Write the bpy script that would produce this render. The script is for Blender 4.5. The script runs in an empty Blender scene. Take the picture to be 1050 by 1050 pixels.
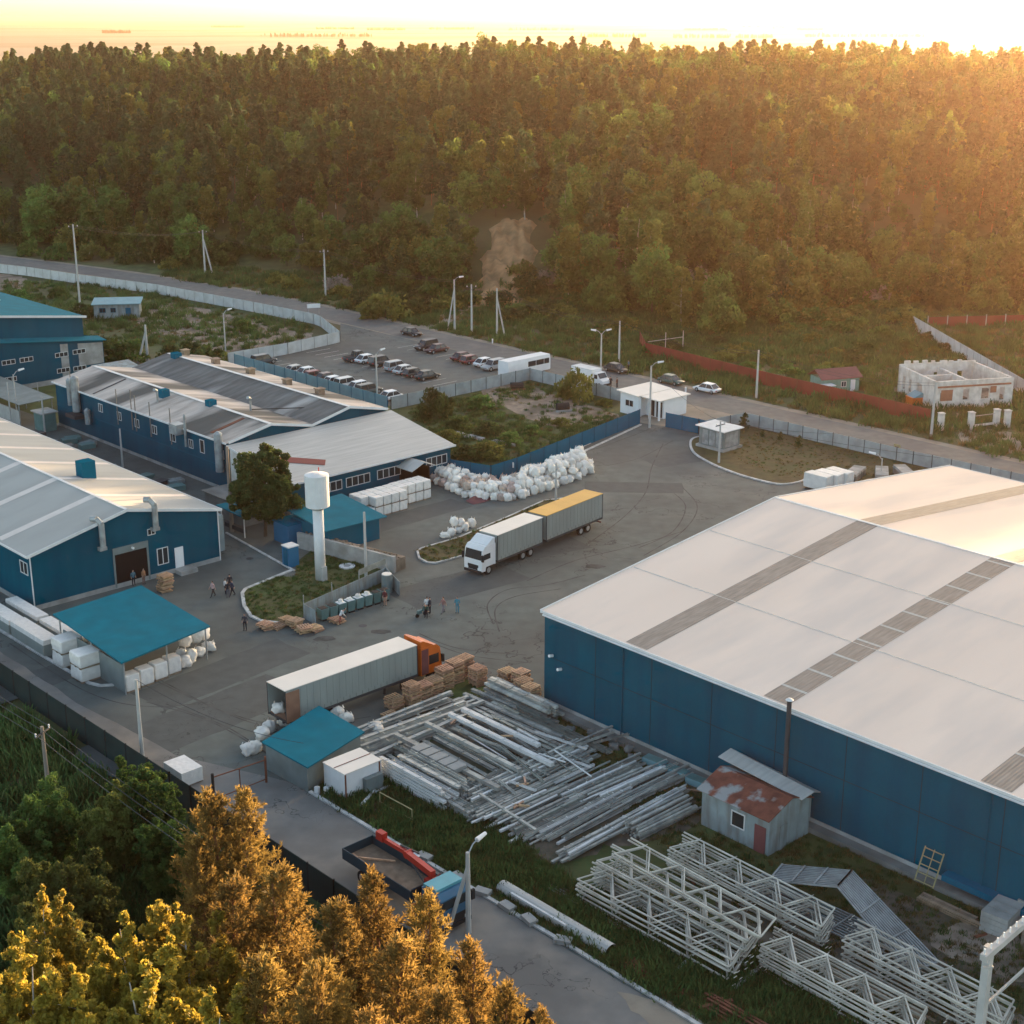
import bpy, math, random
import numpy as np
from math import sin, cos, tan, atan, atan2, radians as R, pi, hypot
from mathutils import Vector, Matrix, Euler
random.seed(7); RNG = np.random.default_rng(11)
S = bpy.context.scene; COL = S.collection
# ------------------------------------------------------------ camera
F, CH, HY = 1550.0, 55.0, 18.0           # focal length (px of a 1050 px frame), height in metres, horizon row
PITCH = atan((525 - HY) / F)
cd = bpy.data.cameras.new('camera'); cam = bpy.data.objects.new('camera', cd); COL.objects.link(cam)
cd.sensor_width = 36; cd.lens = 36 * F / 1050; cd.clip_start = 1; cd.clip_end = 90000
cam.location = (0, 0, CH); cam.rotation_euler = (pi / 2 - PITCH, 0, 0); S.camera = cam
# ------------------------------------------------------------ light
SUN_AZ, SUN_EL = R(34), R(4.5)           # azimuth measured from +Y towards +X
w = bpy.data.worlds.new('World'); S.world = w; w.use_nodes = True; nt = w.node_tree
sky = nt.nodes.new('ShaderNodeTexSky'); sky.sky_type = 'NISHITA'; sky.sun_disc = False
sky.sun_elevation = SUN_EL; sky.sun_rotation = SUN_AZ; sky.air_density = 0.55; sky.dust_density = 1.5; sky.ozone_density = 0.0
bg = nt.nodes['Background']; bg.inputs[1].default_value = 0.15; nt.links.new(sky.outputs[0], bg.inputs[0])
sd = bpy.data.lights.new('sun', 'SUN'); sun = bpy.data.objects.new('sun', sd); COL.objects.link(sun)
sd.energy = 4.2; sd.angle = R(0.6); sd.color = (1.0, 0.64, 0.34)
dv = Vector((sin(SUN_AZ) * cos(SUN_EL), cos(SUN_AZ) * cos(SUN_EL), sin(SUN_EL)))
sun.rotation_euler = dv.to_track_quat('Z', 'Y').to_euler()
S.view_settings.view_transform = 'Standard'; S.view_settings.look = 'None'; S.view_settings.gamma = 1
S.view_settings.exposure = 2.42
S.cycles.use_denoising = True; S.cycles.max_bounces = 5; S.cycles.diffuse_bounces = 2; S.cycles.glossy_bounces = 2
S.cycles.transmission_bounces = 3; S.cycles.transparent_max_bounces = 6; S.cycles.volume_bounces = 0
S.cycles.sample_clamp_indirect = 6; S.cycles.sample_clamp_direct = 20
HAZE_DENSITY, HAZE_G = 0.00007, 0.84
# ------------------------------------------------------------ frames of reference
TH = R(43); UX, UY = cos(TH), sin(TH)    # the works' grid: a runs to the far right, B to the far left
def wp(a, B, z=0.0): return (a * UX - B * UY, a * UY + B * UX, z)
def ray(x, y):
    a = (x - 525) / F; b = (525 - y) / F
    return a, cos(PITCH) + b * sin(PITCH), -sin(PITCH) + b * cos(PITCH)
def G(x, y, z=0.0):                      # surveyed plan position of a point seen in the photograph
    a, d, e = ray(x, y); k = (z - CH) / e
    return (a * k, d * k, z)
def Y(x, y, z=0.0):                      # the same in the works' grid
    p = G(x, y, z); return (p[0] * UX + p[1] * UY, -p[0] * UY + p[1] * UX)
# ------------------------------------------------------------ materials
def M(name, col, rough=.8, metal=0.0, var=.12, vs=1.0, col2=None, s2=.3, a2=.5, lo=.45, hi=.65, bump=0.0, bs=8.0,
      st=(1, 1, 1), st2=None, rib=None, objrand=0.0, trans=0.0, world=False, spec=.3, det=4, col3=None, s3=.05, lo3=.5, hi3=.6, crack=0):
    m = bpy.data.materials.new(name); m.use_nodes = True; t = m.node_tree; N = t.nodes; L = t.links
    p = N['Principled BSDF']; p.inputs['Roughness'].default_value = rough; p.inputs['Metallic'].default_value = metal
    p.inputs['Specular IOR Level'].default_value = spec
    tc = N.new('ShaderNodeTexCoord'); src = tc.outputs['Object']
    if world: g = N.new('ShaderNodeNewGeometry'); src = g.outputs['Position']
    def noise(sc, stretch, d=det):
        mp = N.new('ShaderNodeMapping'); mp.inputs['Scale'].default_value = stretch; L.new(src, mp.inputs[0])
        n = N.new('ShaderNodeTexNoise'); n.inputs['Scale'].default_value = sc; n.inputs['Detail'].default_value = d; L.new(mp.outputs[0], n.inputs[0]); return n.outputs[0]
    def ramp(s, a, b, va=0.0, vb=1.0):
        r = N.new('ShaderNodeMapRange'); r.inputs[1].default_value = a; r.inputs[2].default_value = b
        r.inputs[3].default_value = va; r.inputs[4].default_value = vb; L.new(s, r.inputs[0]); return r.outputs[0]
    def mix(f, a, b):
        x = N.new('ShaderNodeMix'); x.data_type = 'RGBA'
        if isinstance(f, (int, float)): x.inputs[0].default_value = f
        else: L.new(f, x.inputs[0])
        for i, c in ((6, a), (7, b)):
            if isinstance(c, tuple): x.inputs[i].default_value = (*c, 1)
            else: L.new(c, x.inputs[i])
        return x.outputs[2]
    def sc(c, k): return tuple(min(1, v * k) for v in c)
    c = mix(ramp(noise(vs, st), .3, .7), sc(col, 1 - var), sc(col, 1 + var))
    if col2 is not None:
        c = mix(ramp(noise(s2, st2 or st, 6), lo, hi, 0, a2), c, tuple(col2))
    if col3 is not None:
        c = mix(ramp(noise(s3, (1, 1, 1), 5), lo3, hi3), c, tuple(col3))
    if objrand:
        oi = N.new('ShaderNodeObjectInfo'); hs = N.new('ShaderNodeHueSaturation'); L.new(c, hs.inputs['Color'])
        L.new(ramp(oi.outputs['Random'], 0, 1, 1 - objrand, 1 + objrand), hs.inputs['Value'])
        mu = N.new('ShaderNodeMath'); mu.operation = 'MULTIPLY'; mu.inputs[1].default_value = 7.31; L.new(oi.outputs['Random'], mu.inputs[0])
        fr = N.new('ShaderNodeMath'); fr.operation = 'FRACT'; L.new(mu.outputs[0], fr.inputs[0])
        L.new(ramp(fr.outputs[0], 0, 1, .5 - .012 * min(1, objrand * 3), .5 + .03 * min(1, objrand * 3)), hs.inputs['Hue']); c = hs.outputs[0]
    L.new(c, p.inputs['Base Color'])
    if crack:
        dn = N.new('ShaderNodeTexNoise'); dn.inputs['Scale'].default_value = .5; dn.inputs['Detail'].default_value = 5; L.new(src, dn.inputs[0])
        va = N.new('ShaderNodeMix'); va.data_type = 'VECTOR'; va.inputs[0].default_value = .12; L.new(src, va.inputs[4]); sc5 = N.new('ShaderNodeVectorMath'); sc5.operation = 'MULTIPLY_ADD'; sc5.inputs[1].default_value = (9, 9, 0); L.new(dn.outputs['Color'], sc5.inputs[0]); L.new(src, sc5.inputs[2])
        vo = N.new('ShaderNodeTexVoronoi'); vo.feature = 'DISTANCE_TO_EDGE'; vo.inputs['Scale'].default_value = crack; L.new(sc5.outputs[0], vo.inputs['Vector'])
        f1 = ramp(vo.outputs['Distance'], .003, .009, .75, 0); f2 = ramp(noise(.05, (1, 1, 1), 3), .48, .56); mu2 = N.new('ShaderNodeMath'); mu2.operation = 'MULTIPLY'; L.new(f1, mu2.inputs[0]); L.new(f2, mu2.inputs[1]); c = mix(mu2.outputs[0], c, (.03, .03, .03)); L.new(c, p.inputs['Base Color'])
    h = None
    if bump: h = noise(bs, st)
    if rib:                               # profiled sheet: (scale, direction)
        wv = N.new('ShaderNodeTexWave'); wv.bands_direction = rib[1]; wv.inputs['Scale'].default_value = rib[0]; L.new(src, wv.inputs[0]); h = wv.outputs['Fac']
    if h is not None:
        b = N.new('ShaderNodeBump'); b.inputs['Strength'].default_value = bump or .25; b.inputs['Distance'].default_value = .04 if rib else .1
        L.new(h, b.inputs['Height']); L.new(b.outputs[0], p.inputs['Normal'])
    if trans:
        tr = N.new('ShaderNodeBsdfTranslucent'); L.new(c, tr.inputs[0]); ms = N.new('ShaderNodeMixShader'); ms.inputs[0].default_value = trans
        hb = N.new('ShaderNodeHueSaturation'); hb.inputs['Value'].default_value = 1.7; hb.inputs['Hue'].default_value = .485; L.new(c, hb.inputs['Color']); L.new(hb.outputs[0], tr.inputs[0])
        L.new(p.outputs[0], ms.inputs[1]); L.new(tr.outputs[0], ms.inputs[2]); L.new(ms.outputs[0], N['Material Output'].inputs[0])
    return m
MAT = {}
def mk(k, *a, **kw): MAT[k] = M(k, *a, **kw)
mk('asphalt', (.108, .124, .114), .9, var=.16, vs=.6, col2=(.07, .071, .068), s2=.06, a2=.7, lo=.42, hi=.68, bump=.15, bs=6, world=True, col3=(.15, .155, .14), s3=.11, lo3=.52, hi3=.78, crack=.09)
mk('road', (.142, .145, .132), .9, var=.15, vs=.8, col2=(.11, .105, .10), s2=.08, a2=.6, bump=.1, world=True, col3=(.19, .175, .155), s3=.2, lo3=.5, hi3=.75)
mk('lane', (.19, .185, .17), .9, var=.15, vs=.5, col2=(.13, .125, .115), s2=.12, a2=.8, lo=.42, hi=.6, bump=.1, world=True, col3=(.24, .215, .18), s3=.25, lo3=.5, hi3=.75, crack=.16)
mk('tyre_dark', (.068, .070, .066), .95, var=.4, vs=.7, world=True)
mk('patch', (.080, .088, .084), .9, var=.1, vs=.8, world=True, crack=.3)
mk('dust', (.26, .225, .175), .95, var=.25, vs=.6, col2=(.16, .14, .11), s2=.3, world=True, bump=.3)
mk('kerb', (.50, .49, .46), .9, var=.25, vs=1.5)
mk('concrete', (.33, .33, .31), .9, var=.18, vs=.8, col2=(.17, .17, .15), s2=.5, a2=.6, bump=.1)
mk('concrete_dark', (.19, .19, .175), .9, var=.25, vs=1.0, col2=(.09, .09, .08), s2=.5, a2=.7)
mk('grass', (.058, .085, .026), .95, var=.4, vs=.7, col2=(.085, .075, .03), s2=.12, a2=.8, lo=.42, hi=.62, bump=.6, bs=3, world=True, col3=(.032, .045, .016), s3=.05, lo3=.45, hi3=.6)
mk('terrain', (.062, .088, .03), .95, var=.4, vs=.35, col2=(.095, .08, .036), s2=.035, a2=.85, lo=.45, hi=.6, bump=.5, bs=1.5, world=True, col3=(.035, .05, .018), s3=.02, lo3=.5, hi3=.6)
mk('brown_grass', (.075, .062, .026), .95, var=.3, vs=1.0, col2=(.055, .068, .024), s2=.25, a2=.8, bump=.5, bs=4, world=True)
mk('dirt', (.105, .088, .066), .95, var=.4, vs=.8, col2=(.055, .058, .032), s2=.3, a2=.9, bump=.6, bs=3, world=True)
mk('rubble', (.24, .19, .145), .95, var=.35, vs=.9, col2=(.10, .085, .06), s2=.2, a2=.9, bump=.8, bs=3, world=True)
mk('sand', (.40, .23, .11), .95, var=.35, vs=.25, col2=(.15, .11, .055), s2=.2, a2=.8, bump=.7, bs=1.2, world=True)
mk('blue_wall', (.0003, .076, .118), .9, var=.12, vs=.3, col2=(.0005, .055, .095), s2=.35, st2=(1.6, 1.6, .12), a2=.6, rib=(3.2, 'X'), bump=.3, spec=.0)
mk('blue_wall_y', (.0003, .076, .118), .9, var=.12, vs=.3, col2=(.0005, .055, .095), s2=.35, st2=(1.6, 1.6, .12), a2=.6, rib=(3.2, 'Y'), bump=.3, spec=.0)
mk('blue_light', (.001, .10, .155), .9, spec=0, var=.1, vs=.3)
mk('teal_roof', (.001, .135, .19), .8, spec=.05, var=.12, vs=.6, col2=(.01, .12, .16), s2=.5, a2=.5, rib=(2.2, 'X'), bump=.12)
mk('teal_roof_y', (.001, .135, .19), .8, spec=.05, var=.12, vs=.6, col2=(.01, .12, .16), s2=.5, a2=.5, rib=(2.2, 'Y'), bump=.12)
mk('white_trim', (.62, .62, .60), .7, var=.08)
mk('pale_roof', (.76, .62, .51), .75, var=.05, vs=.12, col2=(.54, .48, .43), s2=.25, a2=.5, st=(.25, 1, 1), rib=(1.3, 'Y'), bump=.05, spec=.05)
mk('hall_roof', (.37, .37, .34), .8, var=.07, vs=.2, col2=(.29, .29, .265), s2=.3, a2=.5, st=(.3, 1, 1), rib=(1.3, 'Y'), bump=.10)
mk('strip', (.27, .225, .185), .7, var=.2, vs=2.0, st=(.3, 2, 1), rib=(1.2, 'Y'), bump=.5)
mk('strip_clear', (.62, .56, .50), .7, var=.06)
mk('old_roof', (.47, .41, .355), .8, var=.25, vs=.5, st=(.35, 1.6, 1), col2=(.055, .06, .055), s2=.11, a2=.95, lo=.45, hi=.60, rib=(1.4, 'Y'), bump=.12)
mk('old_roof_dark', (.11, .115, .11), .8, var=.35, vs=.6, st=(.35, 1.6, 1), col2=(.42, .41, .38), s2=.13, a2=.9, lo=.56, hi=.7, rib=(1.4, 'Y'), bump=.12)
mk('lean_roof', (.43, .42, .385), .6, var=.12, vs=1.2, st=(.15, 2.2, 1), rib=(1.0, 'Y'), bump=.15)
mk('rust_roof', (.16, .055, .035), .85, var=.3, vs=1.3, col2=(.30, .32, .31), s2=.55, a2=.85, lo=.52, hi=.6, rib=(2, 'Y'), bump=.2)
mk('shed_wall', (.24, .29, .29), .75, var=.15, vs=.8, col2=(.16, .14, .12), s2=.9, st2=(2, 2, .4), a2=.6, rib=(2, 'X'), bump=.15)
mk('grey_sheet', (.18, .215, .21), .6, metal=.2, var=.15, vs=.8, rib=(2.0, 'X'), bump=.2)
mk('galv', (.34, .36, .355), .5, metal=.35, var=.2, vs=1.5, col2=(.20, .20, .19), s2=1.1, a2=.6)
mk('galv_dark', (.23, .245, .22), .6, metal=.3, var=.25, vs=1.5, objrand=.3)
mk('beam', (.40, .395, .355), .6, metal=.2, var=.22, vs=.9, col2=(.17, .18, .175), s2=.8, a2=.7, objrand=.35)
mk('beam_pale', (.62, .61, .58), .65, var=.12, vs=.9, objrand=.1)
mk('pipe_white', (.52, .49, .42), .6, var=.2, vs=.7, col2=(.30, .27, .22), s2=.9, a2=.6, objrand=.12)
mk('entry_dark', (.007, .004, .004), .9, var=.3)
mk('glass', (.02, .028, .032), .15, var=.2, spec=.6)
mk('white', (.72, .71, .69), .6, var=.05)
mk('white_wrap', (.72, .68, .62), .55, var=.09, vs=2.5, bump=.5, bs=3, objrand=.06)
mk('bag', (.86, .80, .71), .8, var=.12, vs=2.2, col2=(.52, .47, .41), s2=1.1, a2=.6, bump=.9, bs=3.2, objrand=.16)
mk('bag_pink', (.48, .36, .30), .8, var=.2, vs=2.5, bump=.9, bs=3.2, objrand=.2)
mk('wood', (.46, .27, .17), .85, var=.25, vs=2.5, objrand=.25)
mk('wood_old', (.24, .175, .12), .9, var=.3, vs=1.5, objrand=.2)
mk('pole', (.42, .41, .38), .9, var=.15, vs=.8)
mk('pole_wood', (.20, .175, .145), .9, var=.2, vs=.9)
mk('lamp', (.75, .75, .73), .4, var=.03)
mk('wire', (.05, .05, .05), .6, var=.1)
mk('black', (.02, .02, .02), .8, var=.2)
mk('fence_dark', (.008, .022, .022), .85, var=.25, vs=.5, rib=(2.5, 'X'), bump=.15)
mk('fence_blue', (.001, .10, .17), .9, spec=0, var=.1, vs=.5, rib=(2.5, 'X'), bump=.15)
mk('fence_light', (.16, .30, .33), .6, var=.12, vs=.7, rib=(2.5, 'X'), bump=.1)
mk('fence_grey', (.31, .35, .345), .85, var=.14, vs=.6, col2=(.2, .22, .21), s2=.7, a2=.5)
mk('fence_white', (.47, .49, .475), .85, var=.1, vs=.6, col2=(.32, .32, .29), s2=.7, a2=.4)
mk('fence_red', (.20, .032, .022), .6, var=.15, vs=.4, rib=(2.5, 'X'), bump=.15)
mk('maroon', (.17, .06, .06), .7, var=.1); mk('green_paint', (.16, .30, .24), .8, var=.15)
mk('red_paint', (.42, .03, .018), .5, var=.15); mk('orange_paint', (.62, .13, .018), .35, var=.08, spec=.6)
mk('blue_plastic', (.01, .13, .25), .5, var=.08); mk('blue_cab', (.015, .11, .20), .4, var=.1, spec=.6); mk('cyan_cab', (.10, .33, .38), .5, var=.1)
mk('tarp_grey', (.26, .29, .265), .6, var=.1, vs=.7, bump=.35, bs=.9, st=(1, 1, .25))
mk('bed_blue', (.015, .04, .055), .6)
mk('curtain_strap', (.16, .18, .17), .7)
mk('tarp_roof', (.74, .67, .58), .6, var=.05, vs=.4); mk('tarp_yellow', (.66, .36, .07), .6, var=.08, vs=.4)
mk('plywood', (.26, .14, .09), .8, var=.2); mk('tyre', (.014, .014, .014), .9, var=.2); mk('metal_dark', (.045, .047, .05), .6, var=.2)
mk('brick_white', (.62, .58, .52), .9, var=.16, vs=1.2, col2=(.40, .34, .28), s2=.8, a2=.6, bump=.2)
mk('brick_red', (.30, .13, .08), .9, var=.2); mk('teal_bin', (.10, .19, .18), .6, var=.15, objrand=.15)
mk('rust', (.16, .06, .035), .9, var=.3); mk('bark', (.085, .06, .042), .95, var=.3, vs=1.5); mk('bark_pine', (.20, .095, .05), .95, var=.3, vs=1.2)
mk('bark_birch', (.42, .40, .36), .9, var=.35, vs=2.0)
mk('yellow_paint', (.30, .26, .13), .7, var=.15)
mk('leaf_pine', (.034, .068, .028), .7, var=.6, vs=.3, objrand=.38, trans=.38)
mk('leaf_green', (.062, .110, .026), .7, var=.6, vs=.3, objrand=.38, trans=.48)
mk('leaf_olive', (.115, .13, .032), .7, var=.5, vs=.35, objrand=.2, trans=.5)
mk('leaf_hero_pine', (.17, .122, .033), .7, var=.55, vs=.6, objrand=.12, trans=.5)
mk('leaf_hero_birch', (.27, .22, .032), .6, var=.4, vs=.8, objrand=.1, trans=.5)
mk('leaf_dark', (.045, .066, .018), .75, var=.5, vs=.5, objrand=.2, trans=.35)
mk('weed', (.062, .105, .032), .8, var=.5, vs=.3, objrand=.3, trans=.35)
mk('weed_dry', (.12, .095, .035), .8, var=.4, vs=.3, objrand=.3, trans=.35)
mk('blossom', (.22, .20, .17), .8, var=.4, vs=.5, trans=.3)
MAT['plain_far'] = M('plain_far', (.22, .19, .13), .95, var=.25, vs=.0012, col2=(.09, .10, .05), s2=.0008, a2=.9, lo=.5, hi=.56, world=True)
# ------------------------------------------------------------ mesh helpers
class MB:
    def __init__(s): s.v, s.f, s.m = [], [], []
    def add(s, vs, fs, mi=0):
        o = len(s.v); s.v += [tuple(p) for p in vs]; s.f += [tuple(o + i for i in f) for f in fs]; s.m += [mi] * len(fs); return s
    def box(s, x0, y0, z0, x1, y1, z1, mi=0):
        v = [(x0, y0, z0), (x1, y0, z0), (x1, y1, z0), (x0, y1, z0), (x0, y0, z1), (x1, y0, z1), (x1, y1, z1), (x0, y1, z1)]
        return s.add(v, [(0, 3, 2, 1), (4, 5, 6, 7), (0, 1, 5, 4), (1, 2, 6, 5), (2, 3, 7, 6), (3, 0, 4, 7)], mi)
    def beam(s, p, q, w_, h, mi=0, up=(0, 0, 1)):
        p, q = Vector(p), Vector(q); d = (q - p).normalized(); u = Vector(up)
        if abs(d.dot(u)) > .98: u = Vector((1, 0, 0))
        r = d.cross(u).normalized() * w_ / 2; t = r.cross(d).normalized() * h / 2
        v = [p - r - t, p + r - t, p + r + t, p - r + t, q - r - t, q + r - t, q + r + t, q - r + t]
        return s.add(v, [(0, 1, 2, 3), (7, 6, 5, 4), (0, 4, 5, 1), (1, 5, 6, 2), (2, 6, 7, 3), (3, 7, 4, 0)], mi)
    def cyl(s, p, q, r, r2=None, n=8, mi=0, caps=True):
        r2 = r if r2 is None else r2; p, q = Vector(p), Vector(q); d = (q - p).normalized()
        u = Vector((0, 0, 1)) if abs(d.z) < .95 else Vector((1, 0, 0)); a = d.cross(u).normalized(); b = d.cross(a)
        v = []
        for c, k in ((p, r), (q, r2)):
            for i in range(n): t = 2 * pi * i / n; v.append(c + (a * cos(t) + b * sin(t)) * k)
        f = [(i, (i + 1) % n, n + (i + 1) % n, n + i) for i in range(n)]
        if caps: f += [tuple(range(n))[::-1], tuple(range(n, 2 * n))]
        return s.add(v, f, mi)
    def ext(s, pts, vec, mi=0):           # polygon swept along a vector
        n = len(pts); v = [Vector(p) for p in pts]; v += [p + Vector(vec) for p in v]
        return s.add(v, [tuple(range(n))[::-1], tuple(range(n, 2 * n))] + [(i, (i + 1) % n, n + (i + 1) % n, n + i) for i in range(n)], mi)
    def loft(s, rings, mi=0, caps=True):
        n = len(rings[0]); v = [p for r in rings for p in r]; f = []
        for k in range(len(rings) - 1):
            for i in range(n): f.append((k * n + i, k * n + (i + 1) % n, (k + 1) * n + (i + 1) % n, (k + 1) * n + i))
        if caps: f += [tuple(range(n))[::-1], tuple(range((len(rings) - 1) * n, len(rings) * n))]
        return s.add(v, f, mi)
    def tube(s, pts, r, n=6, mi=0):
        for i in range(len(pts) - 1): s.cyl(pts[i], pts[i + 1], r, n=n, mi=mi)
        return s
    def build(s, name, mats, parent=None, smooth=False, loc=None, rz=None):
        me = bpy.data.meshes.new(name); me.from_pydata(s.v, [], s.f)
        for m in (mats if isinstance(mats, (list, tuple)) else [mats]): me.materials.append(MAT[m] if isinstance(m, str) else m)
        if max(s.m, default=0): me.polygons.foreach_set('material_index', s.m)
        if smooth: me.polygons.foreach_set('use_smooth', [True] * len(s.f))
        return link(name, me, parent, loc, rz)
def link(name, me, parent=None, loc=None, rz=None):
    o = bpy.data.objects.new(name, me); COL.objects.link(o)
    if parent: o.parent = parent; KIDS.setdefault(parent.name, []).append(o)
    if loc is not None: o.location = loc
    if rz is not None: o.rotation_euler.z = rz
    return o
def tag(o, label=None, cat=None, group=None, kind=None):
    for k, v in (('label', label), ('category', cat), ('group', group), ('kind', kind)):
        if v: o[k] = v
    return o
def thing(name, label, cat, loc, rz=TH, group=None):
    o = bpy.data.objects.new(name, None); COL.objects.link(o); o.empty_display_size = .5
    o.location = loc; o.rotation_euler.z = rz; return tag(o, label, cat, group)
def T(name, label, cat, a, B, z=0, rz=0, group=None): return thing(name, label, cat, wp(a, B, z), TH + rz, group)
def dup(o, loc=None, rz=None, label=None, group=None, scale=None, parent=None, tilt=None):
    c = o.copy(); COL.objects.link(c); c.parent = parent
    if parent is None:
        if loc is not None: c.location = loc
        if rz is not None: c.rotation_euler.z = rz
        if tilt is not None: c.rotation_euler.x, c.rotation_euler.y = tilt
        if scale is not None: c.scale = (scale,) * 3 if isinstance(scale, (int, float)) else scale
        if label: c['label'] = label
        if group: c['group'] = group
    if parent is not None: KIDS.setdefault(parent.name, []).append(c)
    for ch in KIDS.get(o.name, ()): dup(ch, parent=c)
    return c
KIDS = {}
def npmesh(name, V, Fq, mats, mi=None, smooth=False):
    me = bpy.data.meshes.new(name); nf = len(Fq); k = Fq.shape[1]
    me.vertices.add(len(V)); me.vertices.foreach_set('co', np.asarray(V, np.float32).ravel())
    me.loops.add(nf * k); me.loops.foreach_set('vertex_index', Fq.astype(np.int32).ravel())
    me.polygons.add(nf); me.polygons.foreach_set('loop_start', np.arange(0, nf * k, k, dtype=np.int32)); me.polygons.foreach_set('loop_total', np.full(nf, k, np.int32))
    for m in mats: me.materials.append(MAT[m] if isinstance(m, str) else m)
    if mi is not None: me.polygons.foreach_set('material_index', mi.astype(np.int32))
    if smooth: me.polygons.foreach_set('use_smooth', np.ones(nf, bool))
    me.update(); me.validate(); return me
def smooth01(x): x = min(1, max(0, x)); return x * x * (3 - 2 * x)
# ============================================================ setting: terrain, roads, paving
AZT = [-60, -25, -18.7, -8.3, 0, 6.4, 12, 18.7, 32, 60]
RB = [600, 450, 405, 345, 300, 300, 310, 335, 340, 360]
RC = [1000, 850, 790, 720, 690, 670, 650, 620, 560, 560]
HC = [22, 23, 24, 28, 29, 30, 30, 30, 33, 33]  # crest heights; the unseen right-hand ones are raised to shade the yard
def hill(X, Yw):
    r = hypot(X, Yw); az = math.degrees(atan2(X, Yw))
    if r < 200 or abs(az) > 89: return 0.0
    k = smooth01((89 - abs(az)) / 25); rb, rc, hc = (float(np.interp(az, AZT, t)) for t in (RB, RC, HC))
    z = hc * (.45 * smooth01((r - rb) / 75) + .55 * smooth01((r - rb) / (rc - rb)))
    z *= 1 - smooth01((r - rc - 70) / 600)
    if r > rb: z += min(1, (r - rb) / 60) * (1.6 * sin(X * .031 + 1) * cos(Yw * .027) + .8 * sin(X * .09) * sin(Yw * .08)) * (1 - smooth01((r - rc - 70) / 600))
    return z * k
def ground_z(X, Yw):
    z = hill(X, Yw)
    a, B = X * UX + Yw * UY, -X * UY + Yw * UX
    z -= 2.0 * smooth01((49.5 - a) / 12) * smooth01((a + 200) / 60)      # the strip outside the dark fence lies a little lower
    return z
rs = list(np.arange(20, 200, 9.0)) + list(np.arange(200, 900, 8.0)) + [900, 930, 970, 1020, 1080, 1150, 1250, 1400, 1700, 2200, 3000, 4500, 7000, 11000, 18000, 30000, 45000]
azs = list(np.arange(-75, 75.01, 1.0)) + list(np.arange(85, 285, 10.0))
V = [(0, 0, ground_z(0, 0))]; Fc = []
for r in rs:
    for a in azs:
        x, y_ = r * sin(R(a)), r * cos(R(a)); V.append((x, y_, ground_z(x, y_)))
na = len(azs)
for j in range(na): Fc.append((0, 1 + (j + 1) % na, 1 + j))
for i in range(len(rs) - 1):
    for j in range(na):
        p = 1 + i * na; q = p + na; Fc.append((p + j, p + (j + 1) % na, q + (j + 1) % na, q + j))
mb = MB(); mb.v = V; mb.f = Fc; mb.m = [1 if min(hypot(*V[i][:2]) for i in f) > 1150 else 0 for f in Fc]
g = mb.build('ground', ['terrain', 'plain_far'], smooth=True); tag(g, kind='structure')
def sheet(name, pts, z, mat, ragged=0.0, step=2.0, thick=0.0):
    """flat sheet with an optional uneven edge, points in world XY"""
    P = []
    n = len(pts)
    for i in range(n):
        a, b = pts[i], pts[(i + 1) % n]; d = hypot(b[0] - a[0], b[1] - a[1]); k = max(1, int(d / step)) if ragged else 1
        for j in range(k):
            t = j / k; jx = random.uniform(-ragged, ragged) if ragged else 0; jy = random.uniform(-ragged, ragged) if ragged else 0
            P.append((a[0] + (b[0] - a[0]) * t + jx, a[1] + (b[1] - a[1]) * t + jy, z))
    me = bpy.data.meshes.new(name); me.from_pydata(P, [], [tuple(range(len(P)))]); me.materials.append(MAT[mat])
    if me.polygons[0].normal.z < 0: me.flip_normals()
    return tag(link(name, me), kind='structure')
def A(*ab): return [wp(a, B)[:2] for a, B in ab]
# yard: one asphalt sheet from the dark fence up to the fence on the road
sheet('yard_paving', A((49.9, 250), (49.9, 20), (79, 20), (79, 83.5), (160, 83.5), (166, 87), (166, 128), (157.2, 131), (157, 137), (155.8, 140.4), (125.8, 134.4), (121, 134), (119, 139), (119, 152), (119, 196), (95, 196), (93, 250)), .020, 'asphalt')
sheet('service_lane', A((50, 200), (50, 10), (57.6, 10), (57.6, 86), (53.5, 96), (52.5, 110), (52.5, 200)), .028, 'lane', ragged=.12)
# car park and approach
sheet('car_park', A((135.9, 170.7), (135.9, 213), (146, 213), (158.6, 215.2), (169.2, 229), (169.2, 170.5), (163, 170.5)), .020, 'asphalt')
sheet('entrance_apron', A((157.0, 136.4), (155.9, 140.5), (163.3, 150), (163.2, 170.7), (169.6, 170.7), (169.6, 128), (166, 131)), .012, 'dust', ragged=.15)
def ribbon(name, line, width, z, mat, kind='structure'):
    V, Fc = [], []
    for i, p in enumerate(line):
        q0, q1 = line[max(0, i - 1)], line[min(len(line) - 1, i + 1)]
        d = Vector((q1[0] - q0[0], q1[1] - q0[1])).normalized(); nrm = Vector((-d.y, d.x)) * (width / 2 if not callable(width) else width(i) / 2)
        zz = z
        V += [(p[0] - nrm.x, p[1] - nrm.y, zz), (p[0] + nrm.x, p[1] + nrm.y, zz)]
    for i in range(len(line) - 1): Fc.append((2 * i, 2 * i + 1, 2 * i + 3, 2 * i + 2))
    me = bpy.data.meshes.new(name); me.from_pydata(V, [], Fc); me.materials.append(MAT[mat])
    if me.polygons[0].normal.z < 0: me.flip_normals()
    o = link(name, me)
    return tag(o, kind=kind) if kind else o
def spline(pts, n=12):
    out = []
    P = [pts[0]] + list(pts) + [pts[-1]]
    for i in range(1, len(P) - 2):
        for k in range(n):
            t = k / n; o = []
            for d in range(2):
                a, b, c, e = P[i - 1][d], P[i][d], P[i + 1][d], P[i + 2][d]
                o.append(.5 * (2 * b + (c - a) * t + (2 * a - 5 * b + 4 * c - e) * t * t + (3 * b - a - 3 * c + e) * t ** 3))
            out.append(tuple(o))
    return out + [tuple(pts[-1])]
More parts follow.
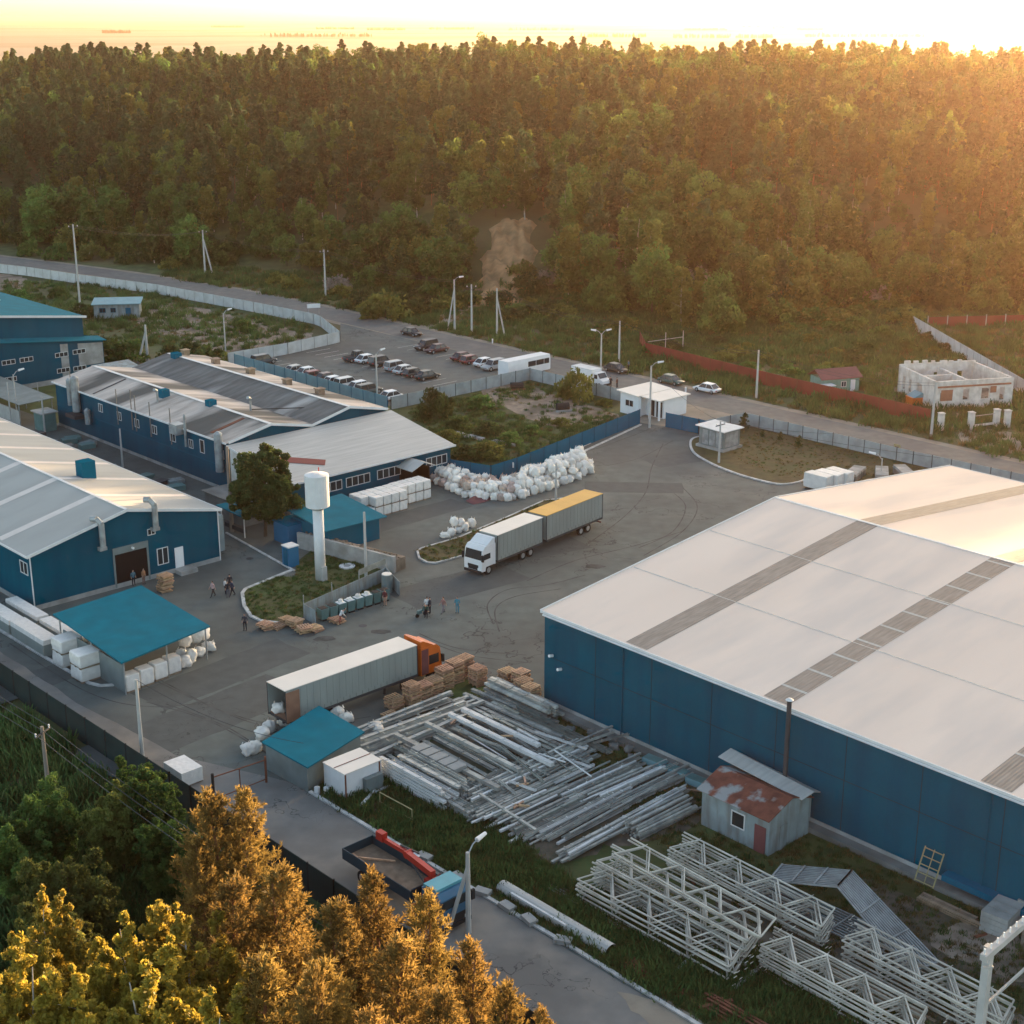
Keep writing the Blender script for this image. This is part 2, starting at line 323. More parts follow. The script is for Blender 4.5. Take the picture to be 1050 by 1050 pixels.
road = spline(A((173.0, -60), (173.2, 60), (173, 100), (173.2, 150), (173.2, 200), (173.6, 240), (172.8, 268), (168.5, 300), (162, 330), (154, 362), (140, 420), (120, 500)))
ribbon('road_shoulder', road, 10.6, .010, 'dust'); ribbon('road', road, 7.6, .016, 'road')
def offs(line, d):
    o = []
    for i, p in enumerate(line):
        q0, q1 = line[max(0, i - 1)], line[min(len(line) - 1, i + 1)]; t = Vector((q1[0] - q0[0], q1[1] - q0[1])).normalized()
        o.append((p[0] - t.y * d, p[1] + t.x * d))
    return o
# painted bays
for rowa, B0, B1 in ((149.0, 178, 214), (163.0, 173, 206), (137.2, 173, 212)):
    mb = MB()
    B = B0
    while B < B1: mb.box(rowa, B - .06, .026, rowa + 5.0, B + .06, .030); B += 2.6
    o = mb.build('bay_markings', 'kerb', loc=(0, 0, 0), rz=TH); tag(o, kind='structure')
# kerbs and islands
def kerb(name, line, mat='kerb', w_=.22, h=.14):
    mb = MB()
    for i in range(len(line) - 1): mb.beam((*line[i], h / 2 + .02), (*line[i + 1], h / 2 + .02), w_, h)
    return tag(mb.build(name, mat), kind='structure')
isl1 = [G(*p)[:2] for p in ((304, 592), (285, 592), (262, 600), (249, 608), (251, 622), (258, 632), (270, 637), (288, 639), (311, 633), (324, 629), (404, 604), (400, 585), (372, 578), (340, 570), (318, 566), (304, 578))]
sheet('lawn', isl1, .10, 'grass', ragged=.15)
kerb('kerb', [G(*p)[:2] for p in ((300, 585), (252, 604.5), (248.5, 609), (250.5, 622), (257.5, 632.5), (270, 638), (288, 639.5))], w_=.35)
isl2 = [G(*p)[:2] for p in ((428, 566), (430, 573), (438, 577.5), (447, 578), (480, 569), (540, 541), (600, 515), (592, 510), (558, 514), (520, 531), (470, 552), (432, 563))]
sheet('median', isl2, .11, 'brown_grass', ragged=.05); kerb('kerb', isl2 + [isl2[0]])
isl3l = spline([G(*p)[:2] for p in ((727, 447), (711, 450), (708, 457), (713, 466), (730, 476), (752, 485), (775, 492), (800, 497), (818, 495), (826, 492))], 6)
sheet('verge', isl3l + A((147.5, 104), (160, 96), (166, 90), (165.8, 128), (157.8, 130.5)), .10, 'brown_grass', ragged=0); kerb('kerb', isl3l, w_=.3)
kerb('kerb', [G(*p)[:2] for p in ((-40, 628), (0, 647), (40, 671), (91, 701), (103, 704), (118, 703), (133, 700))], w_=.3)
kerb('kerb', A((57.7, 84), (57.7, 76), (57.8, 66), (57.9, 56), (57.8, 46), (57.8, 30)), w_=.28, h=.12)
kerb('kerb', [G(*p)[:2] for p in ((232, 547), (302, 586))], w_=.2); kerb('kerb', [G(*p)[:2] for p in ((591, 467), (657, 436))], w_=.3)
kerb('kerb', [G(*p)[:2] for p in ((575, 468), (655, 433))], w_=.18, h=.08)
# storage ground between lane and warehouse, rough grass with dark bare patches
sheet('storage_ground', A((58, 20), (80.6, 20), (80.6, 83.2), (79.5, 92), (70, 91), (64.2, 86.5), (64, 80), (58, 80)), .045, 'grass', ragged=.25)
for i, (c, rx, ry, m) in enumerate((((70, 77), 8, 9, 'dirt'), ((73, 66), 6, 5, 'dirt'), ((66, 66), 3, 2.5, 'dirt'), ((61.5, 79), 2.5, 3, 'dirt'), ((76, 42), 3, 7, 'dirt'), ((68, 45), 5, 9, 'dirt'), ((66, 33), 6, 5, 'rubble'), ((77, 38.5), 3, 4, 'rubble'))):
    sheet('bare_soil', A(*[(c[0] + rx * cos(t) * (1 + .2 * sin(3 * t + i)), c[1] + ry * sin(t) * (1 + .2 * cos(2 * t + i))) for t in np.arange(0, 2 * pi, .3)]), .052 + .004 * i, m, ragged=.25, step=.6)
sheet('lane_dust', A((56.2, 28), (58.6, 28), (58.4, 48.5), (56.6, 52), (54.5, 44)), .036, 'dust', ragged=.4, step=1)
# fenced wasteland by the car park, and rubble ground to the far left
sheet('wasteland', A((119.3, 139.5), (121.3, 134.6), (126, 134.9), (155.5, 141), (162.8, 150.5), (162.8, 170.5), (135.8, 170.3), (119.3, 152)), .016, 'grass')
sheet('bare_soil', [G(*p)[:2] for p in ((508, 391), (560, 400), (600, 416), (632, 424), (640, 428), (600, 437), (560, 436), (520, 420), (490, 402))], .022, 'rubble', ragged=.8)
sheet('rubble_ground', [G(*p)[:2] for p in ((130, 312), (180, 311), (240, 325), (300, 338), (325, 345), (280, 358), (240, 366), (190, 350), (140, 335))], .018, 'rubble', ragged=1.2, step=2.5)
sheet('rubble_ground', [G(*p)[:2] for p in ((-20, 280), (25, 283), (32, 296), (-20, 300))], .018, 'rubble', ragged=.6)
sheet('dirt_track', [G(*p)[:2] for p in ((972, 431), (985, 424), (1010, 440), (1100, 452), (1100, 475), (1040, 466), (990, 456))], .024, 'dust', ragged=.5)
sheet('dirt_track', [G(*p)[:2] for p in ((425, 333), (455, 322), (475, 303), (520, 300), (512, 308), (480, 318), (462, 330), (440, 338))], .030, 'dust', ragged=.5)
sheet('plot_soil', [G(*p)[:2] for p in ((830, 392), (900, 385), (925, 395), (960, 422), (950, 430), (880, 414), (832, 402))], .020, 'dirt', ragged=.5)
sheet('field', [G(*p)[:2] for p in ((950, 337), (1150, 333), (1150, 460), (1055, 406))], .018, 'brown_grass', ragged=.5)
# tyre scrub marks left by lorries turning
def pxline(*p): return spline([G(*q)[:2] for q in p], 10)
for k, l in enumerate([((560, 452), (600, 462), (640, 450), (666, 440)), ((680, 455), (668, 480), (662, 505), (640, 530), (600, 560)),
          ((506, 640), (500, 620), (520, 605), (560, 600), (600, 590)), ((512, 648), (508, 625), (528, 612), (575, 604)),
          ((150, 690), (240, 735), (330, 760)), ((155, 696), (230, 730), (300, 745), (380, 735)), ((10, 660), (90, 710), (160, 725), (240, 715)), ((150, 720), (220, 742), (300, 790), (340, 815)), ((170, 722), (235, 747), (290, 785)),
          ((430, 650), (470, 665), (540, 672)), ((440, 658), (480, 672), (545, 680)), ((620, 478), (655, 470), (690, 452)), ((700, 500), (715, 520), (700, 545), (660, 570)), ((690, 505), (703, 520), (690, 545), (655, 562)), ((540, 596), (590, 575), (650, 560), (700, 545))]):
    ribbon('tyre_mark', pxline(*l), .13, .024 + .0015 * (k % 5) , 'tyre_dark'); 
for c in ((610, 581), (390, 648), (312, 651), (333, 655)):
    q = G(*c); sheet('oil_stain', [(q[0] + random.uniform(.8, 1.3) * cos(t), q[1] + random.uniform(.8, 1.3) * .6 * sin(t)) for t in np.arange(0, 6.2, .4)], .032, 'tyre_dark')
for px, py, w_, l_, rz in ((470, 600, 3, 7, .1), (650, 500, 2.2, 6, .8), (230, 690, 2.5, 8, -.1), (60, 690, 2, 9, -.1), (560, 560, 3, 4, .2), (420, 530, 2, 8, 0), (700, 470, 2.5, 5, .3), (330, 530, 4, 4, .0), (200, 740, 3, 10, -.1)):
    q = G(px, py); c_, s_ = cos(TH - rz), sin(TH - rz); sheet('asphalt_patch', [(q[0] + u * c_ - v * s_, q[1] + u * s_ + v * c_) for u, v in ((-l_, -w_), (l_, -w_), (l_, w_), (-l_, w_))], .0225, 'patch', ragged=.12, step=1.5)
for px, py in ((372, 648 - 6), (256, 573), (320, 702), (500, 690), (610, 470)):
    q = G(px, py); sheet('drain_cover', [(q[0] + .4 * cos(t), q[1] + .4 * sin(t)) for t in np.arange(0, 6.2, .5)], .034, 'metal_dark')
# sand scarp cut into the foot of the hill
def scarp():
    V, Fc = [], []; n, m = 26, 20
    for i in range(n + 1):
        for j in range(m + 1):
            u, v = i / n, j / m; r = 296 + 62 * v; wl = .52 + .10 * v; c = -.010 + .012 * v
            az = atan2((u - .5) * (7 + 6 * sin(pi * (v * .8 + .15))) + c * r, r)
            edge = (1.2 * sin(v * 23) + .8 * sin(v * 51)) * (1 if u > .5 else -1) * (abs(u - .5) * 2) ** 3
            x, y_ = r * sin(az) + edge, r * cos(az)
            inner = smooth01(min(u, 1 - u) * 6) * smooth01(min(v, 1 - v) * 7)
            V.append((x, y_, ground_z(x, y_) - .25 + inner * (1.1 + .5 * sin(x * 1.3 + y_ * .4) + .3 * sin(x * 3.1))))
    for i in range(n):
        for j in range(m): p = i * (m + 1) + j; Fc.append((p, p + m + 1, p + m + 2, p + 1))
    mb = MB(); mb.v, mb.f, mb.m = V, Fc, [0] * len(Fc); tag(mb.build('sand_scarp', 'sand', smooth=True), kind='structure')
scarp()
# air
hz = MB(); hz.box(-52000, -52000, -12, 52000, 52000, 62)
ho = hz.build('haze', 'white'); hm = bpy.data.materials.new('haze_air'); hm.use_nodes = True; n_ = hm.node_tree.nodes; n_.clear()
out = n_.new('ShaderNodeOutputMaterial'); pv = n_.new('ShaderNodeVolumePrincipled'); pv.inputs['Color'].default_value = (.95, .63, .44, 1)
pv.inputs['Density'].default_value = HAZE_DENSITY; pv.inputs['Anisotropy'].default_value = HAZE_G; hm.node_tree.links.new(pv.outputs[0], out.inputs['Volume'])
ho.data.materials.clear(); ho.data.materials.append(hm); tag(ho, 'warm evening haze thickening towards the horizon', None, None, 'stuff')
# ============================================================ buildings, in the works' grid (a to the far right, B to the far left)
def gable(root, L, Wd, eave, ridge, wall, roof, ridge_at=.5, oh=.35, axis='y', plinth=.5, wall_y=None):
    """hall with footprint x 0..Wd, y 0..L, ridge running along y; parts: wall, plinth, roof, trim"""
    rx = Wd * ridge_at; mb = MB()
    for y0 in (0, L): pass
    mb.add([(0, 0, plinth), (Wd, 0, plinth), (Wd, 0, eave), (rx, 0, ridge), (0, 0, eave)], [(0, 1, 2, 3, 4)])
    mb.add([(0, L, plinth), (Wd, L, plinth), (Wd, L, eave), (rx, L, ridge), (0, L, eave)], [(4, 3, 2, 1, 0)])
    mb.add([(0, 0, plinth), (0, L, plinth), (0, L, eave), (0, 0, eave)], [(3, 2, 1, 0)], 1); mb.add([(Wd, 0, plinth), (Wd, L, plinth), (Wd, L, eave), (Wd, 0, eave)], [(0, 1, 2, 3)], 1)
    mb.build('wall', [wall, wall_y or wall], root)
    MB().box(-.06, -.06, -.1, Wd + .06, L + .06, plinth - .003).build('plinth', 'concrete', root)
    t = .12; s1 = (ridge - eave) / rx; s2 = (ridge - eave) / (Wd - rx); mb = MB()
    a = [(-oh, -oh, eave - s1 * oh + .02), (rx, -oh, ridge + .02), (rx, L + oh, ridge + .02), (-oh, L + oh, eave - s1 * oh + .02)]
    b = [(rx, -oh, ridge + .02), (Wd + oh, -oh, eave - s2 * oh + .02), (Wd + oh, L + oh, eave - s2 * oh + .02), (rx, L + oh, ridge + .02)]
    mb.ext(a, (0, 0, t)); mb.ext(b, (0, 0, t)); rf = mb.build('roof', roof, root)
    tr = MB()
    for p, q in ((a[0], a[1]), (b[0], b[1]), (a[3], a[2]), (b[3], b[2])): tr.beam(Vector(p) + Vector((0, 0, t * .5)), Vector(q) + Vector((0, 0, t * .5)), .10, .30)
    tr.beam(Vector(a[0]) + Vector((0, 0, t / 2)), Vector(a[3]) + Vector((0, 0, t / 2)), .10, .2); tr.beam(Vector(b[1]) + Vector((0, 0, t / 2)), Vector(b[2]) + Vector((0, 0, t / 2)), .10, .2)
    tr.beam((rx, -oh, ridge + t + .03), (rx, L + oh, ridge + t + .03), .35, .05); tr.build('trim', 'white_trim', root)
    return rf
def window(root, p, wd, ht, face, n=1, name='window', frame='white_trim', pane='glass'):
    """framed window centred on p on a wall whose outward side is '-x' or '-y'"""
    f = MB(); g_ = MB(); t = .07
    def bx(mb, u0, u1, z0, z1, d0, d1):
        if face == '-y': mb.box(p[0] + u0, p[1] - d1, p[2] + z0, p[0] + u1, p[1] - d0, p[2] + z1)
        else: mb.box(p[0] - d1, p[1] + u0, p[2] + z0, p[0] - d0, p[1] + u1, p[2] + z1)
    bx(f, -wd / 2, wd / 2, -ht / 2, -ht / 2 + t, .0, .07); bx(f, -wd / 2, wd / 2, ht / 2 - t, ht / 2, .0, .07)
    for i in range(n + 1):
        u = -wd / 2 + (wd - t) * i / n; bx(f, u, u + t, -ht / 2 + t, ht / 2 - t, 0, .065)
    fo = f.build(name, frame, root); bx(g_, -wd / 2 + t, wd / 2 - t, -ht / 2 + t, ht / 2 - t, .0, .02); g_.build('pane', pane, fo); return fo
def doorp(root, x, y_, wd, ht, face, mat, z=0.0, name='door', d=.06):
    mb = MB()
    if face == '-y': mb.box(x - wd / 2, y_ - d, z, x + wd / 2, y_, z + ht)
    else: mb.box(x - d, y_ - wd / 2, z, x, y_ + wd / 2, z + ht)
    return mb.build(name, mat, root)
# --- great warehouse, right
wh = T('warehouse', 'huge deep blue warehouse with white low gable roof filling the right', 'warehouse', 81, 8)
gable(wh, 74.9, 61.6, 8.45, 11.5, 'blue_wall', 'pale_roof', oh=.25, wall_y='blue_wall_y', plinth=.7)
def slopestrip(root, name, y0, y1, W0, eave, ridge, mat, side, lift=.016, x0=0.0, x1=1.0, segs=0):
    mb = MB(); h = W0 / 2
    def pt(t, y_): return (h * t if side < 0 else W0 - h * t, y_, eave + (ridge - eave) * t + .14 + lift)
    mb.add([pt(x0, y0), pt(x1, y0), pt(x1, y1), pt(x0, y1)], [(0, 1, 2, 3)] if side < 0 else [(3, 2, 1, 0)]); o = mb.build(name, mat, root)
    if segs:
        for i in range(segs):
            t = x0 + (x1 - x0) * (i + .7) / segs; m2 = MB(); q = .004
            pp = [pt(t - q, y0), pt(t + q, y0), pt(t + q, y1), pt(t - q, y1)]; pp = [(a, b, c + .01) for a, b, c in pp]; m2.add(pp, [(0, 1, 2, 3)] if side < 0 else [(3, 2, 1, 0)]); m2.build('sheet_patch', 'lean_roof', o)
for c, sg in ((64.7, 0), (51.2, 10), (33.8, 5), (20.0, 0)):
    for sdx in (-1, 1): slopestrip(wh, 'skylight', c - 1.1, c + 1.1, 61.6, 8.45, 11.5, 'strip' if sdx < 0 else 'strip', sdx, segs=sg if sdx < 0 else 0)
mb = MB()
for k in range(12): mb.box(-.018, 3 + k * 6.0, .75, -.003, 3.05 + k * 6.0, 8.3)
mb.box(-.02, .1, 4.6, -.006, 74.8, 4.64)
mb.build('sheet_joints', 'fence_dark', wh); MB().cyl((-.32, .1, 8.30), (-.32, 74.8, 8.30), .09, n=8).build('gutter', 'white_trim', wh)
for k in (2, 18, 34, 50, 66): MB().cyl((-.10, k, .3), (-.10, k, 8.3), .06, n=6).build('downpipe', 'blue_wall_y', wh)
mb = MB()
for k in (.35, .68): mb.box(61.6 / 2 * k - .05, 0, 8.45 + 3.05 * k + .135, 61.6 / 2 * k + .05, 74.9, 8.45 + 3.05 * k + .16)
mb.build('sheet_lap', 'lean_roof', wh)
mb = MB()
mb.add([(-.012, 21.2, .75), (-.012, 24.2, .75), (-.012, 24.2, 8.3), (-.012, 21.2, 8.3)], [(3, 2, 1, 0)]); mb.build('wall_panel', 'blue_light', wh)
mb = MB(); mb.box(-.9, 20, -.05, -.08, 74.5, .42); mb.build('apron', 'concrete_dark', wh)
doorp(wh, -.0, 33.5, 6, .45, '-x', 'fence_blue', .9, 'ledge', .8)
for yy in (73.8, 72.8): MB().cyl((-.12, yy, 4.9 if yy > 73 else 4.0), (-.55, yy, 5.0 if yy > 73 else 4.1), .13, n=8).build('floodlight', 'lamp', wh)
# --- left hall with open gate
hl = T('production_hall', 'dark blue hall with grey and pinkish striped roof and an open gate in its gable', 'hall', 59.4, 132)
gable(hl, 62, 21.2, 5.7, 8.0, 'blue_wall', 'hall_roof', oh=.35, wall_y='blue_wall_y')
for c in (6.2, 14.5, 23, 31.5, 40, 49):
    for sdx in (-1, 1): slopestrip(hl, 'skylight', c - .55, c + .55, 21.2, 5.7, 8.0, 'strip_clear', sdx)
mb = MB().box(9.0, -.035, 0.1, 12.6, -.012, 3.6); mb.build('gateway', 'entry_dark', hl)  # flat near-black panel, painting the shade inside the open gate
mb = MB().box(8.8, -.10, 3.6, 12.8, -.012, 4.3).box(8.8, -.08, .1, 8.99, -.012, 3.6).box(12.61, -.08, .1, 12.8, -.012, 3.6); mb.build('gate_frame', 'grey_sheet', hl)
window(hl, (14.4, 0, 2.2), 1.3, 1.8, '-y', 2); window(hl, (13.3, 0, 5.1), .9, .7, '-y', 2, 'vent_window'); doorp(hl, 16.3, 0, 1.0, 2.2, '-y', 'white', .5)
MB().box(15.6, -1.4, 0, 17.6, -.07, .45).build('door_step', 'concrete', hl); window(hl, (0, 1.2, 4.2), 1.6, 1.3, '-x', 2)
mb = MB().cyl((10.9, -.2, 4.0), (10.9, -.5, 4.0), .12); mb.build('floodlight', 'lamp', hl)
for x in (.05, 21.15): MB().cyl((x, -.12, .1), (x, -.12, 5.6), .06, n=6).build('downpipe', 'white_trim', hl)
for x, z0 in ((7.6, 4.9), (13.6, 5.6)):
    mb = MB().cyl((x, -.5, z0), (x, -.5, z0 + 2.5), .3, n=10).cyl((x, -.5, z0 + 2.45), (x - .25, -.1, z0 + 2.95), .3, n=10).cyl((x - .25, -.1, z0 + 2.93), (x - .6, .4, z0 + 2.9), .3, n=10).box(x - .4, -.6, z0 - .35, x + .4, -.05, z0)
    mb.build('exhaust_duct', 'galv', hl)
mb = MB().box(13.6, 14.5, 7.1, 15.2, 16.0, 9.2); mb.build('roof_vent', 'blue_light', hl)
MB().box(21.3, 1.5, .4, 22.8, 4.5, 4.4).build('side_cabinet', 'shed_wall', hl)
# --- long old hall with twin gables
lg = T('old_hall', 'long blue hall with weathered twin gable roof stained black and pale', 'hall', 94.7, 152)
W1, W2, LN, EV, VL, RG = 12.3, 12.2, 43.8, 6.3, 6.25, 7.5
mb = MB(); prof = [(0, EV), (6.2, RG), (W1, VL), (18.3, RG + .1), (24.4, EV)]
mb.add([(x, 0, .4) for x in (24.4, 0)] + [(x, 0, z) for x, z in prof], [(1, 0, 6, 5, 4, 3, 2)]); mb.add([(x, LN, .4) for x in (24.4, 0)] + [(x, LN, z) for x, z in prof], [(0, 1, 2, 3, 4, 5, 6)])
mb.add([(0, 0, .4), (0, LN, .4), (0, LN, EV), (0, 0, EV)], [(3, 2, 1, 0)], 1); mb.add([(24.4, 0, .4), (24.4, LN, .4), (24.4, LN, EV), (24.4, 0, EV)], [(0, 1, 2, 3)], 1)
mb.build('wall', ['blue_wall', 'blue_wall_y'], lg); MB().box(-.07, -.05, -.1, 24.46, LN + .05, .39).build('plinth', 'concrete', lg)
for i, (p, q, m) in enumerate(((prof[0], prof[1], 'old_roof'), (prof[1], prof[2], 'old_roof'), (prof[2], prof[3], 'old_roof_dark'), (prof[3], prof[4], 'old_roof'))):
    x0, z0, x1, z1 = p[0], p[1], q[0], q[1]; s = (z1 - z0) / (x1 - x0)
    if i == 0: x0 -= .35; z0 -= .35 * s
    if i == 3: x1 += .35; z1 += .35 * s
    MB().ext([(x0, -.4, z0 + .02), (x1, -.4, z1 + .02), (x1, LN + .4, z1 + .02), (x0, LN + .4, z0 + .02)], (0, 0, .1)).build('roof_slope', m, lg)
tr = MB()
for p, q in zip(prof[:-1], prof[1:]): tr.beam((p[0], -.46, p[1] + .06), (q[0], -.46, q[1] + .06), .08, .32)
tr.beam((-.37, -.4, EV - .02), (-.37, LN + .4, EV - .02), .08, .22); tr.beam((6.2, -.4, RG + .14), (6.2, LN, RG + .14), .5, .05); tr.beam((18.3, -.4, RG + .24), (18.3, LN, RG + .24), .5, .05); tr.build('trim', 'white_trim', lg)
MB().box(W1 - .7, -.38, VL + .13, W1 + .7, LN, VL + .16).build('valley_gutter', 'old_roof', lg)
for yy, z, n, wd in ((1.6, 4.6, 2, 1.7), (5.6, 4.7, 1, 1.0), (8.2, 4.5, 2, 1.0), (12.5, 4.5, 2, 1.3), (17, 4.6, 2, 1.2), (21.4, 4.6, 2, 1.1), (26, 4.7, 2, 1.1), (31, 4.9, 2, 1.1)): window(lg, (0, yy, z), wd, 1.15 if n > 1 else 1.7, '-x', n)
MB().beam((-.03, 0, 3.1), (-.03, LN, 3.1), .05, .08).build('wall_rail', 'blue_light', lg)
for yy, r, z0, z1 in ((38.5, .35, 4.0, 7.6), (36.8, .55, 3.4, 8.2), (33.8, .4, 2.2, 4.2), (.9, .5, 2.6, 7.4), (8.4, .16, 4.2, 8.2)): MB().cyl((-.6, yy, z0), (-.6, yy, z1), r, n=12).cyl((-.6, yy, z1 - .1), (-.6, yy, z1 + .25), r * 1.15, r * .3, n=12).build('wall_duct', 'galv', lg)
MB().box(-1.4, 9.2, 5.6, -.05, 10.9, 6.9).build('fan_box', 'galv', lg); MB().box(-1.6, 35.6, 2.6, -.05, 38.3, 3.1).build('duct_bracket', 'metal_dark', lg)
for yy, h in ((12.5, 8.3), (17.5, 8.2), (21.2, 8.4), (22.2, 9.0), (26, 8.4), (38.6, 9)): MB().cyl((-.25, yy, 3.6), (-.25, yy, h), .07, n=6).build('pipe', 'pole_wood', lg)
for x, yy, k in ((4.6, 22, .55), (6.0, 12.8, .55), (17.9, 41, .6)): MB().box(x - k, yy - k, 6.9, x + k, yy + k, 8.3).build('roof_vent', 'blue_light', lg)
for yy in (9.5, 17, 26, 35, 43.3): MB().box(20.3, yy - .45, 6.9, 21.3, yy + .45, 7.9).box(20.2, yy - .6, 7.9, 21.4, yy + .6, 8.0).build('roof_vent', 'wood_old', lg)
for x, yy in ((3.0, 21), (9.5, 9)): MB().cyl((x, yy, 6.8), (x, yy, 8.6), .14, n=8).cyl((x, yy, 8.5), (x - .5, yy - .2, 8.8), .22, n=8).build('roof_pipe', 'galv', lg)
MB().beam((9.6, 9, 7.1), (16, 5, 7.0), .1, .1).build('roof_cable', 'black', lg)
MB().beam((.6, 4.2, 6.6), (5.6, 4.6, 7.5), .6, .06).build('dark_sheet', 'rust', lg); MB().beam((.1, 33.0, 6.45), (5.6, 33.8, 7.55), .25, .1).build('dark_sheet', 'metal_dark', lg)
# --- lower office in front of its gable
ln = T('office_annex', 'low blue office under a pale lean-to roof with ribbon windows and a porch', 'office', 94.7, 139.2)
Wd, D, z0, z1 = 24.5, 12.2, 4.0, 6.0
mb = MB().add([(0, 0, .3), (Wd, 0, .3), (Wd, 0, z0), (0, 0, z0)], [(0, 1, 2, 3)]).add([(Wd, 0, .3), (Wd, D, .3), (Wd, D, z1), (Wd, 0, z0)], [(0, 1, 2, 3)], 1); mb.build('wall', ['blue_wall', 'blue_wall_y'], ln)
MB().add([(0, 0, .3), (0, D, .3), (0, D, z1), (0, 0, z0)], [(3, 2, 1, 0)]).build('side_wall', 'brick_white', ln); MB().box(-.05, -.05, -.05, Wd + .05, D, .297).build('plinth', 'concrete', ln)
MB().ext([(-.4, -.6, z0 - .08), (Wd + .4, -.6, z0 - .08), (Wd + .4, D + .1, z1 + .04), (-.4, D + .1, z1 + .04)], (0, 0, .1)).build('roof', 'lean_roof', ln)
MB().beam((-.4, -.64, z0 - .03), (Wd + .4, -.64, z0 - .03), .06, .22).beam((-.44, -.6, z0 - .02), (-.44, D, z1 + .06), .06, .25).build('trim', 'white_trim', ln)
MB().ext([(x, y_, z0 + .045 + (y_ + .6) * .1656) for x, y_ in ((.6, 6.6), (6.6, 2.0), (7.6, 3.2), (1.6, 7.9))], (0, 0, .03)).build('rusty_sheet', 'fence_red', ln)
for x, wd, n in ((6.2, 2.6, 3), (9.9, 3.6, 4), (14.6, 3.6, 4), (22.2, 3.4, 4)): window(ln, (x, 0, 2.4), wd, 1.2, '-y', n)
MB().box(16.4, -2.2, 0, 16.55, -.02, 2.7).box(19.1, -2.2, 0, 19.25, -.02, 2.7).box(16.2, -.05, .1, 19.2, -.012, 2.9).build('porch', 'entry_dark', ln)
MB().ext([(15.8, -3.0, 2.8), (17.8, -3.0, 3.6), (17.8, 0, 3.6), (15.8, 0, 2.8)], (0, 0, .08)).ext([(17.8, -3.0, 3.6), (19.8, -3.0, 2.8), (19.8, 0, 2.8), (17.8, 0, 3.6)], (0, 0, .08)).build('porch_roof', 'lean_roof', ln)
# --- teal roofed building, far left
fb = T('two_storey_block', 'two storey blue block with teal roof behind the old hall', 'building', 95.0, 219.6)
def zl(x): return 5.8 + (20.2 - x) * .112
def zu(x): return 9.6 + (18 - x) * .128
MB().add([(-20, 0, .8), (20, 0, .8), (20, 0, zl(20)), (-20, 0, zl(-20))], [(0, 1, 2, 3)]).add([(20, 0, .8), (20, 42, .8), (20, 42, zl(20)), (20, 0, zl(20))], [(0, 1, 2, 3)], 1).build('lower_wall', ['blue_wall', 'blue_wall_y'], fb); MB().box(-20, -.06, -.1, 20.06, 42, .797).build('plinth', 'concrete', fb)
MB().ext([(-20, -.5, zl(-20) + .02), (20.4, -.5, zl(20.4) + .02), (20.4, 2.3, zl(20.4) + .3), (-20, 2.3, zl(-20) + .3)], (0, 0, .12)).build('lower_roof', 'teal_roof', fb)
MB().add([(-8, 2, zl(-8) - .4), (17.8, 2, zl(17.8) - .4), (17.8, 2, zu(17.8)), (-8, 2, zu(-8))], [(0, 1, 2, 3)]).add([(17.8, 2, 5), (17.8, 44, 5), (17.8, 44, zu(17.8)), (17.8, 2, zu(17.8))], [(0, 1, 2, 3)], 1).build('upper_wall', ['blue_wall', 'blue_wall_y'], fb)
MB().ext([(-8, 1.5, zu(-8) + .02), (18.3, 1.5, zu(18.3) + .02), (18.3, 45, zu(18.3) + .02), (-8, 45, zu(-8) + .02)], (0, 0, .12)).build('upper_roof', 'teal_roof', fb)
MB().beam((-8, 1.46, zu(-8) + .08), (18.3, 1.46, zu(18.3) + .08), .08, .35).beam((4, 21, zu(4) + .2), (13, 21, zu(13) + .2), .5, .1).build('trim', 'white_trim', fb)
MB().add([(15.6, -.02, 2.2), (19.9, -.02, 2.2), (19.9, -.02, 5.5), (15.6, -.02, 5.9)], [(0, 1, 2, 3)]).build('wall_panel', 'concrete', fb); MB().add([(12.6, -.02, .8), (13.9, -.02, .8), (13.9, -.02, 6.1), (12.6, -.02, 6.2)], [(0, 1, 2, 3)]).build('wall_strip', 'concrete', fb)
def onwall(px, py, B):
    a_, d_, e_ = ray(px, py); k = B / (-a_ * UY + d_ * UX); return (a_ * UX + d_ * UY) * k, CH + e_ * k
for px, py in ((8.6, 371.4), (27, 368.6), (63, 363.6), (81, 360.3), (65, 379.6), (81.7, 377.4), (10, 389)):
    wa, wz = onwall(px, py, 219.6); window(fb, (wa - 95.0, -.03, wz), 2.2, .75, '-y', 3)
cv = T('link_canopy', 'translucent grey-green canopy between the teal roofed block and the old hall', 'canopy', 92.5, 199)
MB().ext([(-2, 0, 3.0), (3.4, 0, 3.2), (3.4, 19, 3.4), (-2, 19, 3.2)], (0, 0, .08)).build('roof', 'grey_sheet', cv)
for x in (-1.8, 3.2):
    for yy in (.5, 9, 18.5): MB().cyl((x, yy, 0), (x, yy, 3.1), .08, n=6).build('post', 'galv', cv)
MB().box(-1.8, .5, 0, -1.7, 18, 2.0).build('side_panel', 'lean_roof', cv)
pp = T('pump_cabinet', 'teal cabinet under a small roof at the far corner of the old hall', 'cabinet', 91.2, 193.5)
MB().box(0, 0, 0, 2.0, 2.6, 2.6).build('body', 'teal_bin', pp); MB().box(-.3, -.3, 2.6, 2.3, 2.9, 2.75).build('roof', 'concrete', pp)
wt = T('glazed_shed', 'small pale shed with glinting roof behind the old hall', 'shed', 108, 206)
MB().box(0, 0, 0, 6, 4, 3.6).build('body', 'lean_roof', wt); MB().ext([(-.2, -.3, 3.6), (6.2, -.3, 3.6), (6.2, 4.3, 4.2), (-.2, 4.3, 4.2)], (0, 0, .1)).build('roof', 'shed_wall', wt)
pb = T('pale_shed', 'low pale shed row behind the old hall by the street lamp', 'shed', 121.0, 187)
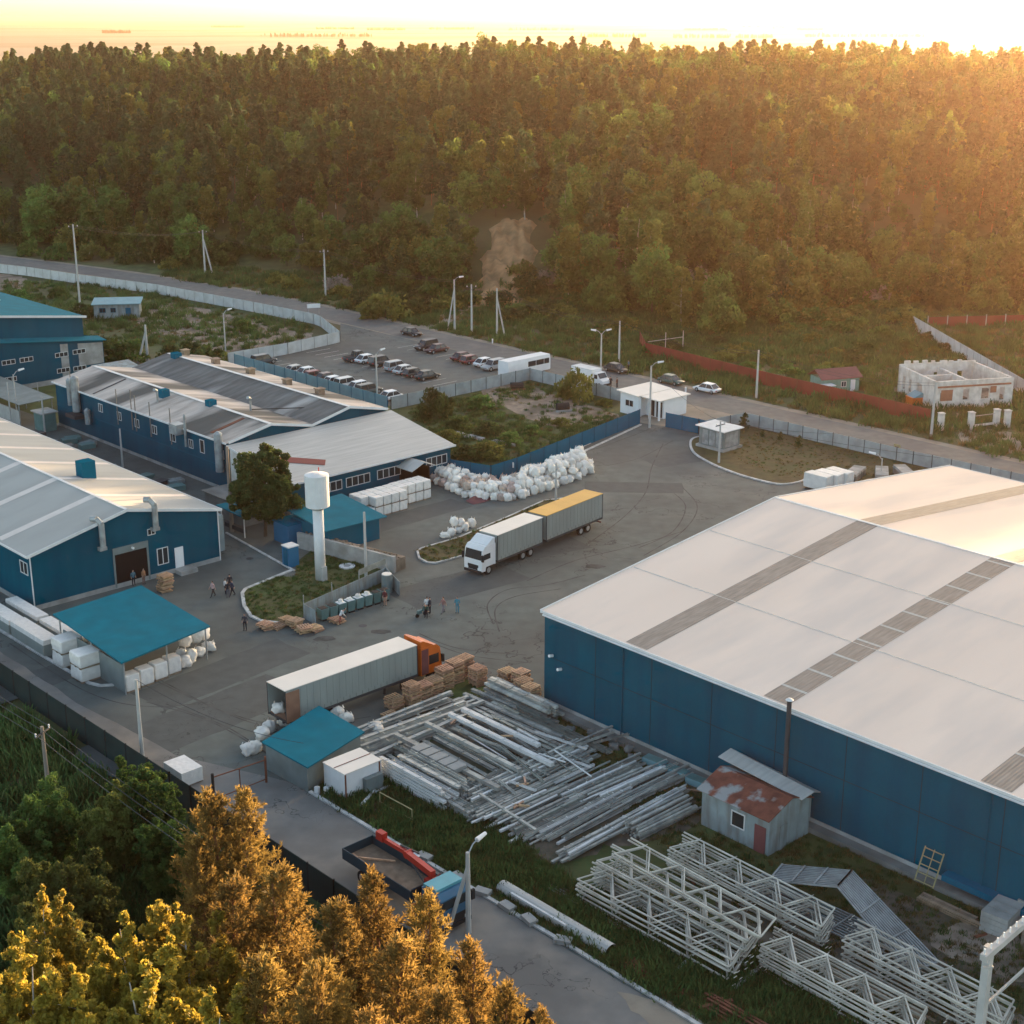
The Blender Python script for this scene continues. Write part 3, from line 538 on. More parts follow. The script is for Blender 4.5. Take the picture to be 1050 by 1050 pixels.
MB().box(0, 0, 0, 6, 16, 2.6).build('body', 'concrete', pb); MB().ext([(-.3, -.3, 2.6), (6.3, -.3, 3.1), (6.3, 16.3, 3.1), (-.3, 16.3, 2.6)], (0, 0, .1)).build('roof', 'lean_roof', pb)
# --- small blue hut on the rubble
hx, hy, _ = G(97, 327); ht = thing('watch_hut', 'small blue hut with light blue flat roof on the waste ground', 'hut', (hx, hy, 0), R(8))
MB().box(0, 0, 0, 8.5, 4.5, 2.7).build('wall', 'shed_wall', ht); MB().ext([(-.4, -.5, 2.7), (8.9, -.5, 2.7), (8.9, 5, 3.1), (-.4, 5, 3.1)], (0, 0, .15)).build('roof', 'fence_light', ht)
doorp(ht, 6.4, 0, 1.0, 2.0, '-y', 'fence_blue'); window(ht, (1.6, 0, 1.6), 1.2, .9, '-y', 2, frame='fence_blue'); window(ht, (3.6, 0, 1.6), 1.0, .9, '-y', 2, frame='fence_blue')
# --- open canopy in front of the left hall
cn = T('storage_canopy', 'large teal flat roof canopy on posts in front of the left hall gate', 'canopy', 55.9, 108.3)
MB().ext([(0, 0, 3.1), (9.9, 1.9, 3.1), (10.1, 14.3, 3.5), (.5, 13.2, 3.5)], (0, 0, .14)).build('roof', 'teal_roof_y', cn)
for x, yy in ((.4, .4), (5, 1.2), (9.5, 2.1), (.7, 6.6), (9.7, 8), (.9, 12.8), (9.8, 13.8)): MB().cyl((x, yy, 0), (x, yy, 3.12), .07, n=6).build('post', 'galv', cn)
MB().box(.5, .8, 0, .6, 11.5, 2.6).build('side_sheet', 'grey_sheet', cn)
# --- teal roofed lock-up by the lane
sh = T('lane_shed', 'grey metal shed with bright teal flat roof beside the lane', 'shed', 57.6, 84.2)
MB().ext([(0, -.1, 0), (6.2, 1.5, 0), (6.3, 7.0, 0), (-.2, 5.0, 0)], (0, 0, 2.2)).build('wall', 'grey_sheet', sh)
MB().ext([(-.4, 5.2, 2.25), (-.25, -.55, 2.22), (6.45, 1.25, 2.22), (6.55, 7.35, 2.3)], (0, 0, .12)).build('roof', 'teal_roof', sh)
ct = T('container', 'white rusty storage container next to the teal roofed shed', 'container', 58.9, 81.2)
MB().box(0, 0, 0, 3.4, 2.6, 2.1).build('body', 'white', ct); MB().box(-.05, -.05, 2.1, 3.45, 2.65, 2.17).build('roof', 'tarp_roof', ct)
for x in (.02, 3.2): MB().box(x - .03, -.05, 0, x + .09, 0, 2.09).build('corner_post', 'rust', ct)
MB().box(1.6, -.5, 0, 3.2, -.06, 1.3).build('side_crate', 'grey_sheet', ct); MB().beam((0, 1.3, 2.19), (3.4, 1.3, 2.19), .06, .03).build('roof_seam', 'rust', ct)
# --- tin shed at the warehouse
ts = T('tin_shed', 'grey tin shed with patchy rusty red roof and white window beside the warehouse', 'shed', 75.4, 55.0)
MB().add([(0, 0, 0), (4.6, 0, 0), (4.6, 0, 2.9), (2.3, 0, 3.7), (0, 0, 2.9)], [(0, 1, 2, 3, 4)]).add([(0, 6, 0), (4.6, 6, 0), (4.6, 6, 2.9), (2.3, 6, 3.7), (0, 6, 2.9)], [(4, 3, 2, 1, 0)]).add([(0, 0, 0), (0, 6, 0), (0, 6, 2.9), (0, 0, 2.9)], [(3, 2, 1, 0)]).add([(4.6, 0, 0), (4.6, 6, 0), (4.6, 6, 2.9), (4.6, 0, 2.9)], [(0, 1, 2, 3)]).build('wall', 'shed_wall', ts)
MB().ext([(-.3, -.15, 2.82), (2.3, -.15, 3.72), (2.3, 6.3, 3.72), (-.3, 6.3, 2.82)], (0, 0, .06)).ext([(2.3, -.15, 3.72), (4.8, -.15, 2.84), (4.8, 6.3, 2.84), (2.3, 6.3, 3.72)], (0, 0, .06)).build('roof', 'rust_roof', ts)
window(ts, (0, 2.7, 1.75), 1.2, 1.2, '-x', 1); doorp(ts, 0, .75, .95, 2.1, '-x', 'maroon'); doorp(ts, 1.6, 0, .8, 1.9, '-y', 'shed_wall')
bh = T('chimney_lean_to', 'pale teal ridged roof lean-to behind the tin shed under the chimney', 'lean-to', 78.6, 55.6)
MB().ext([(1.2, -1.0, 3.5), (2.9, -.6, 2.7), (2.9, 6.5, 3.0), (1.2, 6.5, 4.1)], (0, 0, .06)).ext([(-.2, -1.0, 3.4), (1.2, -1.0, 3.5), (1.2, 6.5, 4.1), (-.2, 6.5, 3.9)], (0, 0, .06)).build('roof', 'lean_roof', bh); MB().box(1.4, 0, 0, 2.6, 6, 2.6).build('wall', 'shed_wall', bh)
ch = T('chimney_pipe', 'tall thin brown steel chimney rising in front of the blue warehouse wall', 'chimney', 80.0, 57.3)
MB().cyl((0, 0, 3.4), (0, 0, 9.6), .17, n=10).build('flue', 'metal_dark', ch); MB().cyl((0, 0, 9.6), (0, 0, 9.75), .3, .1, n=10).build('cap', 'white_trim', ch)
# --- gatehouse and kiosk
gh = T('gatehouse', 'white single storey gatehouse at the road fence with glazed turnstile doors', 'gatehouse', 158.4, 139.6)
MB().box(0, 3.4, 0, 6.6, 7.0, 3.0).box(1.6, 0, 0, 6.6, 3.395, 2.8).build('wall', 'white', gh)
MB().ext([(-.5, 3.2, 3.02), (7.0, 3.2, 3.02), (7.0, 7.4, 3.3), (-.5, 7.4, 3.3)], (0, 0, .12)).ext([(.2, -.4, 2.82), (7.0, -.4, 2.82), (7.0, 3.19, 2.95), (.2, 3.19, 2.95)], (0, 0, .12)).build('roof', 'tarp_roof', gh)
for yy in (.8, 2.3): doorp(gh, 1.6, yy, 1.1, 2.3, '-x', 'glass', .1, 'glass_door')
window(gh, (0, 5.2, 1.7), 1.6, 1.0, '-x', 2)
for x, yy in ((.3, -.3), (.3, 1.5), (.3, 3.3)): MB().box(x - .12, yy - .12, 0, x + .12, yy + .12, 2.82).build('pillar', 'white', gh)
ks = T('transformer_kiosk', 'grey metal transformer kiosk with white flat roof on the corner verge', 'kiosk', 152.5, 122.4, .1)
MB().box(0, 0, .35, 3.4, 4.2, 2.7).build('body', 'grey_sheet', ks); MB().ext([(-.4, -.4, 2.7), (3.8, -.4, 2.7), (3.8, 4.6, 2.85), (-.4, 4.6, 2.85)], (0, 0, .12)).build('roof', 'white_trim', ks)
MB().box(-.3, -.3, 0, 3.7, 4.5, .34).build('base', 'concrete', ks)
for yy in (.75, 1.9, 3.1): doorp(ks, 0, yy, 1.0, 2.0, '-x', 'galv', .5)
doorp(ks, 1.7, 0, 2.6, 1.9, '-y', 'galv', .5)
# --- unfinished white brick house
A0 = Vector(G(957, 421)); A1 = Vector(G(1037, 416)); dirx = (A1 - A0); ln_ = dirx.length; hs = thing('unfinished_house', 'roofless unfinished white brick house with open window holes', 'house', (A0.x, A0.y, 0), atan2(dirx.y, dirx.x))
LW, LD, H = ln_, 11.5, 4.3
def pier_wall(name, p, q, H, holes, th=.4, mat='brick_white'):
    mb = MB(); p, q = Vector(p), Vector(q); d = (q - p); L = d.length; d.normalize(); nrm = Vector((-d.y, d.x, 0)) * th
    def seg(u0, u1, z0, z1): a, b = p + d * u0, p + d * u1; mb.ext([(a.x, a.y, z0), (b.x, b.y, z0), (b.x, b.y, z1), (a.x, a.y, z1)], nrm)
    u = 0
    for h0, h1, hz0, hz1 in holes:
        seg(u, h0, 0, H); seg(h0, h1, 0, hz0); seg(h0, h1, hz1, H); u = h1
    seg(u, L, 0, H); return mb.build(name, mat, hs)
pier_wall('front_wall', (0, 0, 0), (LW, 0, 0), H, ((.9, 2.1, 1.3, 2.6), (4.6, 5.6, 1.3, 3.0), (7.6, 9.0, 1.3, 3.0), (10.6, 11.4, 1.0, 3.0) if LW > 12 else (LW - 1.6, LW - .8, 1, 3.0)))
pier_wall('side_wall', (0, LD, 0), (0, .01, 0), H, ((1.5, 2.3, 1, 3), (3.5, 4.3, 1, 3), (6, 7.6, 1.2, 3)))
pier_wall('side_wall', (LW, .01, 0), (LW, LD, 0), H, ((3, 4, 1, 3),)); pier_wall('rear_wall', (LW, LD, 0), (0, LD, 0), H + .2, ((2, 3, 1, 3), (6, 7, 1, 3)))
pier_wall('inner_wall', (LW * .52, .5, 0), (LW * .52, LD - .5, 0), H - .5, ((3, 4.5, 0, 2.2),)); pier_wall('inner_wall', (.5, LD * .55, 0), (LW * .5, LD * .55, 0), H - .6, ((3, 4, 0, 2.2),))
MB().box(.2, .2, 1.0, LW - .2, LD - .2, 1.25).build('floor_slab', 'rubble', hs); MB().beam((.4, -.03, 3.45), (LW - .4, -.03, 3.45), .06, .28).build('brick_course', 'brick_red', hs)
MB().box(1.0, -.03, 1.35, 2.9, .0, 3.0).build('brick_infill', 'brick_red', hs); MB().box(9.0, -.03, 2.2, 10.0, 0, 3.2).build('brick_infill', 'brick_red', hs)
for i in range(7): x = .8 + i * 1.5; MB().box(x, LD - .4, H + .203, x + random.uniform(.5, 1.2), LD - .02, H + random.uniform(.35, .7)).build('parapet_block', 'brick_white', hs)
x, y_, _ = G(940, 414); cb = thing('tarped_heap', 'orange board box half covered by a blue tarp beside the unfinished house', 'box', (x, y_, 0), .3)
MB().box(-1.5, -1, 0, 1.5, 1, 1.2).build('box', 'orange_paint', cb); MB().ext([(-1.2, -1.1, 1.2), (1.0, -1.1, 1.2), (.2, -1.1, 1.9)], (0, 2.2, 0)).build('tarp', 'fence_light', cb)
# --- green hut with maroon roof
a0 = Vector(G(842, 404)); gn = thing('garden_house', 'small green house with maroon roof behind the red fence', 'house', (a0.x, a0.y, 0), TH - R(25))
MB().box(0, 0, 0, 6.5, 3.6, 2.3).build('wall', 'green_paint', gn); MB().ext([(-.3, -.4, 2.2), (6.9, -.4, 2.2), (6.9, 1.9, 3.4), (-.3, 1.9, 3.4)], (0, 0, .08)).ext([(-.3, 1.9, 3.4), (6.9, 1.9, 3.4), (6.9, 4.1, 2.2), (-.3, 4.1, 2.2)], (0, 0, .08)).build('roof', 'maroon', gn)
window(gn, (3.8, 0, 1.3), .9, .9, '-y', 2); doorp(gn, 5.4, 0, .8, 1.9, '-y', 'white'); MB().box(-.6, -1.6, 1.5, 1.6, -.1, 1.6).build('awning', 'white', gn)
# --- teal roofed store by the water tower, wall, shelter
st = T('tool_store', 'blue store with sloping teal roof beside the water tower', 'store', 90.4, 126.0)
MB().box(0, 0, 0, 7.0, 6.6, 2.6).build('wall', 'blue_light', st); MB().ext([(-.6, -.5, 2.65), (7.4, -.9, 2.65), (7.6, 7.6, 3.3), (-.4, 7.0, 3.3)], (0, 0, .12)).build('roof', 'teal_roof', st)
bw = T('rubble_wall', 'low grey wall with rough stony top running past the water tower', 'wall', 89.6, 130.2, 0, -R(6))
p0, p1 = Vector(G(305, 562)), Vector(G(404, 588)); yaw = atan2((p1 - p0).y, (p1 - p0).x); L = (p1 - p0).length
bw.location = p0; bw.rotation_euler.z = yaw
MB().box(0, 0, 0, L, .35, 1.8).build('wall', 'concrete', bw); mb = MB()
for i in range(150): x = random.uniform(0, L); yy = random.uniform(.3, 1.7); s = random.uniform(.12, .3); z = 1.6 if yy < .4 else 1.25; mb.box(x, yy, z, x + s, yy + s, z + s)
mb.box(0, .36, 0, L, 1.9, 1.35); mb.build('rubble_top', 'rubble', bw)
bs = T('smoking_shelter', 'small open shelter with teal roof beside the big yard tree', 'shelter', 86.6, 136.4)
MB().ext([(-.4, -.4, 2.5), (3.2, -.4, 2.5), (3.2, 5, 2.7), (-.4, 5, 2.7)], (0, 0, .1)).build('roof', 'teal_roof', bs)
for x, yy in ((0, 0), (2.8, 0), (0, 4.6), (2.8, 4.6)): MB().cyl((x, yy, 0), (x, yy, 2.5), .07, n=6).build('post', 'white_trim', bs)
MB().box(.1, .4, .4, .5, 4.2, .9).build('bench', 'metal_dark', bs)
sbx = T('steps_house', 'dark covered entrance with rough walls between the two blue halls', 'annex', 88.6, 139.6)
MB().box(0, 0, 0, 5.8, 8, 2.5).build('wall', 'concrete_dark', sbx); MB().box(-.3, -.3, 2.5, 6, 8.3, 2.62).build('roof', 'concrete_dark', sbx)
tl = T('portable_toilet', 'blue portable toilet with white roof on the kerb by the lawn', 'portable toilet', 84.6, 125.0)
MB().box(0, 0, 0, 1.25, 1.25, 2.2).build('body', 'blue_plastic', tl); MB().box(-.06, -.06, 2.2, 1.31, 1.31, 2.32).build('roof', 'white_trim', tl); doorp(tl, 0, .62, .75, 1.9, '-x', 'fence_blue', .1, d=.03)
bb = T('blue_cabin', 'blue box cabin between yard tree and rubble wall', 'cabin', 88.6, 130.8); MB().box(0, 0, 0, 2.6, 2.8, 2.3).build('body', 'blue_plastic', bb); MB().box(-.1, -.1, 2.3, 2.7, 2.9, 2.4).build('roof', 'fence_blue', bb)
wt = T('water_tower', 'white water tower, a fat drum on a slim round column', 'water tower', *Y(329, 594.5))
MB().cyl((0, 0, 0), (0, 0, 7.7), .55, n=20).build('column', 'white_trim', wt, True); MB().cyl((0, 0, 7.6), (0, 0, 8.0), .55, 1.22, n=24, caps=False).cyl((0, 0, 8.0), (0, 0, 11.3), 1.22, n=24).cyl((0, 0, 11.3), (0, 0, 11.5), 1.22, .3, n=24).build('tank', 'white_trim', wt)
MB().box(-.3, -.75, 0, .3, -.5, 1.6).build('hatch', 'lean_roof', wt); MB().cyl((.5, .3, 11.5), (.5, .3, 11.9), .05, n=6).build('valve', 'red_paint', wt)
mh = T('manhole', 'round white concrete manhole cover on the lawn', 'manhole', *Y(356, 582), .1); MB().cyl((0, 0, 0), (0, 0, .12), .85, n=24).build('ring', 'white_trim', mh); MB().cyl((0, 0, .12), (0, 0, .15), .35, n=16).build('lid', 'concrete', mh)
# ============================================================ fences
def fence(name, label, line, h, mat, post='metal_dark', step=2.6, panel=.05, pr=.06, proud=.05, top=None, z0=0.0, cat='fence', concrete=False):
    p0 = line[0]; root = thing(name, label, cat, (p0[0], p0[1], 0), 0); mp, n = MB(), 0
    for a, b in zip(line[:-1], line[1:]):
        a, b = Vector((a[0] - p0[0], a[1] - p0[1], 0)), Vector((b[0] - p0[0], b[1] - p0[1], 0)); d = b - a; L = d.length; d.normalize(); k = max(1, round(L / step))
        nr = Vector((-d.y, d.x, 0)) * panel / 2
        za, zb = ground_z(a.x + p0[0], a.y + p0[1]) + z0, ground_z(b.x + p0[0], b.y + p0[1]) + z0
        mp.ext([a - nr + Vector((0, 0, za - .2)), b - nr + Vector((0, 0, zb - .2)), b - nr + Vector((0, 0, zb + h)), a - nr + Vector((0, 0, za + h))], nr * 2)
        for i in range(k + 1):
            q = a + d * L * i / k; zq = za + (zb - za) * i / k
            if n < 99: MB().box(q.x - pr, q.y - pr, zq, q.x + pr, q.y + pr, zq + h + proud).build('post', post, root); n += 1
    mp.build('panel', mat, root); return root
fence('dark_fence', 'dark green profiled fence along the outer edge of the lane', A((49.3, 260), (49.3, 112), (49.5, 90), (49.6, 70), (49.6, 50), (49.4, 12)), 2.3, 'fence_dark', 'black', 3.0)
fence('blue_fence', 'blue sheet fence behind the long pile of white bags', A((119.2, 139.2), (121, 133.6), (125.8, 134.0), (155.6, 140.2)), 2.1, 'fence_blue', 'blue_wall', 3)
fence('blue_fence', 'short blue sheet fence between gatehouse and transformer kiosk', A((156.9, 136.4), (157.6, 131), (157.4, 127.5)), 2.1, 'fence_blue', 'blue_wall', 3)
fence('concrete_fence', 'long white concrete panel fence following the road bend on the waste ground', A((140, 370), (148.6, 330), (151.4, 321.7), (154.6, 305), (160.6, 281), (163.8, 250), (165.2, 232), (164.6, 229), (158.6, 215), (146, 213), (134, 213)), 2.0, 'fence_white', 'concrete', 3.0)
fence('sheet_fence', 'light blue sheet fence behind the old hall hiding the nearest parked cars', A((134.6, 212), (134.6, 171.3)), 1.9, 'fence_light', 'fence_blue', 3.0)
fence('concrete_fence', 'grey concrete fence with dark posts between car park and wasteland', A((134.8, 170.7), (163.1, 170.7), (163.3, 150.3)), 1.9, 'fence_grey', 'metal_dark', 3.0)
fence('mesh_fence', 'pale blue-grey fence with dark posts along the road right of the kiosk', A((157.5, 130.8), (166, 129.5), (166, 102), (167, 86), (167, 50)), 1.8, 'fence_grey', 'metal_dark', 2.6)
fence('red_fence', 'long dark red sheet fence in the meadow beyond the road', A((197, 178), (190.5, 170.7), (187.4, 139.5), (186.8, 127), (185.8, 112)), 2.1, 'fence_red', 'rust', 3)
fence('field_fence', 'white concrete panel fence running uphill behind the unfinished house', [G(*p)[:2] for p in ((936, 337), (1050, 405), (1120, 446))], 2.3, 'fence_white', 'concrete', 3)
fence('field_fence', 'brown fence with thin rails across the far end of the field', [G(*p)[:2] for p in ((951, 335.5), (1050, 333), (1150, 331))], 1.9, 'fence_red', 'pole', 4, pr=.08, proud=.25)
for p, q, lab in (((964, 441), (968, 441), 'white gate pillar at the end of the red fence'), ((995, 440), (1000, 440), 'white gate pillar left of the low rail before the unfinished house'), ((1021, 437), (1026, 437), 'white gate pillar right of the low rail before the unfinished house'), ((1032, 438), (1037, 438), 'white gate pillar nearest the picture edge by the unfinished house')):
    x, y_, _ = G(*p); MB2 = MB().box(-.35, -.35, 0, .35, .35, 2.4).box(-.42, -.42, 2.4, .42, .42, 2.5); tag(MB2.build('gate_pillar', 'brick_white', loc=(x, y_, 0), rz=.3), lab, 'pillar')
gr = thing('low_rail', 'low white rail between two gate pillars of the unfinished house', 'rail', G(999, 440), 0); q = Vector(G(1022, 437)) - Vector(G(999, 440))
MB().beam((0, 0, .5), (q.x, q.y, .5), .12, .3).build('lower_rail', 'brick_white', gr); MB().beam((0, 0, 1.9), (q.x, q.y, 1.9), .08, .08).build('upper_rail', 'pole', gr)
rl = thing('roof_frame', 'thin metal frame standing on the near end of the red fence', 'frame', G(664, 364), 0); q = Vector(G(700, 360)) - Vector(G(664, 364))
MB().beam((0, 0, 2.3), (q.x, q.y, 2.5), .08, .08).build('rail', 'pole', rl)
for k in (.5, 1): MB().cyl((q.x * k, q.y * k, 0), (q.x * k, q.y * k, 3.6), .07, n=5).build('post', 'pole', rl)
for px, py, w_, lab in ((738, 378, 4.5, 'pale board heap behind the middle of the red fence'), (790, 387, 5, 'pale board heap behind the red fence near the roadside pole')):
    o = thing('board_heap', lab, 'heap', G(px, py), TH - R(80)); mb = MB()
    for i in range(9): mb.beam((-w_ / 2 + random.uniform(-.4, .4), -1.4 + i * .3, .2 + .1 * (i % 4)), (w_ / 2 + random.uniform(-.4, .4), -1.3 + i * .3, .3 + .09 * (i % 3)), .28, .05)
    mb.build('board', 'concrete', o)
# lane gate
gt = T('mesh_gate', 'rusty open-mesh gate closing the lane beside the dark fence', 'gate', 51.6, 87.5)
for (p, q) in (((0, 0, 0), (.0, 0, 2.4)),): MB().cyl(p, q, .11, n=6).build('post', 'black', gt)
MB().cyl((4.6, .0, 0), (4.6, 0, 2.2), .09, n=6).build('post', 'rust', gt); mb = MB().beam((0, 0, 2.1), (4.6, 0, 1.9), .07, .07).beam((0, 0, .3), (4.6, 0, .3), .06, .06).beam((2.3, 0, .3), (2.3, 0, 2.0), .06, .06)
mb.build('gate_frame', 'rust', gt)
# ============================================================ poles and lamps
POLE = {}
def pole(base, top, label, r=.13, arm=None, brace=None, lamp=None, mat='pole', nm='utility_pole', cat='pole', h=None, zb=None):
    x, y_, _ = G(*base); z = ground_z(x, y_) if zb is None else zb
    if h is None:                         # height from the survey
        lo, hi = 0, 40
        for _ in range(40):
            m = (lo + hi) / 2; Zc = m - CH; d = y_ * cos(PITCH) - Zc * sin(PITCH); u = y_ * sin(PITCH) + Zc * cos(PITCH)
            if 525 - F * u / d > top: lo = m
            else: hi = m
        h = lo
    o = thing(nm, label, cat, (x, y_, z), 0); h -= z
    MB().cyl((0, 0, -.3), (0, 0, h), r * 1.25, r * .8, n=8).build('shaft', mat, o)
    if brace: MB().cyl((brace[0], brace[1], -.3), (0, 0, h * .82), r, r * .8, n=6).build('brace', mat, o)
    if arm: ax = Vector((cos(arm), sin(arm), 0)); m2 = MB().beam(ax * -.9 + Vector((0, 0, h - .5)), ax * .9 + Vector((0, 0, h - .5)), .1, .1); m2.build('crossarm', 'metal_dark', o); [MB().cyl(ax * k + Vector((0, 0, h - .45)), ax * k + Vector((0, 0, h - .2)), .06, n=6).build('insulator', 'lamp', o) for k in (-.8, 0, .8)]
    if lamp is not None:
        for l in (lamp if isinstance(lamp, (list, tuple)) else [lamp]):
            ax = Vector((cos(l), sin(l), 0)); MB().tube([(0, 0, h - .2), ax * .5 + Vector((0, 0, h + .35)), ax * 1.0 + Vector((0, 0, h + .5))], .05).build('bracket', 'galv', o); MB().cyl(ax * .9 + Vector((0, 0, h + .46)), ax * 1.75 + Vector((0, 0, h + .56)), .17, .12, n=8).build('lamp_head', 'lamp', o)
    POLE[label] = Vector((x, y_, z + h)); return o
Pm = {}
pole((83, 323), 230, 'tallest concrete pole standing inside the white fence by the small blue hut', .18, arm=.5)
pole((210.5, 281), 236, 'braced concrete pole at the forest foot beyond the road bend', .2, brace=(1.8, -.4), arm=.4)
pole((334, 304.6), 256, 'single concrete pole on the far roadside above the parking entrance', .17, arm=.3)
pole((466.3, 339), 286.6, 'braced concrete pole leftmost of the three before the sand scarp', .17, brace=(-1.4, .5), lamp=0)
pole((483.8, 342.6), 291.7, 'slim concrete pole in the middle before the sand scarp', .17, arm=0.1)
pole((509.7, 345.7), 295.6, 'braced concrete pole rightmost of the three before the sand scarp', .17, brace=(1.5, -.3))
pole((616, 386), 342, 'street lamp with two heads behind the white van', .13, lamp=(0.4, 2.9), nm='street_lamp', cat='street lamp')
pole((634.6, 375), 329, 'concrete pole in the meadow behind the dark saloon', .15)
pole((666, 438.8), 375, 'tall yard lamp in front of the white gatehouse', .14, lamp=0.1, nm='street_lamp', cat='street lamp')
pole((775.5, 408), 359, 'leaning concrete pole between the road and the red fence', .16)
pole((737, 475), 432, 'pole in front of the transformer kiosk carrying cables', .13, arm=TH)
pole((954.7, 447.6), 392, 'concrete pole at the corner of the unfinished house plot', .17)
pole((903, 492), 470, 'small street lamp behind the warehouse ridge', .09, lamp=2.6, nm='street_lamp', cat='street lamp')
pole((387, 415), 363, 'pale lamp post at the corner of the car park fences', .13, lamp=.8, nm='street_lamp', cat='street lamp')
pole((231.5, 362.5), 321, 'street lamp on the rubble ground behind the old hall', .11, lamp=.8, nm='street_lamp', cat='street lamp')
pole((151.7, 372), 333, 'grey pole with a leaning brace behind the old hall roof', .22, brace=(-1.6, -.6))
pole((11.6, 434), 392, 'bare thin pole by the windows of the far left block', .1)
pole((18.5, 433), 384, 'street lamp next to the bare thin pole by the far left block', .1, lamp=.8, nm='street_lamp', cat='street lamp')
pole((46.5, 447), 406, 'bare pole between the left hall roof and the far left block', .12)
pole((126, 479.4), 439.6, 'bare pole in the passage between the two long halls', .12)
pole((375.5, 593), 525, 'slim concrete pole behind the waste bins', .14)
pole((570, 514.4), 474.6, 'pole on the grass strip between white bags and the lorry trailer', .12)
pole((238, 545), 458, 'tall service pole hung with meters at the corner of the old hall', .2, mat='pole_wood')
pole((146.7, 783), 697, 'tall pale concrete pole behind the dark fence by the lane', .15)
pole((51.7, 828), 745, 'wooden power pole with crossarm outside the dark fence', .17, arm=TH + .5, mat='pole_wood')
pole((480.4, 957), 874, 'braced lamp pole beside the blue cab of the crane lorry', .16, brace=(-1.4, .1), lamp=.9, nm='street_lamp', cat='street lamp')
pole((40, 412), 392, 'short thin post rising from the lawn at the far left block', .08)
hp = T('power_line_portal', 'concrete pylon with a long crossarm of insulators in the near corner', 'pylon', 61.4, 31.1)
MB().box(-.2, -.2, -.2, .2, .2, 11.2).build('post', 'pole', hp); MB().beam((-.9, -.2, 11.0), (4.4, -.2, 11.4), .35, .35).build('crossarm', 'pole', hp)
for k in range(9): MB().cyl((-.8 + k * .6, -.2, 11.2 + .04 * k), (-.8 + k * .6, -.2, 11.5 + .04 * k), .05, n=6).build('insulator', 'lamp', hp)
MB().beam((.1, 0, 7.6), (5.0, -1.5, 10.5), .12, .12).build('brace', 'pole', hp)
MB().beam((-.9, -.2, 10.5), (.2, -.2, 10.0), .1, .1).build('bracket', 'pole', hp)
def wire(p, q, sag, label, n=14, r=.022):
    pts = [p.lerp(q, i / n) - Vector((0, 0, sag * 4 * (i / n) * (1 - i / n))) for i in range(n + 1)]
    c = pts[0].copy(); mb = MB().tube([x - c for x in pts], r, 4); return tag(mb.build('overhead_wire', 'wire', loc=c), label, 'wire')
PL = {k: v for k, v in POLE.items()}
def P(s): return next(v for k, v in PL.items() if k.startswith(s))
ls = [P('tallest'), P('braced concrete pole at the forest'), P('single concrete'), P('braced concrete pole leftmost'), P('slim concrete pole in the middle'), P('braced concrete pole rightmost'), P('concrete pole in the meadow'), P('leaning concrete'), P('concrete pole at the corner')]
nms = ['tallest inside pole', 'forest foot pole', 'roadside pole above the parking', 'left scarp pole', 'middle scarp pole', 'right scarp pole', 'meadow pole', 'leaning pole', 'house plot pole']
for i in range(len(ls) - 1):
    for d, t in ((-.8, 'outer'), (.8, 'inner')): wire(ls[i] + Vector((d * .5, d, -.3)), ls[i + 1] + Vector((d * .5, d, -.3)), 1.2, f'{t} black wire from the {nms[i]} to the {nms[i + 1]}')
wp_ = P('wooden power'); tp = P('tall pale')
for k, t in ((-.8, 'near'), (.0, 'middle'), (.8, 'far')):
    ax = Vector((cos(TH + .5), sin(TH + .5), 0)) * k; d = Vector((*wp(1.5, -42), -1.0)); u = Vector((*wp(-.5, 42)[:2], .5)); d = Vector((*wp(1.5, -42)[:2], -1))
    wire(wp_ + ax + Vector((0, 0, -.3)), wp_ + ax + d, .9, f'{t} wire running from the wooden pole towards the pines', r=.03); wire(wp_ + ax + Vector((0, 0, -.3)), wp_ + ax + u, .8, f'{t} wire leaving the wooden pole away from the pines', r=.03)
wire(tp, Vector(wp(58, 85, 3.6)), .8, 'cable from the tall pale pole to the teal roofed shed'); wire(P('tall yard lamp'), P('pole in front'), .9, 'cable between the yard lamp and the kiosk pole')
for b, lab in ((128, 'cable from the kiosk pole down to the far end of the verge fence'), (112, 'second cable from the kiosk pole over the verge saplings')): wire(P('pole in front'), Vector(wp(165.8, b - 14, 1.8)), .3, lab)
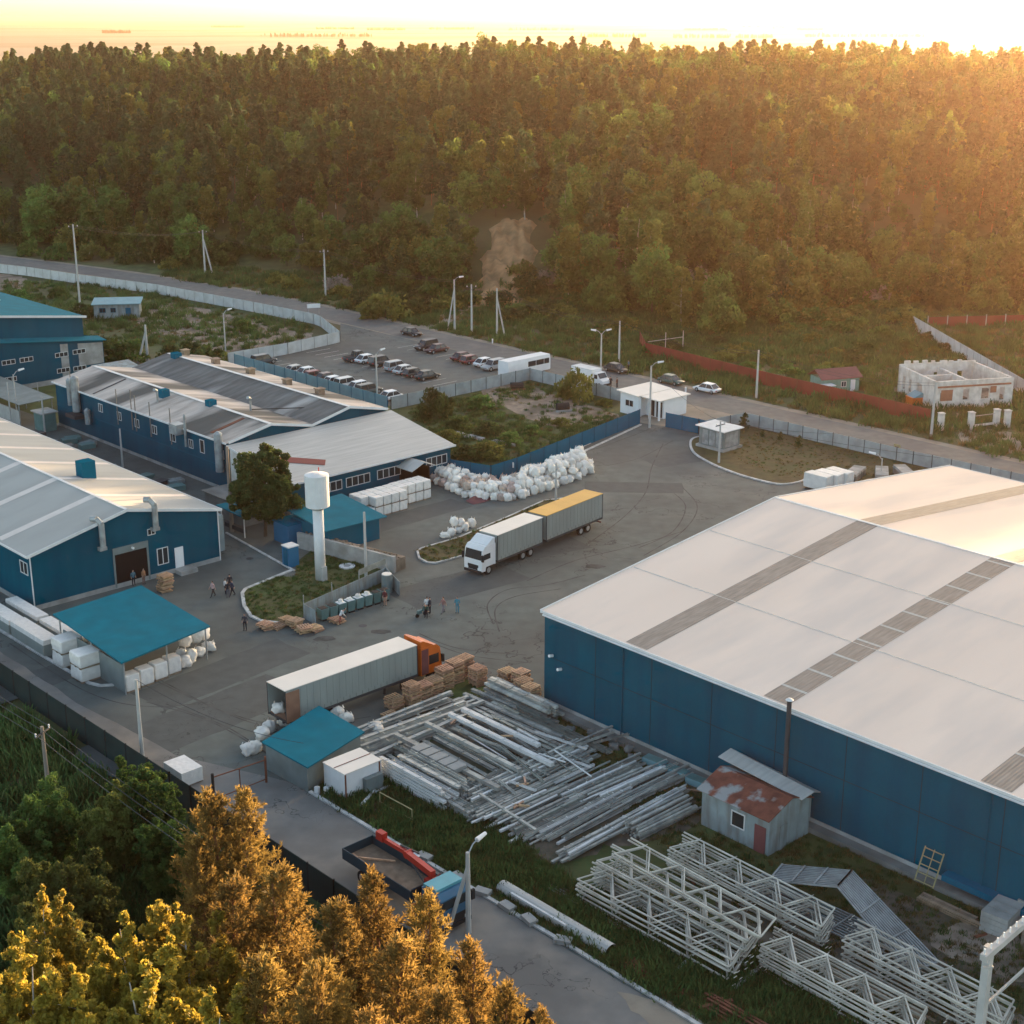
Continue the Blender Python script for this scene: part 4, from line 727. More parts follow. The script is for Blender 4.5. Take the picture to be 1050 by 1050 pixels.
# ============================================================ vehicles
def wheel(parent, x, y_, r=.33, w_=.24):
    s = 1 if y_ > 0 else -1; o = MB().cyl((x, y_ - w_ / 2 * s, r), (x, y_ + w_ / 2 * s, r), r, n=16).build('wheel', 'tyre', parent); MB().cyl((x, y_ + w_ / 2 * s - .01 * s, r), (x, y_ + w_ / 2 * s + .015 * s, r), r * .58, n=12).build('rim', 'galv', o)
PAINT = {}
def paint(rgb):
    if rgb not in PAINT:
        m = M('car_paint', rgb, .35, var=.02, spec=.4); PAINT[rgb] = m
    return PAINT[rgb]
def car(kind, rgb, loc, rz, label, group=None):
    o = thing('pickup' if kind == 'pickup' else 'parked_car', label, 'car', loc, rz, group); L, Wd = {'sedan': (4.5, 1.74), 'hatch': (4.0, 1.7), 'suv': (4.4, 1.82), 'pickup': (4.9, 1.8)}[kind]; H = 1.45 if kind in ('sedan', 'hatch') else 1.72
    x0, x1 = -L / 2, L / 2; b = .78 if H < 1.6 else .95; gz = .25; pm = paint(rgb)
    prof = [(x0, .5, b * .9, .86), (x0 + .12, .36, b * .97, .97), (x0 + .7, gz, b + .02, 1), (x1 - 1.25, gz, b, 1), (x1 - .35, gz + .03, b * .88, .97), (x1 - .05, .34, b * .78, .9), (x1, .45, b * .66, .8)]
    rings = []
    for x, zl, zt, k in prof:
        hw = Wd / 2 * k; rings.append([(x, -hw * .94, zl), (x, -hw, zl + .14), (x, -hw, zt - .16), (x, -hw * .88, zt), (x, hw * .88, zt), (x, hw, zt - .16), (x, hw, zl + .14), (x, hw * .94, zl)])
    MB().loft(rings).build('body', pm, o, True)
    if kind == 'sedan': c = [(x0 + .45, .95), (x0 + 1.15, .76), (x1 - 1.75, .76), (x1 - 1.0, .95)]
    elif kind == 'hatch': c = [(x0 + .08, .93), (x0 + .45, .78), (x1 - 1.6, .76), (x1 - .9, .95)]
    elif kind == 'pickup': c = [(x0 + 1.9, .93), (x0 + 2.1, .8), (x1 - 1.7, .78), (x1 - 1.1, .95)]
    else: c = [(x0 + .05, .95), (x0 + .3, .82), (x1 - 1.6, .8), (x1 - 1.05, .95)]
    hw = Wd / 2 * .93; zs = (b - .05, H - .07, H - .07, b - .05); g_ = MB(); r2 = []
    for (x, k), z in zip(c, zs): r2.append([(x, -hw * k, z), (x, hw * k, z)])
    (a0, a1), (b0, b1), (c0, c1), (d0, d1) = r2
    g_.add([a0, a1, b0, b1, c0, c1, d0, d1], [(0, 2, 3, 1), (2, 4, 5, 3), (4, 6, 7, 5), (0, 6, 4, 2), (1, 3, 5, 7)]); g_.build('windows', 'glass', o)
    rf = MB().loft([[(c[1][0] - .06, -hw * .80, H - .075), (c[1][0] - .06, hw * .80, H - .075), (c[1][0], hw * .7, H), (c[1][0], -hw * .7, H)], [(c[2][0] + .06, -hw * .80, H - .075), (c[2][0] + .06, hw * .80, H - .075), (c[2][0], hw * .7, H), (c[2][0], -hw * .7, H)]]); rf.build('roof', pm, o)
    pl = MB()
    for sgn in (-1, 1):
        for xa, xb, za, zb, ka, kb in ((c[0][0], c[1][0], b - .03, H - .06, c[0][1], c[1][1]), (c[3][0], c[2][0], b - .03, H - .06, c[3][1], c[2][1]), ((c[1][0] + c[2][0]) / 2, (c[1][0] + c[2][0]) / 2 - .05, b - .03, H - .06, .955, .80)): pl.beam((xa, sgn * hw * ka, za), (xb, sgn * hw * kb * 1.01, zb), .07, .05)
    pl.build('pillars', pm, o)
    for sgn in (-1, 1):
        for x in (x0 + .8, x1 - .85): wheel(o, x, sgn * (Wd / 2 - .11), .33 if H < 1.6 else .38, .22)
        MB().box(x1 - .2, sgn * Wd * .36 - .2, b * .62, x1 - .03, sgn * Wd * .36 + .2, b * .76).build('headlight', 'lamp', o); MB().box(x0 - .01, sgn * Wd * .37 - .14, b * .66, x0 + .12, sgn * Wd * .37 + .14, b * .86).build('tail_light', 'red_paint', o)
        MB().box(c[3][0] - .25, sgn * (Wd / 2 + .08) - .09, b, c[3][0] - .1, sgn * (Wd / 2 + .08) + .09, b + .14).build('mirror', pm, o)
    if kind == 'pickup': MB().box(x0 + .1, -.75, b + .0, x0 + 1.8, .75, b + .06).build('bed_cover', 'black', o)
    return o
W_, K_, SV = (.72, .71, .69), (.02, .022, .025), (.36, .37, .37)
gA, gB, gC = 'cars in the middle rows of the car park', 'cars in the far row of the car park beside the road', 'cars parked behind the light blue fence'
for a, B, kd, c, fl, lab, grp in ((151.4, 200.8, 'pickup', (.03, .05, .06), 0, 'dark pickup at the left end of the middle row', gA), (151.9, 198.5, 'sedan', W_, 0, 'white saloon beside the dark pickup in the middle row', gA), (152.2, 195.2, 'suv', (.05, .055, .055), 0, 'dark grey car beside the lamp post in the middle row', gA), (151.7, 190.4, 'suv', SV, 0, 'silver car left in the group of four in the middle row', gA),
        (151.4, 187.8, 'sedan', (.55, .55, .53), 0, 'pale silver saloon second in the group of four', gA), (151.1, 185.2, 'hatch', (.06, .065, .06), 0, 'dark car third in the group of four', gA), (151.4, 182.3, 'sedan', (.012, .025, .024), 0, 'black-green saloon at the right end of the middle row', gA),
        (165.9, 199.8, 'suv', K_, 1, 'black car left of the maroon saloon near the road', gB), (165.7, 196.8, 'sedan', (.07, .022, .022), 1, 'dark maroon saloon right of the black car near the road', gB), (164.8, 188.9, 'sedan', (.10, .03, .035), 0, 'dark red saloon leftmost of the four beside the bus', gB), (164.3, 186.2, 'hatch', (.16, .04, .045), 0, 'red hatchback between the dark red and white cars', gB), (164.6, 183.0, 'sedan', W_, 0, 'white saloon between red hatchback and silver off-roader', gB), (163.8, 180.1, 'suv', (.33, .34, .34), 1, 'silver off-roader parked against the bus', gB),
        (138.5, 209.3, 'suv', (.03, .05, .06), 0, 'dark car alone at the far end behind the light blue fence', gC), (138.4, 199.9, 'sedan', (.45, .42, .38), 0, 'beige car leftmost of the row behind the light blue fence', gC), (138.4, 197.3, 'sedan', W_, 1, 'white car second in the row behind the light blue fence', gC), (138.4, 194.6, 'hatch', (.2, .03, .03), 0, 'red car in the row behind the light blue fence', gC), (138.2, 192.0, 'sedan', (.09, .05, .05), 1, 'brown car in the row behind the light blue fence', gC), (138.2, 189.2, 'sedan', W_, 0, 'white car in the middle of the row behind the light blue fence', gC), (138.6, 186.4, 'suv', (.6, .58, .54), 0, 'cream car right of the middle behind the light blue fence', gC), (138.3, 183.8, 'hatch', W_, 1, 'white hatchback fourth from the lamp post behind the light blue fence', gC), (138.3, 180.6, 'suv', (.05, .07, .065), 0, 'dark estate car behind the light blue fence near the lamp post', gC), (138.1, 175.4, 'sedan', W_, 1, 'white car next to the lamp post at the end of the light blue fence', gC)):
    car(kd, c, wp(a, B, .02), TH + fl * pi, lab, grp)
for (px, py), kd, c, rot, lab in (((422, 344), 'sedan', K_, pi / 2 + pi, 'black saloon driving past the car park on the road'), ((631.8, 381.5), 'sedan', (.03, .035, .03), pi / 2 + pi, 'dark saloon standing on the far side of the road beside a pole'), ((688, 393.5), 'sedan', (.05, .10, .08), pi / 2 + pi, 'dark green saloon parked on the road shoulder'), ((725, 402), 'sedan', W_, pi / 2, 'white saloon on the road above the transformer kiosk')):
    x, y_, _ = G(px, py); car(kd, c, (x, y_, .02), TH + rot + random.uniform(-.04, .04), lab)
def bigwheel(p, x, y_, r=.5): wheel(p, x, y_, r, .32)
def trailer(root, x0, x1, floor, top, side, roof, rear=None):
    MB().box(x0, -1.24, floor, x1, 1.24, floor + .16).build('floor', 'metal_dark', root)
    if rear is None: MB().box(x0, -1.25, floor + .16, x1, 1.25, top).build('curtain', side, root)
    else:
        MB().box(x0, -1.25, floor + .16, x1, -1.19, top).box(x0, 1.19, floor + .16, x1, 1.25, top).box(x1 - .06, -1.185, floor + .16, x1, 1.185, top).build('curtain', side, root); MB().box(x0 + .1, -1.18, floor + .17, x1 - .1, 1.18, floor + .2).build('load_floor', 'plywood', root)
    MB().box(x0 - .03, -1.28, top + .002, x1 + .03, 1.28, top + .07).build('roof', roof, root)
    fr = MB()
    for x in (x0 - .04, x1 - .02):
        for s in (-1.29, 1.23): fr.box(x, s, floor, x + .07, s + .06, top)
    st_ = MB(); x = x0 + .5
    while x < x1 - .3:
        for s in (-1, 1): st_.box(x, s * 1.257 - .006, floor + .0, x + .05, s * 1.257 + .006, floor + .5)
        for s in (-1, 1): st_.box(x + .3, s * 1.255 - .004, floor + .5, x + .315, s * 1.255 + .004, top - .05)
        x += .65
    st_.build('curtain_straps', 'curtain_strap', root)
    fr.box(x0 - .035, -1.3, floor - .05, x1 + .03, -1.262, floor + .14).box(x0 - .035, 1.262, floor - .05, x1 + .03, 1.3, floor + .14); fr.build('edge_frame', 'metal_dark', root)
def cab(root, x, body, H=3.3, L=2.2, hi=None, fairing=True):
    """forward-control lorry cab, front at x + L"""
    pr = [(x, .9), (x, H), (x + L * .74, H), (x + L * .92, H - .35), (x + L, 1.75), (x + L, .55), (x + L * .75, .5), (x + L * .7, .95), (x + .35, .95)]
    MB().ext([(a, -1.2, z) for a, z in pr], (0, 2.4, 0)).build('cab', body, root)
    MB().add([(x + L * .925 + .02, -1.05, H - .42), (x + L + .02, -1.1, 1.8), (x + L + .02, 1.1, 1.8), (x + L * .925 + .02, 1.05, H - .42)], [(0, 1, 2, 3)]).build('windscreen', 'glass', root)
    for s in (-1, 1):
        MB().box(x + L * .38, s * 1.2 - .0, 1.75, x + L * .86, s * 1.21, H - .85).build('side_window', 'glass', root); MB().box(x + L * .97, s * 1.32 - .13, 1.7, x + L * 1.05, s * 1.32 + .13, 2.4).build('mirror', 'black', root); MB().box(x + L, s * .85 - .22, .68, x + L + .04, s * .85 + .22, .9).build('headlight', 'lamp', root)
    MB().box(x + L, -1.15, .35, x + L + .1, 1.15, .62).box(x + L, -.7, .66, x + L + .03, .7, 1.2).build('grille', 'black', root)
    if fairing: MB().ext([(x + .05, -1.15, H), (x + .05, -1.15, H + .62), (x + .3, -1.15, H + .62), (x + L * .6, -1.15, H + .05), (x + L * .6, -1.15, H)], (0, 2.3, 0)).build('fairing', body, root)
    MB().box(x + L * .25, -.35, H + .003, x + L * .5, .35, H + .05).build('roof_hatch', 'black', root)
def undercar(root, x0, x1, axles, floor=1.1):
    mb = MB().box(x0, -.5, floor - .35, x1, -.35, floor - .01).box(x0, .35, floor - .35, x1, .5, floor - .01)
    for x in axles: mb.cyl((x, -1, .5), (x, 1, .5), .08, n=6)
    mb.build('chassis', 'metal_dark', root)
    for x in axles:
        for s in (-1, 1): bigwheel(root, x, s * 1.03)
# orange lorry: heading +a
ol = T('semi_trailer_lorry', 'orange lorry cab with long grey curtain trailer open at the rear', 'lorry', 61.8, 94.05)
trailer(ol, 0, 13.6, 1.15, 3.95, 'tarp_grey', 'tarp_roof', True); undercar(ol, .2, 13, (1.9, 3.2, 4.5, 12.4), 1.14)
cab(ol, 14.1, 'orange_paint', 3.45, 2.3); undercar(ol, 11.5, 16, (15.3,), .95)
MB().box(.0, -1.36, 1.2, 1.3, -1.31, 3.8).build('open_door', 'plywood', ol); MB().box(.0, 1.31, 1.2, 1.3, 1.36, 3.8).build('open_door', 'plywood', ol); MB().box(10.4, -.7, .2, 10.55, -.55, 1.1).box(10.4, .55, .2, 10.55, .7, 1.1).build('landing_leg', 'metal_dark', ol)
for s in (-1, 1): MB().box(14.15, s * 1.215 - .015, 1.0, 14.9, s * 1.215 + .015, 3.3).build('side_deflector', 'maroon', ol)
# white road train heading -a
wl = T('road_train', 'white lorry towing a trailer, first roof white and second roof yellow', 'lorry', 118.3, 113.3, 0, pi + R(8))
trailer(wl, 0, 10.3, 1.0, 3.9, 'tarp_grey', 'tarp_yellow'); undercar(wl, .2, 11.0, (2.6, 3.9), .98)
trailer(wl, 11.0, 18.6, 1.0, 3.9, 'tarp_grey', 'tarp_roof'); undercar(wl, 11.2, 20.6, (13.0, 14.3, 20.0), .98); cab(wl, 18.9, 'white', 3.2, 2.2)
MB().box(14.9, -1.2, .35, 18.5, -1.12, .95).box(5, -1.2, .4, 9.5, -1.12, .9).build('side_guard', 'galv', wl); MB().box(-.05, -1.1, .45, .05, 1.1, .6).build('rear_bumper', 'maroon', wl)
# crane lorry heading -B on the lane
cl = T('crane_lorry', 'dropside crane lorry with blue cab and red folded crane on the lane', 'lorry', 54.0, 73.2, 0, -pi / 2)
MB().box(0, -1.25, 1.15, 7.2, 1.25, 1.3).build('bed_floor', 'wood_old', cl)
MB().box(-.06, -1.28, 1.15, -.003, 1.28, 1.95).box(-.06, -1.31, 1.15, 7.2, -1.253, 1.95).box(-.06, 1.253, 1.15, 7.2, 1.31, 1.95).box(7.2, -1.28, 1.15, 7.26, 1.28, 2.1).build('dropside', 'bed_blue', cl)
undercar(cl, .3, 10.0, (1.9, 3.2, 9.2), 1.14); MB().box(7.5, -1.1, .9, 8.0, 1.1, 1.7).box(7.4, -.35, 1.3, 8.1, .35, 2.6).build('crane_column', 'red_paint', cl)
MB().beam((7.8, .1, 2.9), (4.6, .6, 2.75), .36, .44).beam((4.7, .75, 2.7), (1.0, 1.05, 2.35), .24, .28).cyl((4.6, .4, 2.75), (4.6, .95, 2.75), .26, n=8).build('crane_boom', 'red_paint', cl); MB().cyl((7.4, -.1, 1.9), (5.4, .35, 2.5), .09, n=6).cyl((5.4, .9, 3.05), (3.4, 1.0, 2.75), .07, n=6).build('hydraulic_ram', 'metal_dark', cl); MB().box(7.45, -1.5, 1.0, 7.75, 1.5, 1.2).box(7.5, -1.55, .2, 7.7, -1.4, 1.3).box(7.5, 1.4, .2, 7.7, 1.55, 1.3).build('outrigger', 'red_paint', cl); MB().beam((5.6, .75, 2.95), (5.0, .8, 2.95), .2, .04).build('boom_sign', 'white', cl)
MB().box(1.0, .75, 2.3, 1.7, 1.2, 2.9).build('hook_block', 'red_paint', cl); MB().beam((7.2, -1.2, 1.6), (7.2, 1.2, 2.2), .1, .1).build('hose', 'maroon', cl)
MB().beam((.3, -1.1, 1.4), (3.0, .8, 1.45), .1, .1).beam((.2, -.6, 1.36), (3.2, -.9, 1.36), .12, .06).build('loose_timber', 'wood', cl)
cab(cl, 8.2, 'blue_cab', 2.75, 2.0, fairing=False); MB().box(8.25, -1.1, 2.76, 9.5, 1.1, 2.95).build('cab_roof', 'cyan_cab', cl)
# bus and van
bu = T('bus', 'small white bus parked at the far fence corner of the car park', 'bus', 160.5, 174.2)
MB().loft([[(x, -1.2, zl), (x, -1.2, 2.2), (x, -1.08, 2.85), (x, 1.08, 2.85), (x, 1.2, 2.2), (x, 1.2, zl)] for x, zl in ((0, .5), (.1, .35), (9.3, .35), (9.4, .5))]).build('body', 'white', bu)
for x0, x1 in ((4.4, 6.1), (6.2, 7.9), (8.0, 9.1)): MB().box(x0, -1.225, 1.45, x1, -1.2, 2.3).build('window', 'glass', bu)
MB().box(9.41, -1.05, 1.3, 9.44, 1.05, 2.5).build('windscreen', 'glass', bu)
for x in (1.9, 7.6):
    for s in (-1, 1): bigwheel(bu, x, s * 1.02, .45)
MB().box(9.4, -1.1, .4, 9.5, 1.1, .7).build('bumper', 'metal_dark', bu)
x, y_, _ = G(607, 394); va = thing('delivery_van', 'white box van with pale grey roof standing behind the grey fence', 'van', (x, y_, .01), TH - pi / 2)
MB().box(-3.6, -1.05, .6, 1.0, 1.05, 2.5).build('cargo_box', 'white', va); MB().box(-3.62, -1.08, 2.5, 1.03, 1.08, 2.6).build('box_roof', 'white_trim', va)
MB().ext([(1.05, -.95, .45), (1.05, -.95, 2.15), (1.9, -.95, 2.15), (2.45, -.95, 1.35), (3.2, -.95, 1.1), (3.3, -.95, .5)], (0, 1.9, 0)).build('cab', 'white', va); MB().add([(1.95, -.85, 2.1), (2.48, -.85, 1.4), (2.48, .85, 1.4), (1.95, .85, 2.1)], [(0, 1, 2, 3)]).build('windscreen', 'glass', va)
for s in (-1, 1): MB().box(1.35, s * .955 - .01, 1.3, 2.05, s * .955 + .01, 1.95).build('side_window', 'glass', va)
for x in (-2.5, 2.5):
    for s in (-1, 1): wheel(va, x, s * .85, .36, .24)
MB().box(3.28, -.9, .4, 3.38, .9, .65).build('bumper', 'black', va)
# ============================================================ goods in the yard
def blob(name, mat, sx, sy, sz, seed, sag=.12, seg=7):
    """one stuffed bulk bag: rounded box, bulging, gathered at the top"""
    rng = np.random.default_rng(seed); V, Fc = [], []; n = 14; rows = 9; ph = rng.uniform(0, 6, 6)
    for j in range(rows + 1):
        t = j / rows; z = sz * t; k = (sin(pi * min(1, .2 + .8 * t) * .9) ** .25); k = k * (1 if t < .82 else max(.12, 1 - ((t - .82) / .18) ** 1.6 * .85))
        for i in range(n):
            a = 2 * pi * i / n; c, s = cos(a), sin(a); q = (abs(c) ** 4.5 + abs(s) ** 4.5) ** (-1 / 4.5); w_ = 1 + sag * .6 * sin(3 * a + ph[0] + 3 * t) + sag * .5 * sin(5 * a + ph[1] - 7 * t) + .05 * rng.normal()
            V.append((q * c * sx / 2 * k * w_ + .10 * sag * sin(ph[2] + 4 * t), q * s * sy / 2 * k * w_, z + .04 * sin(4 * a + ph[3]) * t))
    for j in range(rows):
        for i in range(n): Fc.append((j * n + i, j * n + (i + 1) % n, (j + 1) * n + (i + 1) % n, (j + 1) * n + i))
    Fc.append(tuple(range(rows * n, rows * n + n))); Fc.append(tuple(range(n))[::-1])
    o0 = len(V)
    for c in ((-.36, -.36), (.36, -.36), (.36, .36), (-.36, .36)):      # lifting loops
        b = (c[0] * sx, c[1] * sy, sz * .82); w_ = .05
        V += [(b[0] - w_, b[1], b[2]), (b[0] + w_, b[1], b[2]), (b[0] * .8 + w_, b[1] * .8, b[2] + .3 * rng.uniform(.5, 1)), (b[0] * .8 - w_, b[1] * .8, b[2] + .3)]; k = len(V) - 4; Fc.append((k, k + 1, k + 2, k + 3))
    me = bpy.data.meshes.new(name); me.from_pydata(V, [], Fc); me.materials.append(MAT[mat]); me.polygons.foreach_set('use_smooth', [True] * len(Fc)); return me
BAGM = [blob('bulk_bag', 'bag', 1.0, .95, .9 + .06 * s, s, .22) for s in range(5)] + [blob('bulk_bag', 'bag', 1.1, .85, .8, 9, .3), blob('bulk_bag', 'bag_pink', .95, .95, .9, 7, .2)]
def bag(a, B, z, label, group, k=None, s=1.0, tilt=.15, cat='bulk bag', w=False):
    o = link('bulk_bag', BAGM[random.randrange(6) if k is None else k]); o.location = (a, B, z) if w else wp(a, B, z); o.rotation_euler = (random.uniform(-tilt, tilt), random.uniform(-tilt, tilt), random.uniform(0, 6.28)); o.scale = (s * random.uniform(.92, 1.12), s * random.uniform(.92, 1.12), s * random.uniform(.85, 1.1)); return tag(o, label, cat, group)
gp_ = 'white bulk bags piled along the blue fence'
front = [Vector(G(*p)) for p in ((444, 494), (458, 502), (475, 511), (498, 513), (520, 514), (540, 510), (560, 503), (585, 495), (606, 486))]
back = [Vector(G(*p)) for p in ((456, 483), (472, 490), (492, 497), (512, 498), (530, 497), (548, 491), (568, 484), (586, 478), (600, 474))]
seg = 8; cols = 25
for i in range(cols):
    u = i / (cols - 1) * seg; k = min(seg - 1, int(u)); f = front[k].lerp(front[k + 1], u - k); b = back[k].lerp(back[k + 1], u - k); d = (b - f).length; rows = max(2, int(d / 1.15)); part = 'beside the office' if i < 9 else ('in its middle' if i < 18 else 'at its tall end nearest the gatehouse')
    for j in range(rows):
        p = f.lerp(b, (j + .3) / rows); hgt = 1 + (j > 0) + (j > 1 and i > 13)
        if i == cols - 1: hgt = 1
        for l in range(hgt):
            if random.random() < .06 and l: continue
            kk = 6 if (random.random() < (.28 if i < 14 and l == hgt - 1 else .03)) else None
            bag(p.x + random.uniform(-.2, .2), p.y + random.uniform(-.2, .2), .02 + l * .72, ('front-row ground-level' if j == 0 else ('topmost' if l == hgt - 1 else 'half buried')) + (' pinkish' if kk == 6 else ' white') + f' bulk bag of the long pile {part}', gp_ + (', ' + part), kk, random.uniform(.86, 1.06), .3 if l else .12, w=True)
tp_ = thing('brown_tarp', 'rusty brown tarpaulin lying at the front of the long bag pile', 'tarpaulin', G(491, 513.5), TH); MB().add([(-1.6, -.7, .03), (0, -1.1, .1), (1.5, -.6, .04), (1.7, .8, .25), (.1, .9, .4), (-1.5, .7, .2)], [(0, 1, 4, 5), (1, 2, 3, 4)]).build('sheet', 'maroon', tp_)
for px, py, z, lab in ((456, 551, .02, 'white bag at the near end of the small heap by the grass strip'), (463, 549, .02, 'white bag second in the small heap by the grass strip'), (470, 546, .02, 'white bag in the middle of the small heap by the grass strip'), (477, 544, .02, 'white bag fourth in the small heap by the grass strip'), (484, 540, .02, 'white bag at the far end of the small heap by the grass strip'), (466, 545, .7, 'tall white bag on top of the small heap, left'), (473, 544, .75, 'white bag on top of the small heap, right')): bag(*G(px, py)[:2], z, lab, 'small heap of white bags by the grass strip', s=.85, w=True)
for px, py, z, lab in ((255, 773, .03, 'lone white bag left of the teal roofed shed'), (262, 771, .03, 'white bag against the left corner of the teal roofed shed'), (270, 757, .03, 'white bag behind the left roof corner of the lane shed'), (277, 749, .03, 'large white bag behind the shed under the open trailer'), (292, 743, .03, 'flattened white bag between trailer and shed'), (300, 738, .03, 'white bag farthest right in the gap behind the trailer'), (355, 741, .03, 'white bag at the top corner of the lane shed'), (347, 737, .03, 'second white bag at the top corner of the lane shed'), (270, 762, .7, 'white bag stacked on another left of the lane shed')): bag(*G(px, py)[:2], z, lab, 'white bags round the teal roofed lane shed', w=True)
bag(*G(386, 752)[:2], .03, 'dirty white bag near the end of the long beams', None, 5, 1.3, w=True); bag(62.4, 94.7, 1.36, 'white bag lying inside the open trailer of the orange lorry', None, 1, .9)
for px, py, z, lab in ((186, 676, .03, 'grey-white bag leftmost under the canopy edge'), (196, 678, .03, 'white bag lowest by the canopy post'), (190, 683, .03, 'dirty white bag in front of the canopy heap'), (205, 672, .03, 'white bag in the middle of the canopy heap'), (214, 667, .03, 'round white bag at the outer end of the canopy heap'), (202, 664, .6, 'white bag stacked high under the canopy corner'), (210, 661, .6, 'topmost white bag beside the canopy corner post'), (190, 669, .7, 'topmost grey bag under the canopy')): bag(*G(px, py)[:2], z, lab, 'white bags under the corner of the teal canopy', w=True)
# wrapped cubes of goods
def cubem(seed, sx, sy, sz, mat='white_wrap'):
    rng = np.random.default_rng(seed); mb = MB(); r = .05
    rings = []
    for z, k in ((0, .96), (.12, 1), (sz * .5, 1.01), (sz - .06, .99), (sz, .93)):
        rings.append([(sx / 2 * k * cx + rng.normal() * .012, sy / 2 * k * cy + rng.normal() * .012, z) for cx, cy in ((-1, -.9), (-.9, -1), (.9, -1), (1, -.9), (1, .9), (.9, 1), (-.9, 1), (-1, .9))])
    mb.loft(rings); me = bpy.data.meshes.new('wrapped_pack'); me.from_pydata(mb.v, [], mb.f); me.materials.append(MAT[mat]); return me
PACK = [cubem(s, 1.12, 1.12, 1.05) for s in range(3)]; PALM = MB()
for yy in (-.5, 0, .5): PALM.box(-.55, yy - .05, .001, .55, yy + .05, .10)
for k in range(6): PALM.box(-.55 + k * .2, -.56, .10, -.55 + k * .2 + .13, .56, .125)
pm_ = bpy.data.meshes.new('pallet_base'); pm_.from_pydata(PALM.v, [], PALM.f); pm_.materials.append(MAT['wood_old'])
def pack(a, B, z, label, group, me=None, sc_=(1, 1, 1), rz=0, ground=True):
    o = T('wrapped_pack', label, 'pack', a, B, z, rz + random.uniform(-.03, .03), group); o.scale = sc_; link('wrapping', me or random.choice(PACK), o, (0, 0, .126)); link('pallet', pm_, o); return o
rows_ = 'white wrapped packs stacked in front of the office'
for i in range(9):
    for j in range(3 if i < 5 else 2):
        B = 134.2 - j * -1.2 if i >= 5 else 133.0 - (-1.2) * j; a = 101.0 + i * 1.2; B = (132.6 if i < 5 else 134.0) + j * 1.2
        for l in range(2):
            if l and (i in (0,) and j == 0): continue
            pack(a, B, .02 + l * 1.18, f"{'upper' if l else 'bottom'} white wrapped pack in the {('front', 'second', 'back')[j]} row before the office, {('near the teal roofed store', 'in the middle', 'at the porch end')[i // 3]}", rows_, sc_=(1, 1, 1))
for a, B, n, h, lab in ((55.3, 113.6, 2, 1.25, 'stack nearest the canopy corner'), (55.6, 117.6, 2, 1.25, 'stack second from the canopy corner')):
    for l in range(2):
        pack(a + .3, B + .6, .03 + l * 1.3, f"{'upper' if l else 'lower'} white pack of the tall {lab}", 'white packs on the kerb side of the left hall', sc_=(1.9, 1.7, 1.08))
def longpack(a, B, L, w_, h, label, z=.03, mat='white_wrap', rz=pi / 2, body='tarp_grey', group=None):
    o = T('long_pack', label, 'pack', a, B, z, rz, group); MB().box(0, -w_ / 2, 0, L, w_ / 2, h * .8).build('load', body, o); MB().loft([[(x, -w_ / 2 * 1.03, h * .72), (x, w_ / 2 * 1.03, h * .72), (x, w_ / 2 * .96, h), (x, -w_ / 2 * .96, h)] for x in (-.05, L * .33, L * .66, L + .05)]).build('cover', mat, o)
    for x in (L * .25, L * .5, L * .75): MB().box(x, -w_ / 2 * 1.06, .05, x + .06, -w_ / 2 * 1.035, h * .95).build('strap', 'metal_dark', o)
    return o
longpack(55.6, 120.8, 6.5, 1.5, 1.6, 'long white covered stack along the kerb nearest the two tall packs', group='long covered stacks along the left kerb'); longpack(55.6, 127.7, 6.5, 1.5, 1.5, 'long white covered stack at the picture edge on the kerb', group='long covered stacks along the left kerb')
longpack(58.0, 119.6, 7.0, 1.2, 1.3, 'pale covered stack nearer the hall wall behind the kerb stacks', group='long covered stacks along the left kerb'); longpack(58.0, 127.2, 6.5, 1.2, 1.3, 'pale covered stack at the hall corner behind the kerb stacks', group='long covered stacks along the left kerb')
for k in range(4): pack(57.1 + k * 1.5, 109.3 + .25 * k, .03, ('white brick pack at the canopy front corner', 'white brick pack second along the canopy front', 'white brick pack third along the canopy front', 'white brick pack beside the bags under the canopy')[k], 'white packs under the front edge of the canopy', sc_=(1.15, 1, 1.35))
lp = T('wrapped_pack', 'white wrapped block standing alone by the dark fence at the gate', 'pack', 51.9, 92.2, .03); MB().box(-.9, -1.3, .12, .9, 1.3, 1.25).build('wrapping', 'white_wrap', lp); MB().box(-.85, -1.25, 0, .85, 1.25, .12).build('pallet', 'wood_old', lp)
for a, B, lab in ((148.0, 104.6, 'left white wrapped block on the verge behind the warehouse'), (149.6, 104.2, 'middle white wrapped block on the verge behind the warehouse'), (151.2, 103.8, 'right white wrapped block on the verge behind the warehouse')):
    pack(a, B - .8, .1, lab, 'white blocks on the verge behind the warehouse', sc_=(1.4, 3.0, 1.7))
for i, (a, B) in enumerate(((149.5, 99.5), (153.5, 103), (156, 100), (159, 98))):
    longpack(a, B, 4.0, 1.6, 1.1, ('brown-grey tarp covered stack beside the white blocks', 'crumpled grey tarp stack behind the white blocks', 'second crumpled grey stack behind the white blocks', 'grey stack hidden by the warehouse ridge')[i], mat='wood_old' if i == 0 else 'concrete', body='concrete_dark', rz=.3 * i, group='tarp covered stacks on the verge')
